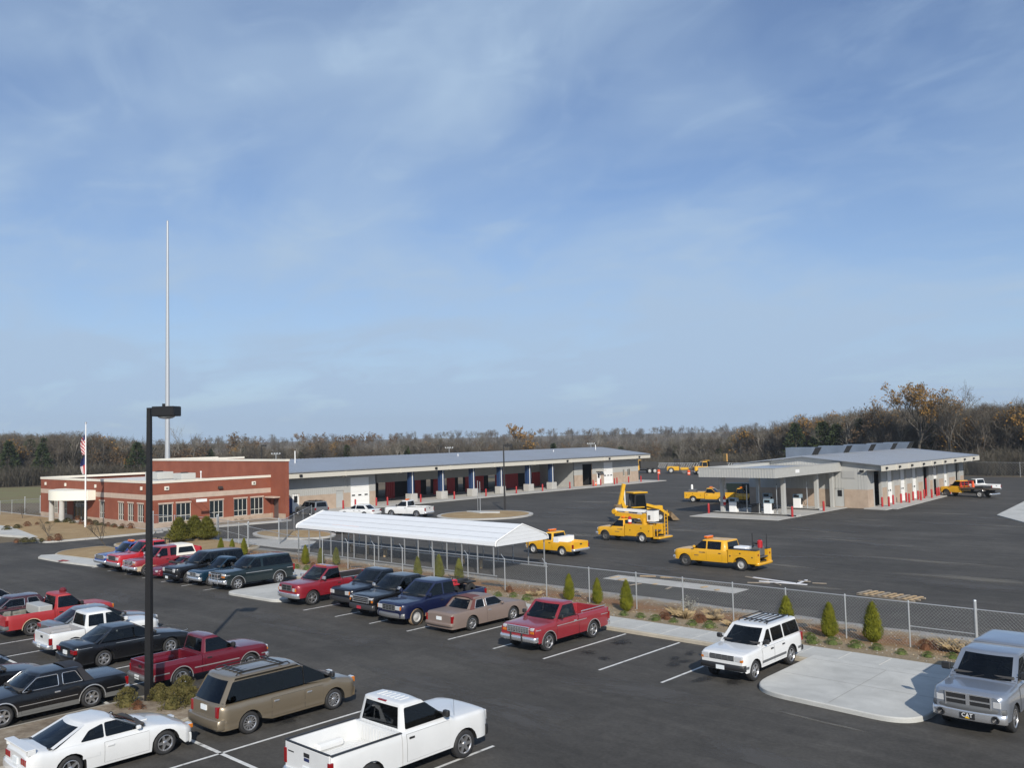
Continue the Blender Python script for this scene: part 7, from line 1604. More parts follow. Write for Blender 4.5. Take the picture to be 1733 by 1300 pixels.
m = LB(cp)
for x in (CX0-0.03, CX1+0.03): m.tube([(x, y, z+0.02) for y, z in prof], 0.045, 6)
m.build('gable_trim', WHITE)
NL = 16
for i in range(NL):
    x = lerp(CX0+0.12, CX1-0.25, i/(NL-1))
    for y in (CY0, CY1):
        m = LB(cp); m.box(x-0.03, x+0.03, y-0.03, y+0.03, 0.0, ze+0.05); m.build('leg', GALV)
m = LB(cp)
for y in (CY0, CY1): m.box(CX0, CX1, y-0.035, y+0.035, 0.0, 0.06)
m.build('base_rail', GALV)

# ------------------------------------------------------------------ chain-link fences
LINKM = mat('chain_link_wire', (0.27, 0.28, 0.28), 0.5, 0.5)
def link_mesh(Lp, h, s=0.135, w=0.0027):
    m = MB(); k = int((Lp+h)/s)+1
    for i in range(k):
        for sg in (1, -1):
            c = -h+i*s; x0, z0, x1, z1 = c, 0.0, c+h, h
            if x0 < 0: z0 = -x0; x0 = 0.0
            if x1 > Lp: z1 -= x1-Lp; x1 = Lp
            if z1-z0 < 0.02: continue
            if sg < 0: x0, x1 = Lp-x0, Lp-x1
            m.tube([(x0, 0.0, z0), (x1, 0.0, z1)], w, 3, cap=False)
    return m.mesh('chain_link', LINKM)
def fence(name, label, pts, h, arms=None, base=0.02, rail=True, heavy=(), mid=None, s=0.135, w=0.0027, grp=None):
    root = empty(name, (pts[0][0], pts[0][1], 0)); tag(root, label, 'fence', grp); O = Vector((pts[0][0], pts[0][1], 0)); cache = {}
    for i, p in enumerate(pts):
        z0 = strip_z(*p) if (YW1 < p[1] < 40.3 and -66 < p[0] < 40) else 0
        m = MB(); q = Vector((p[0], p[1], 0))-O; rr_ = 0.055 if i in heavy else 0.032; hh = h+(0.32 if i in heavy else 0.03)
        m.tube([q+Vector((0, 0, z0-0.1)), q+Vector((0, 0, hh))], rr_, 8); m.lathe([(rr_*1.15, hh-0.01), (rr_*0.9, hh+0.03), (0.0, hh+0.045)], 8, c=tuple(q)); po = m.build('post', GALV, root)
        if arms and arms(i): MB().beam(q+Vector((0, 0, h)), q+Vector((-0.22, -0.05, h+0.28)), 0.035, 0.02).build('barb_arm', GALV, root)
    for i, (a, b) in enumerate(zip(pts, pts[1:])):
        a = Vector((*a, 0)); b = Vector((*b, 0)); Lp = (b-a).length; key = round(Lp, 2)
        if key not in cache: cache[key] = link_mesh(Lp, h-base, s, w)
        o = stuff(link('chain_link', cache[key], root, (a-O)+Vector((0, 0, base)), math.atan2((b-a).y, (b-a).x)))
        if rail: MB().tube([a-O+Vector((0, 0, h)), b-O+Vector((0, 0, h))], 0.021, 6, cap=False).build('top_rail', GALV, root)
        if mid and i in mid: MB().tube([a-O+Vector((0, 0, h*0.5)), b-O+Vector((0, 0, h*0.5))], 0.018, 6, cap=False).build('mid_rail', GALV, root)
    return root
FY = 36.85
fpx = [506, 546, 589, 634, 681.5, 735, 792.5, 855, 925.5, 998, 1078, 1157, 1242, 1332, 1433, 1541, 1655]
fx = [onY(px, FY) for px in fpx]; fx += [fx[-1]+3.0, fx[-1]+6.0, fx[-1]+9.0]
fence('chain_link_fence', 'long galvanised chain-link fence along the planting strip', [(x, FY) for x in fx], 1.86, arms=lambda i: i < 9, heavy=(16,), mid=(15,))
g1 = fence('chain_link_fence', 'galvanised chain-link fence with tall posts from the office corner to the gate', [(-85.6, 40.4), (-82.4, 41.0), (-79.0, 41.5), (-75.6, 41.8)], 1.9, heavy=(0, 3))
g2 = fence('sliding_gate', 'galvanised sliding chain-link gate standing behind the cypress trees', [(-75.3, 41.5), (-72.3, 40.9), (-69.3, 40.2), (-66.4, 39.4)], 1.9, heavy=(0, 3), mid=(0, 1, 2)); g2['category'] = 'gate'
fence('chain_link_fence', 'short chain-link run joining the gate to the carport corner', [(-66.3, 39.3), (fx[0], FY)], 1.86, heavy=(0,))
fence('chain_link_fence', 'chain-link return beside the carport and oval island', [(-66.9, 42.6), (-69.8, 45.3), (-72.8, 48.0), (-76.5, 51.5), (-80.4, 55.2)], 1.9, heavy=(0,), s=0.3, w=0.006)
fence('chain_link_fence', 'far chain-link fence before the field at the left edge', [G(84, 868), G(68, 868), G(42, 870), G(20, 872), G(0, 874), G(-40, 878)], 1.9, heavy=(1, 2), s=0.4, w=0.008)
fence('chain_link_fence', 'far dark chain-link fence before the woods at the right', [(-70, 178), (-60, 174.5), (-50, 171.5), (-40, 170), (-28, 169), (-16, 168), (-4, 167)], 2.4, s=0.5, w=0.008)

# ------------------------------------------------------------------ poles
def shoebox_lamp(x, y, h, lb, rz, pr=0.10, hs=1.0):
    t = empty('lamp_post', (x, y, 0), rz); tag(t, lb, 'lamp post', 'black lamp posts')
    MB().add(*((lambda a, b, hh: ([(-a, -a, 0), (a, -a, 0), (a, a, 0), (-a, a, 0), (-b, -b, hh), (b, -b, hh), (b, b, hh), (-b, b, hh)], [(0, 3, 2, 1), (4, 5, 6, 7), (0, 1, 5, 4), (1, 2, 6, 5), (2, 3, 7, 6), (3, 0, 4, 7)]))(pr*1.1, pr*0.66, h-0.05))).build('pole', BLACKM, t)
    MB().bevbox(-pr*2, pr*2, -pr*2, pr*2, 0, 0.12, 0.03).build('base_plate', BLACKM, t)
    MB().box(pr, pr+0.12*hs, -0.05, 0.05, h-0.28, h-0.12).build('arm', BLACKM, t)
    hd = MB().bevbox(pr+0.12*hs, pr+0.92*hs, -0.28*hs, 0.28*hs, h-0.36*hs, h-0.02, 0.025).build('lamp_head', BLACKM, t)
    d = MB(); o = 0
    for i in range(5):
        a = math.pi/2*i/4; rr_ = 0.30*hs*math.cos(a)
        for k in range(14): d.v.append((pr+0.52*hs+rr_*math.cos(2*math.pi*k/14)*1.0, 0.75*rr_*math.sin(2*math.pi*k/14), h-0.361*hs-0.09*hs*math.sin(a)))
    for i in range(4):
        for k in range(14): a = i*14+k; b = i*14+(k+1) % 14; d.f.append((a, b, b+14, a+14)); d.m.append(0)
    d.build('lens', mat('lamp_lens', (0.55, 0.56, 0.55), 0.2), hd, 60, True); MB().lathe([(0.05, h-0.02), (0.05, h+0.08)], 10, c=(pr+0.42*hs, 0, 0), close=True).build('photocell', BLACKM, hd)
    return t
rzc = math.atan2(cr.y, cr.x)
shoebox_lamp(*G(252, 1194), 10.1, 'tall black shoebox lamp post in the island among parked cars', rzc-0.12)
shoebox_lamp(*G(854.5, 865), 7.9, 'black lamp post on the round island in the yard', rzc-0.1, 0.10, 0.95)
shoebox_lamp(-160, 98, 8.2, 'small black lamp post behind the brick office', rzc, 0.10, 0.9)
def twin_lamp(x, y, h, lb):
    t = empty('flood_mast', (x, y, 0), rzc); tag(t, lb, 'flood mast', 'pale flood masts beyond the garage'); MB().tube([(0, 0, 0), (0, 0, h)], 0.09, 8).build('mast', GALV, t)
    m = MB(); m.beam((-0.9, 0, h-0.3), (0.9, 0, h-0.3), 0.06); m.build('crossarm', GALV, t)
    for x_ in (-0.9, -0.3, 0.3, 0.9): MB().bevbox(x_-0.15, x_+0.15, -0.2, 0.2, h-0.3, h+0.05, 0.04).build('flood_lamp', GALV, t)
for px, py, d in ((467, 767, 210), (760, 757, 230), (1000, 750, 250)):
    dv = ray(px, py); sc_ = d/math.hypot(dv.x, dv.y); x, y = dv.x*sc_, dv.y*sc_
    twin_lamp(x, y, CH+dv.z*sc_, {467: 'pale flood mast seen above the garage roof near the office', 760: 'pale flood mast behind the middle of the garage roof', 1000: 'pale flood mast behind the far end of the garage roof'}[px])
# radio mast
Ym = 66.0; dv = ray(283.4, 770); Xm = dv.x*Ym/dv.y; hm = zat(286, 374, Xm, Ym)
t = empty('radio_mast', (Xm, Ym, 0)); tag(t, 'very tall tapering galvanised steel mast behind the brick office', 'mast')
GALVM = mat('mast_steel', (0.46, 0.48, 0.50), 0.42, 0.35, var=0.05, vscale=0.2); prev = 0
for k in range(6):
    z0 = hm*k/6; z1 = hm*(k+1)/6; ra = lerp(0.44, 0.15, k/6); rb = lerp(0.44, 0.15, (k+1)/6)
    MB().lathe([(ra, z0), (rb+0.012, z1), (rb-0.01, z1+0.001)], 14).build('section', GALVM, t, 40)
MB().lathe([(0.17, hm), (0.0, hm+0.15)], 12).build('cap', GALVM, t)
# flagpole with two hanging flags
fx_, fy_ = G(144.3, 896); hf = zat(144.7, 716, fx_, fy_)
t = empty('flagpole', (fx_, fy_, 0)); tag(t, 'white flagpole with round finial on the lawn before the office', 'flagpole')
MB().tube([(0, 0, 0), (0, 0, hf-0.1)], [0.10, 0.05], 10).build('pole', WHITE, t, 40); MB().lathe([(0.0, hf-0.12), (0.10, hf-0.06), (0.13, hf), (0.08, hf+0.09), (0, hf+0.12)], 12).build('finial', TRIMS, t, 60); MB().lathe([(0.22, 0), (0.22, 0.16), (0.12, 0.2)], 12).build('base', WHITE, t)
FR = mat('flag_red', (0.42, 0.03, 0.04), 0.8); FWT = mat('flag_white', (0.72, 0.72, 0.72), 0.8); FB = mat('flag_blue', (0.02, 0.03, 0.13), 0.8)
def flag(z1, z0, lb, cols):
    f = empty('flag', (fx_, fy_, 0), rzc); tag(f, lb, 'flag', 'flags on the flagpole'); n, mrow = 16, 22; V_ = []
    for j in range(mrow+1):
        v = j/mrow
        for i in range(n+1):
            u = i/n; w_ = 0.26+0.26*math.sin(math.pi*min(1, v*0.9+0.08)); x = -0.07-u*w_; y = 0.16*math.sin(u*13+v*2.0)*(0.3+u); V_.append((x, y, lerp(z1, z0, v)-0.35*u*(1-v)-0.1*u))
    groups = {}
    for j in range(mrow):
        for i in range(n):
            c = cols(i/n, j/mrow); groups.setdefault(c, []).append((j*(n+1)+i, j*(n+1)+i+1, (j+1)*(n+1)+i+1, (j+1)*(n+1)+i))
    m = MB(); mats = [FR, FWT, FB]; m.v = V_
    for c, fs in groups.items():
        for q in fs: m.f.append(q); m.m.append(c)
    m.build('cloth', mats, f, 60)
    MB().tube([(-0.06, 0, z1), (-0.06, 0, z0)], 0.012, 5).build('halyard', FWT, f)
za, zb2, zc2 = zat(144, 735, fx_, fy_), zat(144, 771, fx_, fy_), zat(144, 802, fx_, fy_)
flag(za, zb2+0.1, 'striped red and white flag with blue corner hanging limp near the pole top', lambda u, v: 2 if (v < 0.25 and u < 0.35) else (0 if int((v*1.2+u*0.9)*9) % 2 == 0 else 1))
flag(zb2, zc2, 'second limp flag of dark blue, red and white below the striped one', lambda u, v: 2 if v < 0.5 else (0 if u < 0.5 else 1))
# slim poles and cover on the round island
for k, (px, py) in enumerate(((809, 869), (813, 872))):
    x, y = G(px, py); t = empty('slim_post', (x, y, 0.15)); tag(t, 'thin white post on the round island, %s of the pair' % ('left' if k == 0 else 'right'), 'post', 'thin posts on the round island'); MB().tube([(0, 0, 0), (0, 0, 3.6)], 0.035, 8).build('tube', GALV, t); MB().lathe([(0.14, 0), (0.14, 0.05)], 8, close=True).build('foot', GALV, t)
mb = MB(); mb.prism([G(790, 871), G(812, 874.5), G(846, 873.5), G(846, 872)], 0.2, 0.42); struct(mb.build('island_slab', CONCW, fix=True))

# ------------------------------------------------------------------ timber in the yard
WOODM = [mat('fresh_timber', (0.42, 0.30, 0.17), 0.8, var=0.2, vscale=3), mat('grey_timber', (0.27, 0.23, 0.18), 0.85, var=0.2, vscale=3), mat('white_board', (0.66, 0.66, 0.68), 0.6)]
pal = empty('pallet', (0, 0, 0)); a_ = Vector((*G(1449, 1008), 0)); b_ = Vector((*G(1548, 1021), 0)); pal.location = a_; pal.rotation_euler = (0, 0, math.atan2((b_-a_).y, (b_-a_).x)); Lp = (b_-a_).length
tag(pal, 'long weathered timber pallet lying on the yard asphalt', 'pallet')
for k in range(9): x = Lp*k/9+0.05; MB().bevbox(x, x+0.17, -0.05, 1.25, 0.115, 0.145, 0.006).build('deck_board', WOODM[0 if k % 3 else 1], pal)
for y in (0.0, 0.57, 1.12): MB().bevbox(0, Lp, y, y+0.09, 0.02, 0.114, 0.006).build('stringer', WOODM[1], pal)
rg = random.Random(11)
bl = [((1262, 977), (1300, 984), 0.14), ((1275, 979), (1345, 989), 0.2), ((1285, 986), (1366, 992), 0.16), ((1265, 987), (1303, 988), 0.12), ((1309, 988), (1321, 992), 0.1), ((1350, 990), (1365, 984), 0.15), ((1083, 976), (1110, 976.5), 0.18), ((1118, 978.5), (1144, 979), 0.16), ((1144, 980.5), (1158, 982.5), 0.12), ((1033, 979), (1048, 977), 0.12), ((1046, 983), (1060, 981), 0.12), ((1064, 993), (1085, 990), 0.14), ((1128, 998), (1136, 994.5), 0.14), ((1187, 996), (1197, 994), 0.16), ((1210, 1001), (1217, 1000), 0.14), ((1105, 990), (1112, 989), 0.12), ((1375, 988.5), (1399, 989.5), 0.1), ((1352, 985), (1371, 987), 0.22)]
nm_ = ['left end of the board heap', 'heap middle, long and white', 'heap front, long and white', 'front left of the board heap', 'small piece before the board heap', 'right end of the board heap', 'above the concrete strip, leftmost', 'above the concrete strip, second', 'above the concrete strip, small tip', 'on the left end of the concrete strip', 'second on the concrete strip left end', 'below the concrete strip behind a cypress', 'short slanted piece below the strip', 'crumpled piece on the strip middle', 'small piece on the strip right part', 'small piece on the strip left part', 'lone thin stick right of the heap', 'wide flat piece right of the heap']
for k, (p, q, w_) in enumerate(bl):
    a = Vector((*G(*p), 0)); b = Vector((*G(*q), 0)); d = (b-a); L_ = d.length; t = empty('loose_board', tuple(a), math.atan2(d.y, d.x)); tag(t, 'loose timber board, '+nm_[k], 'board', 'loose boards on the yard')
    h0 = 0.02+0.02*(k % 3); MB().bevbox(0, L_, -w_/2, w_/2, h0-0.015, h0+0.025, 0.004).build('plank', WOODM[2] if k in (1, 2, 5) else WOODM[rg.choice((0, 1))], t)
# timber props under the carport
for k, px in enumerate(((595, 935), (622, 938), (652, 943), (783, 955), (814, 962))):
    x, y = G(*px); t = empty('wheel_chock', (x, y, 0), rg.uniform(0, 2)); tag(t, 'small tan timber prop on the carport floor, %s from the left' % ORD[k], 'timber prop', 'timber props under the carport'); MB().bevbox(-0.08, 0.08, -0.15, 0.15, 0, 0.55, 0.02).build('upright', WOODM[0], t); MB().bevbox(-0.25, 0.25, -0.08, 0.08, 0.551, 0.63, 0.02).build('crosspiece', WOODM[1], t)
# ================================================================== VEGETATION
BARK = mat('grey_bark', (0.085, 0.074, 0.060), 0.95, var=0.2, vscale=1.5); BARKP = mat('pale_bark', (0.20, 0.185, 0.16), 0.9, var=0.25, vscale=0.8)
def leafmat(name, a, b, scale=0.6, trans=0.0):
    m = ramp_mat(name, [(0.3, a), (0.7, b)], scale=scale, detail=4, rough=0.8, spec=0.2); return m
TWIG = leafmat('twig_grey_brown', (0.090, 0.081, 0.062), (0.150, 0.134, 0.104), 0.35); TWIGD = leafmat('twig_dark', (0.056, 0.050, 0.039), (0.102, 0.091, 0.071), 0.35); TWIGR = leafmat('twig_reddish', (0.086, 0.073, 0.058), (0.140, 0.116, 0.092), 0.35)
LBROWN = leafmat('brown_leaves', (0.105, 0.066, 0.036), (0.18, 0.115, 0.060)); LORANGE = leafmat('orange_leaves', (0.19, 0.105, 0.026), (0.32, 0.185, 0.050)); LGREEN = leafmat('pine_green', (0.020, 0.032, 0.013), (0.050, 0.068, 0.026)); LOLIVE = leafmat('olive_leaves', (0.075, 0.072, 0.025), (0.14, 0.12, 0.045))
ARB = leafmat('arborvitae_green', (0.070, 0.082, 0.006), (0.185, 0.185, 0.016), 3.0); LEY = leafmat('leyland_green', (0.060, 0.068, 0.010), (0.16, 0.15, 0.028), 2.0); JUN = leafmat('juniper_green', (0.055, 0.085, 0.022), (0.13, 0.16, 0.050), 3.0); BOX = leafmat('boxwood_green', (0.05, 0.05, 0.014), (0.15, 0.125, 0.045), 3.0)
BOXD = leafmat('dark_groundcover', (0.035, 0.038, 0.012), (0.10, 0.085, 0.035), 3.0); RUSS = leafmat('russet_shrub', (0.085, 0.038, 0.020), (0.18, 0.085, 0.045), 3.0); STRW = leafmat('dry_grass', (0.30, 0.22, 0.12), (0.44, 0.34, 0.20), 3.0)

def gen_tree(seed, h, spread=0.42, twigs=4, tl=0.9, tw=0.028, leaf=0, leafsz=0.30, trunk_frac=0.30, nb=5, upright=0.35, pale=False, lv=3):
    rg = random.Random(seed); T = MB(); K = MB()
    def twig(p, d, L):
        d = Vector(d).normalized(); s = d.cross(Vector((rg.uniform(-1, 1), rg.uniform(-1, 1), rg.uniform(-1, 1)))).normalized()*tw
        e = p+d*L; K.add([p-s*0.5, p+s*0.5, e], [(0, 1, 2)], 0)
        for q in range(2):
            t = rg.uniform(0.3, 0.9); b = p+d*L*t; dd = (d+0.8*Vector((rg.gauss(0, 1), rg.gauss(0, 1), rg.gauss(0.3, 1))).normalized()).normalized(); K.add([b-s*0.35, b+s*0.35, b+dd*L*0.55], [(0, 1, 2)], 0)
        if leaf and rg.random() < leaf:
            for q in range(3):
                c = p+d*L*rg.uniform(0.3, 1.0)+Vector((rg.gauss(0, 0.15), rg.gauss(0, 0.15), rg.gauss(0, 0.15))); a = Vector((rg.gauss(0, 1), rg.gauss(0, 1), rg.gauss(0, 1))).normalized()*leafsz*rg.uniform(0.6, 1.2); b = a.cross(Vector((rg.gauss(0, 1), rg.gauss(0, 1), rg.gauss(0, 1)))).normalized()*leafsz*0.6
                K.add([c-a*0.5, c+b*0.5, c+a*0.5, c-b*0.5], [(0, 1, 2, 3)], 1)
    def grow(p, d, L, r, l):
        n = 3; pts = [p]; dd = Vector(d)
        for i in range(n):
            dd = (dd+0.16*Vector((rg.gauss(0, 1), rg.gauss(0, 1), rg.gauss(0.2, 0.6)))).normalized(); pts.append(pts[-1]+dd*L/n)
        T.tube(pts, [lerp(r, r*0.45, i/n) for i in range(n+1)], 5 if l == 0 else (4 if l == 1 else 3), cap=False)
        if l >= lv:
            for q in range(twigs):
                t = rg.uniform(0.2, 1.0)*n; i = min(n-1, int(t)); b = pts[i].lerp(pts[i+1], t-i); td = (dd*0.6+Vector((rg.gauss(0, 1), rg.gauss(0, 1), rg.gauss(0.35, 0.8))).normalized()).normalized(); twig(b, td, tl*rg.uniform(0.6, 1.3))
            return
        k = nb if l == 0 else rg.choice((3, 4, 4))
        for q in range(k):
            t = rg.uniform(0.45, 1.0)*n if q < k-1 else n; i = min(n-1, int(t)); b = pts[i].lerp(pts[i+1], min(1, t-i))
            an = q*2.4+rg.uniform(-0.5, 0.5); out = Vector((math.cos(an), math.sin(an), 0)); nd = (dd*(1-spread)+out*spread*rg.uniform(0.7, 1.35)+Vector((0, 0, upright*0.5))).normalized()
            if q == k-1: nd = (dd+0.2*out).normalized()
            grow(b, nd, L*rg.uniform(0.52, 0.76), r*0.5, l+1)
    grow(Vector((0, 0, -0.3)), (rg.uniform(-0.06, 0.06), rg.uniform(-0.06, 0.06), 1), h*max(trunk_frac, 0.34)*1.15, h*0.018, 0)
    mz = max(v[2] for v in K.v); f = h/mz
    for B in (T, K): B.v = [(x*f, y*f, z*f if z > 0 else z) for x, y, z in B.v]
    return T, K
def gen_pine(seed, h, w=0.26, n=420, s=0.55):
    rg = random.Random(seed); T = MB(); K = MB(); T.tube([(0, 0, -0.3), (0.1, 0, h*0.5), (0, 0.1, h)], [h*0.018, h*0.012, 0.02], 5, cap=False)
    for i in range(n):
        t = rg.random()**0.8; z = lerp(h*0.18, h, t); rad = w*h*(1-t)**0.7*rg.uniform(0.35, 1.0)+0.1; a = rg.uniform(0, 6.28); c = Vector((rad*math.cos(a), rad*math.sin(a), z)); out = Vector((math.cos(a), math.sin(a), rg.uniform(-0.1, 0.6))).normalized()
        for q in range(3):
            d = (out+0.7*Vector((rg.gauss(0, 1), rg.gauss(0, 1), rg.gauss(0, 1))).normalized()).normalized()*s*rg.uniform(0.7, 1.4); b = d.cross(Vector((rg.gauss(0, 1), rg.gauss(0, 1), rg.gauss(0, 1)))).normalized()*s*0.33
            K.add([c-b, c+b, c+d], [(0, 1, 2)], 0)
    return T, K
def gen_scrub(seed, h=3.0):
    rg = random.Random(seed); K = MB()
    for i in range(160):
        a = rg.uniform(0, 6.28); r_ = rg.uniform(0, 2.2); b = Vector((r_*math.cos(a), r_*math.sin(a), rg.uniform(-0.2, 0.8))); d = Vector((rg.gauss(0, 0.5), rg.gauss(0, 0.5), 1)).normalized()
        L = h*rg.uniform(0.4, 1.0); s = Vector((-d.y, d.x, 0.1)).normalized()*0.03; K.add([b-s, b+s, b+d*L], [(0, 1, 2)], 0)
        for q in range(4):
            t = rg.uniform(0.3, 1); c = b+d*L*t; dd = (d+0.9*Vector((rg.gauss(0, 1), rg.gauss(0, 1), rg.gauss(0, 1))).normalized()).normalized(); K.add([c-s*0.7, c+s*0.7, c+dd*L*0.4], [(0, 1, 2)], 0)
    return K
# ---- the woods: one mass of instanced trees
woodcol = bpy.data.collections.new('wood_tree_kinds')           # not linked to the scene: only a source for the scatter
def kind(name, parts):
    m = MB(); mats = []
    for B, ms in parts:
        o = len(m.v); m.v += B.v; base = len(mats); mats += ms
        for f, q in zip(B.f, B.m): m.f.append(tuple(i+o for i in f)); m.m.append(base+q)
    me = m.mesh(name, mats); ob = bpy.data.objects.new(name, me); woodcol.objects.link(ob)
KN = 0
for k in range(6):
    T, K = gen_tree(100+k, 10.0, spread=0.34+0.03*(k % 3), twigs=6, tw=0.040, tl=0.75, nb=5); kind('k%02d' % KN, [(T, [BARK if k % 3 else BARKP]), (K, [(TWIG, TWIGD, TWIGR)[k % 3], LBROWN])]); KN += 1
for k in range(2):
    T, K = gen_tree(140+k, 10.0, spread=0.40, twigs=6, tw=0.038, tl=0.75, leaf=0.55, leafsz=0.36); kind('k%02d' % KN, [(T, [BARK]), (K, [TWIGD, (LBROWN, LORANGE)[k]])]); KN += 1
for k in range(2): T, K = gen_pine(160+k, 10.0, 0.22, 420, 0.6); kind('k%02d' % KN, [(T, [BARK]), (K, [LGREEN])]); KN += 1
for k in range(2): K = gen_scrub(180+k); kind('k%02d' % KN, [(K, [(TWIG, TWIGD)[k]])]); KN += 1
rg = random.Random(21); pts = []; idx_ = []; scl = []; rot = []
FD = [(-75, 255), (-40, 250), (-30, 238), (-20, 240), (-12, 232), (0, 240), (7, 252), (11, 246), (15.7, 232), (20.5, 203), (27.7, 186), (40, 184), (75, 184)]
YD = [(-75, 60), (-22, 75), (-19, 650), (15, 650), (19, 90), (75, 80)]
HT = [(-75, 12.6), (-30, 12.6), (-21, 12.0), (-15, 10.8), (0, 10.5), (13, 10.8), (17, 12.3), (22, 13.2), (30, 13.4), (75, 13)]
def addtree(az, d, hk, ki):
    a = R(az); dx, dy = math.cos(a), math.sin(a); f2 = Vector((fw.x, fw.y)).normalized(); r2 = Vector((cr.x, cr.y)).normalized(); p = f2*(d*dx)+r2*(d*dy)
    pts.append((p.x, p.y, terrain(p.x, p.y)-0.1)); idx_.append(ki); s = hk/10.0; scl.append((s*rg.uniform(0.85, 1.25), s*rg.uniform(0.85, 1.25), s)); rot.append((0, 0, rg.uniform(0, 6.28)))
for i in range(5200):
    az = rg.uniform(-50, 50); 
    if abs(az) > 34 and rg.random() < 0.6: continue
    u_ = rg.random(); dep = interp(YD, az); d = interp(FD, az)+dep*(u_**(2.0 if dep > 200 else 1.0))
    pz = rg.random(); cl = MN.noise((az*0.35, d*0.01, 3.0))
    ki = rg.randrange(6) if pz < 0.85 else (6+int(rg.random() < 0.35) if pz < 0.94 else 8+rg.randrange(2))
    if cl > 0.32 and rg.random() < 0.3: ki = 8+rg.randrange(2)
    if ki in (8, 9) and d > 330: ki = rg.randrange(6)
    hk = interp(HT, az)*rg.uniform(0.72, 1.08)*(0.8 if ki >= 8 else 1.0)
    if d > 420: hk *= 1.05
    addtree(az, d, hk, ki)
for i in range(1100):
    az = rg.uniform(-50, 50); addtree(az, interp(FD, az)-rg.uniform(0, 7), rg.uniform(9, 15), 10+rg.randrange(2))
me = bpy.data.meshes.new('woods'); me.from_pydata(pts, [], [])
at = me.attributes.new('idx', 'INT', 'POINT'); at.data.foreach_set('value', idx_)
for nm, arr in (('scl', scl), ('rot', rot)): at = me.attributes.new(nm, 'FLOAT_VECTOR', 'POINT'); at.data.foreach_set('vector', [c for v in arr for c in v])
wo = stuff(link('woods', me))
ng = bpy.data.node_groups.new('scatter', 'GeometryNodeTree'); ng.interface.new_socket('Geometry', in_out='INPUT', socket_type='NodeSocketGeometry'); ng.interface.new_socket('Geometry', in_out='OUTPUT', socket_type='NodeSocketGeometry')
n_in = ng.nodes.new('NodeGroupInput'); n_out = ng.nodes.new('NodeGroupOutput'); iop = ng.nodes.new('GeometryNodeInstanceOnPoints'); ci = ng.nodes.new('GeometryNodeCollectionInfo')
ci.inputs['Collection'].default_value = woodcol; ci.inputs['Separate Children'].default_value = True; ci.inputs['Reset Children'].default_value = True
def nattr(name, ty): a = ng.nodes.new('GeometryNodeInputNamedAttribute'); a.data_type = ty; a.inputs['Name'].default_value = name; return a.outputs['Attribute']
e2r = ng.nodes.new('FunctionNodeEulerToRotation'); ng.links.new(nattr('rot', 'FLOAT_VECTOR'), e2r.inputs[0])
iop.inputs['Pick Instance'].default_value = True; ng.links.new(n_in.outputs[0], iop.inputs['Points']); ng.links.new(ci.outputs[0], iop.inputs['Instance']); ng.links.new(nattr('idx', 'INT'), iop.inputs['Instance Index']); ng.links.new(e2r.outputs[0], iop.inputs['Rotation']); ng.links.new(nattr('scl', 'FLOAT_VECTOR'), iop.inputs['Scale']); ng.links.new(iop.outputs[0], n_out.inputs[0])
md = wo.modifiers.new('scatter', 'NODES'); md.node_group = ng

# ---- trees one can tell apart
def tree_at(px, ytop, d, lb, seed, mats, gen='t', grp='trees one can tell apart before the woods', **k):
    dv = ray(px, ytop); s = d/math.hypot(dv.x, dv.y); x, y = dv.x*s, dv.y*s; z0 = terrain(x, y); h = CH+dv.z*s-z0
    T, K = gen_tree(seed, h, **k) if gen == 't' else gen_pine(seed, h, **k)
    t = empty('tree', (x, y, z0)); tag(t, lb, 'tree', grp); T.build('trunk', mats[0], t); K.build('crown', mats[1], t)
tree_at(1553, 641, 186, 'large oak with orange-brown leaves towering over the woods at right', 301, (BARK, [TWIGD, LORANGE]), leaf=0.85, leafsz=0.34, twigs=5, spread=0.46, tw=0.035, nb=6, lv=4, tl=0.7)
tree_at(1608, 641, 185, 'large nearly bare oak right of the orange one', 302, (BARK, [TWIG, LBROWN]), leaf=0.06, leafsz=0.3, twigs=5, spread=0.44, tw=0.035, nb=6, lv=4, tl=0.7)
tree_at(1481, 670, 196, 'thin pale tree with a few tan leaves left of the orange oak', 303, (BARK, [TWIG, LORANGE]), leaf=0.30, leafsz=0.32, twigs=6, spread=0.36, tw=0.035)
tree_at(1402, 691, 214, 'rounded rusty brown tree at the left end of the right-hand woods', 304, (BARK, [TWIGR, LORANGE]), leaf=0.6, leafsz=0.34, twigs=8, spread=0.44, tw=0.036)
tree_at(1420, 697, 212, 'bare grey-brown tree touching the rusty one', 305, (BARK, [TWIG, LBROWN]), leaf=0.2, twigs=7, tw=0.036)
tree_at(1345, 718, 215, 'bushy green pine above the shop roof', 306, (BARK, [LGREEN]), 'p', w=0.36, n=500, s=0.6)
tree_at(1392, 716, 209, 'broad green evergreen behind the roof ventilators', 307, (BARK, [LGREEN]), 'p', w=0.42, n=700, s=0.65)
tree_at(1415, 720, 206, 'second broad evergreen right of its twin behind the ventilators', 317, (BARK, [LGREEN]), 'p', w=0.40, n=600, s=0.65)
tree_at(1650, 676, 184, 'tall thin bare tree right of the large oaks', 308, (BARK, [TWIGD, LBROWN]), twigs=5, spread=0.28, tw=0.03)
tree_at(1690, 668, 186, 'tall bare tree near the right edge', 309, (BARK, [TWIGD, LBROWN]), twigs=6, spread=0.30, tw=0.032)
tree_at(1727, 664, 186, 'tall bare tree at the right edge', 310, (BARK, [TWIGD, LBROWN]), twigs=6, spread=0.32, tw=0.032)
tree_at(1222, 738, 245, 'olive-leaved round tree behind the fuel canopy', 311, (BARK, [TWIGD, LOLIVE]), leaf=0.8, leafsz=0.4, twigs=8, spread=0.46, tw=0.04)
tree_at(872, 716, 470, 'distant orange-crowned tree on the skyline above the garage', 312, (BARK, [TWIGR, LORANGE]), leaf=0.9, leafsz=0.8, twigs=6, spread=0.48, tw=0.08)
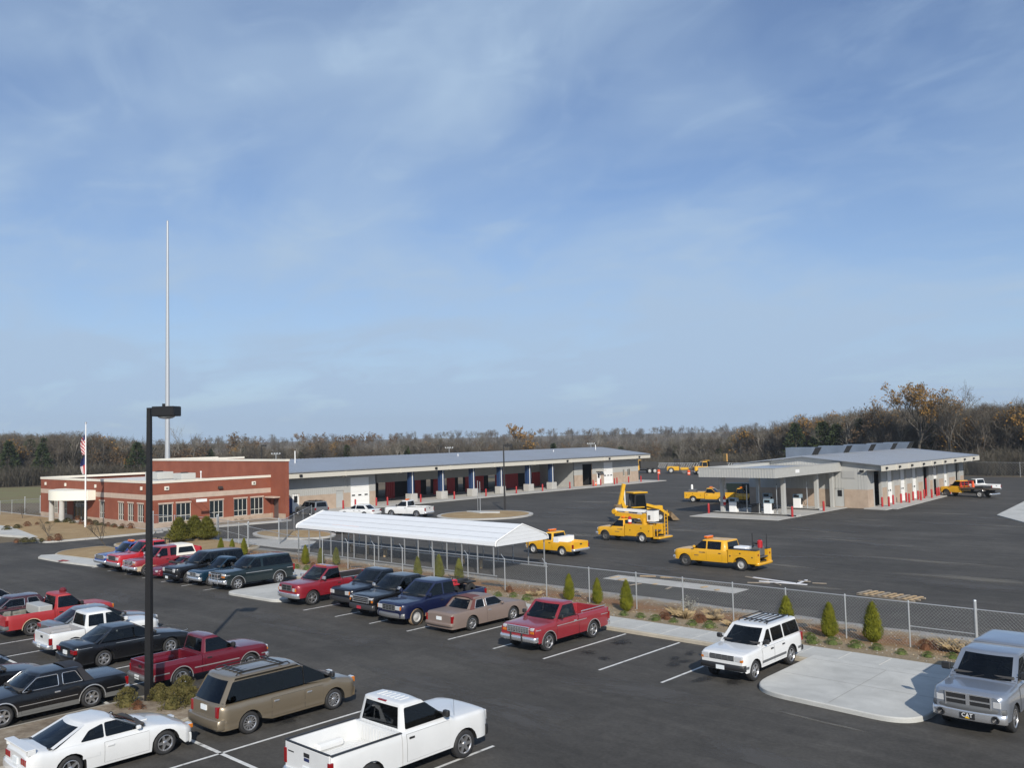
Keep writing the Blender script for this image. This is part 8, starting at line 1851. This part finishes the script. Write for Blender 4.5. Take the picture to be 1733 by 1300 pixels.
tree_at(322, 711, 238, 'pale bare sycamore rising behind the tall brick block', 313, (BARKP, [TWIG, LBROWN]), twigs=7, spread=0.44, tw=0.035, nb=6, trunk_frac=0.42)
tree_at(166, 729, 242, 'brown-leaved tree right of the flagpole', 314, (BARK, [TWIGD, LBROWN]), leaf=0.7, leafsz=0.36, twigs=7, spread=0.44, tw=0.036)
tree_at(402, 727, 262, 'brown-leaved tree left of the garage roof on the skyline', 315, (BARK, [TWIGD, LBROWN]), leaf=0.7, leafsz=0.4, twigs=7, spread=0.46, tw=0.04)
tree_at(232, 750, 236, 'dark evergreen left of the tall lamp post', 316, (BARK, [LGREEN]), 'p', w=0.34, n=420, s=0.6)
tree_at(15, 748, 234, 'dark cedar at the left edge of the woods', 318, (BARK, [LGREEN]), 'p', w=0.30, n=400, s=0.6)
tree_at(72, 752, 234, 'dark cedar left of the office', 319, (BARK, [LGREEN]), 'p', w=0.30, n=400, s=0.6)
tree_at(1020, 722, 330, 'pale bare trunked tree on the skyline behind the garage end', 320, (BARKP, [TWIG, LBROWN]), twigs=6, spread=0.36, tw=0.045)
for k, px in enumerate((540, 577, 612, 660)):
    tree_at(px, 730+0.4*(k % 2)*5, 400+20*k, 'rusty round treetop on the skyline above the garage, %s from the left' % ORD[k], 330+k, (BARK, [TWIGR, LBROWN]), leaf=0.7, leafsz=0.6, twigs=6, spread=0.46, tw=0.06)

# ---- small evergreens
def gen_spindle(seed, h, w, n, s, bulge=0.35, up=0.75, jag=0.0):
    rg = random.Random(seed); K = MB()
    prof = (lambda t: w*min(1.0, (t+0.06)/0.2)*max(0.0, 1-t)**0.7) if jag else (lambda t: w*0.95*min(1.0, (t+0.03)/0.16)**0.5*max(0.0, 1-t**1.9)**0.8)
    core = [(max(0.01, prof(t)*(0.82-0.35*jag)), lerp(0.03, h*0.97, t)) for t in (0, 0.08, 0.2, 0.35, 0.5, 0.65, 0.8, 0.92, 1.0)]; K.lathe(core, 12)
    K.v = [(x*(1+0.10*MN.noise((x*4, y*4, z*3+seed))), y*(1+0.10*MN.noise((x*4+9, y*4, z*3+seed))), z) for x, y, z in K.v]
    for i in range(n):
        t = rg.random(); a = rg.uniform(0, 6.28); lob = 1+0.10*math.sin(a*3+t*9+seed); rad = prof(t)*rg.uniform(0.78, 1.04)*lob*(1+jag*MN.noise((math.cos(a)*2.2, math.sin(a)*2.2, t*7+seed))); c = Vector((rad*math.cos(a), rad*math.sin(a), lerp(0.05, h*0.96, t)))
        d = Vector((math.cos(a)*(1-up), math.sin(a)*(1-up), up)).normalized()+0.35*Vector((rg.gauss(0, 1), rg.gauss(0, 1), rg.gauss(0, 1))); d = d.normalized()*s*rg.uniform(0.6, 1.3); b = Vector((-math.sin(a), math.cos(a), rg.uniform(-0.5, 0.5))).normalized()*s*0.26
        K.add([c-b, c+d*0.4+Vector((math.cos(a), math.sin(a), 0))*s*0.12, c+b, c+d], [(0, 1, 3), (1, 2, 3)], 0)
    return K
arbm = [gen_spindle(40+k, 1.0, 0.215, 1500, 0.085).mesh('foliage', ARB) for k in range(4)]
stemm = MB().tube([(0, 0, -0.05), (0, 0, 0.12)], 0.02, 6).mesh('stem', BARK)
def shrub(name, lb, cat, grp, x, y, z, mesh, s, sw=1.0):
    t = empty(name, (x, y, z), random.uniform(0, 6.28)); tag(t, lb, cat, grp); link('foliage', mesh, t, scale=(s*sw, s*sw, s)); link('stem', stemm, t, scale=(s, s, s)); return t
arbs = [(374, 940, 913, 'left'), (393, 941, 914, 'mid'), (413, 942, 914, 'right')]
AL = [('leftmost of the three clipped arborvitae behind the black SUV', 374, 940, 912), ('middle of the three clipped arborvitae behind the black SUV', 393, 941, 914), ('rightmost of the three clipped arborvitae behind the black SUV', 413, 942, 913),
      ('leftmost of three arborvitae behind the red long-bed pickup', 517, 956, 924), ('middle of three arborvitae behind the red long-bed pickup', 543, 956, 928), ('rightmost of three arborvitae behind the red long-bed pickup', 569, 955.5, 926),
      ('leftmost of three arborvitae behind the blue pickup', 707, 976, 942), ('middle arborvitae behind the blue pickup, tallest of three', 743, 979, 938), ('rightmost of three arborvitae behind the blue pickup, above the quad bike', 777, 981, 944),
      ('leftmost of three arborvitae behind the old red pickup', 963.5, 1017, 973), ('middle of three arborvitae behind the old red pickup', 1011.5, 1023, 980), ('rightmost of three arborvitae behind the old red pickup', 1060.5, 1037, 985),
      ('arborvitae just behind the white SUV roof', 1332, 1070, 1011), ('broad arborvitae before the fence, middle of the right three', 1404.5, 1080, 1022), ('broad arborvitae before the fence, rightmost of all', 1478.5, 1088, 1021)]
for k, (lb, px, yb, yt) in enumerate(AL):
    x, y = G(px, yb, 0.08); hh = zat(px, yt, x, y)-0.05; shrub('arborvitae', lb, 'shrub', 'arborvitae along the fence', x, y, strip_z(x, y)-0.03 if y < 40.3 and x > -66 else 0.1, arbm[k % 4], hh, 1.0 if k < 12 else 1.12)
leym = [gen_spindle(60+k, 1.0, 0.46, 2600, 0.15, up=0.5, jag=0.55).mesh('foliage', LEY) for k in range(3)]
for k, (lb, px, yb, yt) in enumerate((('pointed cypress standing nearest on the lawn, left of the pair', 303, 919, 879), ('cypress joined to its right neighbour, left one of the pair', 329, 912, 875), ('cypress of the pair nearest the gate', 350, 914, 877))):
    x, y = G(px, yb, 0.15); shrub('cypress', lb, 'tree', 'cypresses by the gate', x, y, 0.12, leym[k], zat(px, yt, x, y)-0.1, 1.0)
def gen_mound(seed, n, s, flat=0.55, leaf=0.5):
    rg = random.Random(seed); K = MB()
    K.lathe([(0.30, 0.0), (0.33, 0.12*flat), (0.27, 0.45*flat), (0.15, 0.68*flat), (0.01, 0.74*flat)], 10); K.v = [(x*(1+0.3*MN.noise((x*5, y*5, seed))), y*(1+0.3*MN.noise((x*5+7, y*5, seed))), z) for x, y, z in K.v]
    for i in range(n):
        a = rg.uniform(0, 6.28); e = rg.uniform(0, 1.5); rad = 0.46*rg.uniform(0.7, 1.12)*(1+0.18*math.sin(3*a+seed)); c = Vector((rad*math.cos(a)*math.cos(e), rad*math.sin(a)*math.cos(e), flat*math.sin(e)*0.95+0.02))
        d = (c.normalized()+0.8*Vector((rg.gauss(0, 1), rg.gauss(0, 1), rg.gauss(0.3, 1))).normalized()).normalized()*s*rg.uniform(0.6, 1.4); b = d.cross(Vector((rg.gauss(0, 1), rg.gauss(0, 1), rg.gauss(0, 1)))).normalized()*s*leaf
        K.add([c-b, c+d*0.5, c+b, c+d], [(0, 1, 3), (1, 2, 3)], 0)
    return K
junm = [gen_mound(70+k, 420, 0.12, 0.45, 0.3).mesh('foliage', JUN) for k in range(3)]; boxm = [gen_mound(80+k, 900, 0.11, 0.8, 0.4).mesh('foliage', BOX) for k in range(3)]; flatm = [gen_mound(84+k, 420, 0.13, 0.42, 0.35).mesh('foliage', BOXD) for k in range(3)]; rusm = [gen_mound(90+k, 360, 0.14, 0.6, 0.28).mesh('foliage', RUSS) for k in range(2)]
jp = [(500.6, 963), (515, 966), (843, 1010.5), (869, 1012), (891.6, 1017), (1056, 1043), (1084, 1047), (1109.5, 1051.5), (1140, 1055), (1171.4, 1060), (1201, 1064), (1371, 1083), (1376, 1091), (1409, 1092), (1448, 1098), (1484, 1102), (1526, 1109), (1570.5, 1114), (1612, 1116)]
for k, (px, py) in enumerate(jp):
    x, y = G(px, py, 0.1); shrub('juniper', 'low green juniper mound in the mulch, %s from the left along the pavement' % ORD[k], 'shrub', 'junipers along the pavement', x, max(y, YW1+0.35), strip_z(x, max(y, YW1+.35))-0.02, junm[k % 3], random.uniform(0.42, 0.62))
rp = [(862, 1003), (1122, 1047), (1129, 1050), (1187, 1052), (1183, 1055), (1579, 1098), (1590, 1100), (1566, 1100), (530, 962)]
rl_ = ['behind the tan coupe bonnet', 'left one of the pair by the fence drain', 'right one of the pair by the fence drain', 'rear one left of the white SUV', 'front one left of the white SUV', 'behind the silver pickup, middle clump', 'behind the silver pickup, right clump', 'behind the silver pickup, left clump', 'beside the dark green SUV tail']
for k, (px, py) in enumerate(rp):
    x, y = G(px, py, 0.1); shrub('russet_shrub', 'small russet brown shrub '+rl_[k], 'shrub', 'russet shrubs along the fence', x, y, strip_z(x, y)-0.02, rusm[k % 2], random.uniform(0.45, 0.62))
for k, (px, py, s, lb) in enumerate(((214.5, 1197, 0.95, 'round shrub left of the lamp post foot'), (233, 1203, 0.6, 'small reddish shrub before the lamp post foot'), (270, 1186, 0.85, 'shrub just right of the lamp post foot'), (292, 1200, 1.05, 'large olive shrub in the lamp island middle'), (311, 1176, 0.95, 'shrub beside the maroon pickup rear wheel'), (324, 1191, 0.8, 'shrub nearest the gold minivan tail'))):
    x, y = G(px, py, 0.15); shrub('boxwood', lb, 'shrub', 'shrubs around the lamp post', x, y, 0.14, boxm[k % 3] if k != 1 else rusm[0], s*0.78)
# dry ornamental grass tufts
rg = random.Random(8); tuft = MB()
for i in range(150):
    a = rg.uniform(0, 6.28); r_ = rg.uniform(0, 0.12); b = Vector((r_*math.cos(a), r_*math.sin(a), 0)); d = Vector((math.cos(a)*rg.uniform(0.1, 0.8), math.sin(a)*rg.uniform(0.1, 0.8), 1)).normalized()*rg.uniform(0.35, 0.7); s = Vector((-math.sin(a), math.cos(a), 0))*0.008
    tuft.add([b-s, b+s, b+d*0.6+Vector((0, 0, 0.03)), b+d*1.0+Vector((d.x*0.3, d.y*0.3, -0.1))], [(0, 1, 2), (0, 2, 3)], 0)
tufm = tuft.mesh('blades', STRW)
tl_ = [(1150, 1045), (1160, 1048), (1143, 1040), (1210, 1050), (1205, 1042), (1597, 1096), (1606, 1101), (1618, 1104), (1601, 1092), (1588, 1093), (1632, 1106), (1240, 1062), (905, 1009)]
for k, (px, py) in enumerate(tl_):
    x, y = G(px, py, 0.1); o = link('grass_tuft', tufm, None, (x, y, strip_z(x, y)-0.02), rg.uniform(0, 6), (1, 1, rg.uniform(0.45, 0.8))); tag(o, 'dry straw-coloured grass tuft on the bank, %s of those along the fence' % ORD[k], 'grass tuft', 'dry grass tufts on the bank')
# weeds and straw over the clay bank
wd = MB()
for i in range(2600):
    x = rg.uniform(-62, 6); y = rg.gauss(37.6, 1.1)
    if not (35.2 < y < 40.0) or MN.noise((x*0.35, y*0.6, 2.0)) < 0.0: continue
    z = strip_z(x, y); a = rg.uniform(0, 6.28); h = rg.uniform(0.05, 0.16); s = 0.008; wd.add([(x-s*math.sin(a), y+s*math.cos(a), z), (x+s*math.sin(a), y-s*math.cos(a), z), (x+h*0.7*math.cos(a), y+h*0.7*math.sin(a), z+h)], [(0, 1, 2)], 0)
stuff(wd.build('bank_weeds', [STRW]))
# silver-grey sapling inside the fence and bare saplings on the office lawn
def sapling(px, py, ytop, lb, seed, mats, **k):
    x, y = G(px, py); T, K = gen_tree(seed, zat(px, ytop, x, y)-0.05, lv=2, twigs=5, tl=0.5, tw=0.012, **k); t = empty('sapling', (x, y, 0.05)); tag(t, lb, 'sapling', 'saplings'); T.build('trunk', mats[0], t); K.build('crown', mats[1], t)
sapling(1166, 1037, 1000, 'silver-leaved sapling inside the fence near the drain', 401, (BARK, [TWIG, mat('silver_leaf', (0.34, 0.34, 0.27), 0.8)]), leaf=0.8, leafsz=0.09)
sapling(84, 912, 868, 'bare sapling on the lawn left of the flagpole', 402, (BARK, [TWIGD, LBROWN])); sapling(181, 926, 870, 'bare sapling at the kerb right of the flagpole', 403, (BARK, [TWIGD, LBROWN]), leaf=0.3, leafsz=0.06); sapling(38, 880, 848, 'bare sapling near the left edge of the office lawn', 404, (BARK, [TWIGD, LBROWN]))
# low planting round the office
ofp = [(95+14*k, 884+1.2*k) for k in range(0, 10)]+[(150+11*k, 885+2.1*k) for k in range(6)]+[(12+17*k, 897-2.3*k) for k in range(8)]+[(28+14*k, 919-0.8*k) for k in range(6)]+[(398+7*k, 881-0.7*k) for k in range(5)]
names = ['along the office front']*10+['under the office front windows']*6+['beside the entrance path']*8+['in the strip by the office kerb']*6+['under the long side of the office']*5
cnt = {}
for k, (px, py) in enumerate(ofp):
    x, y = G(px, py, 0.15); c_ = cnt[names[k]] = cnt.get(names[k], -1)+1
    shrub('low_shrub', 'low dark shrub %s, %s from the left' % (names[k], ORD[c_]), 'shrub', 'low shrubs round the office', x, y, 0.14, (flatm+rusm)[k % 5], random.uniform(0.5, 0.9))
# ------------------------------------------------------------------ the air
hz = bpy.data.materials.new('haze_air'); hz.use_nodes = True; n = hz.node_tree.nodes; n.clear()
ho = n.new('ShaderNodeOutputMaterial'); pv = n.new('ShaderNodeVolumePrincipled'); pv.inputs['Color'].default_value = (0.80, 0.87, 0.95, 1); pv.inputs['Density'].default_value = 0.00022; pv.inputs['Anisotropy'].default_value = 0.2
hz.node_tree.links.new(pv.outputs[0], ho.inputs['Volume'])
m = MB(); m.box(-1350, 1250, -1250, 1350, -9.5, 48); stuff(m.build('haze', hz))
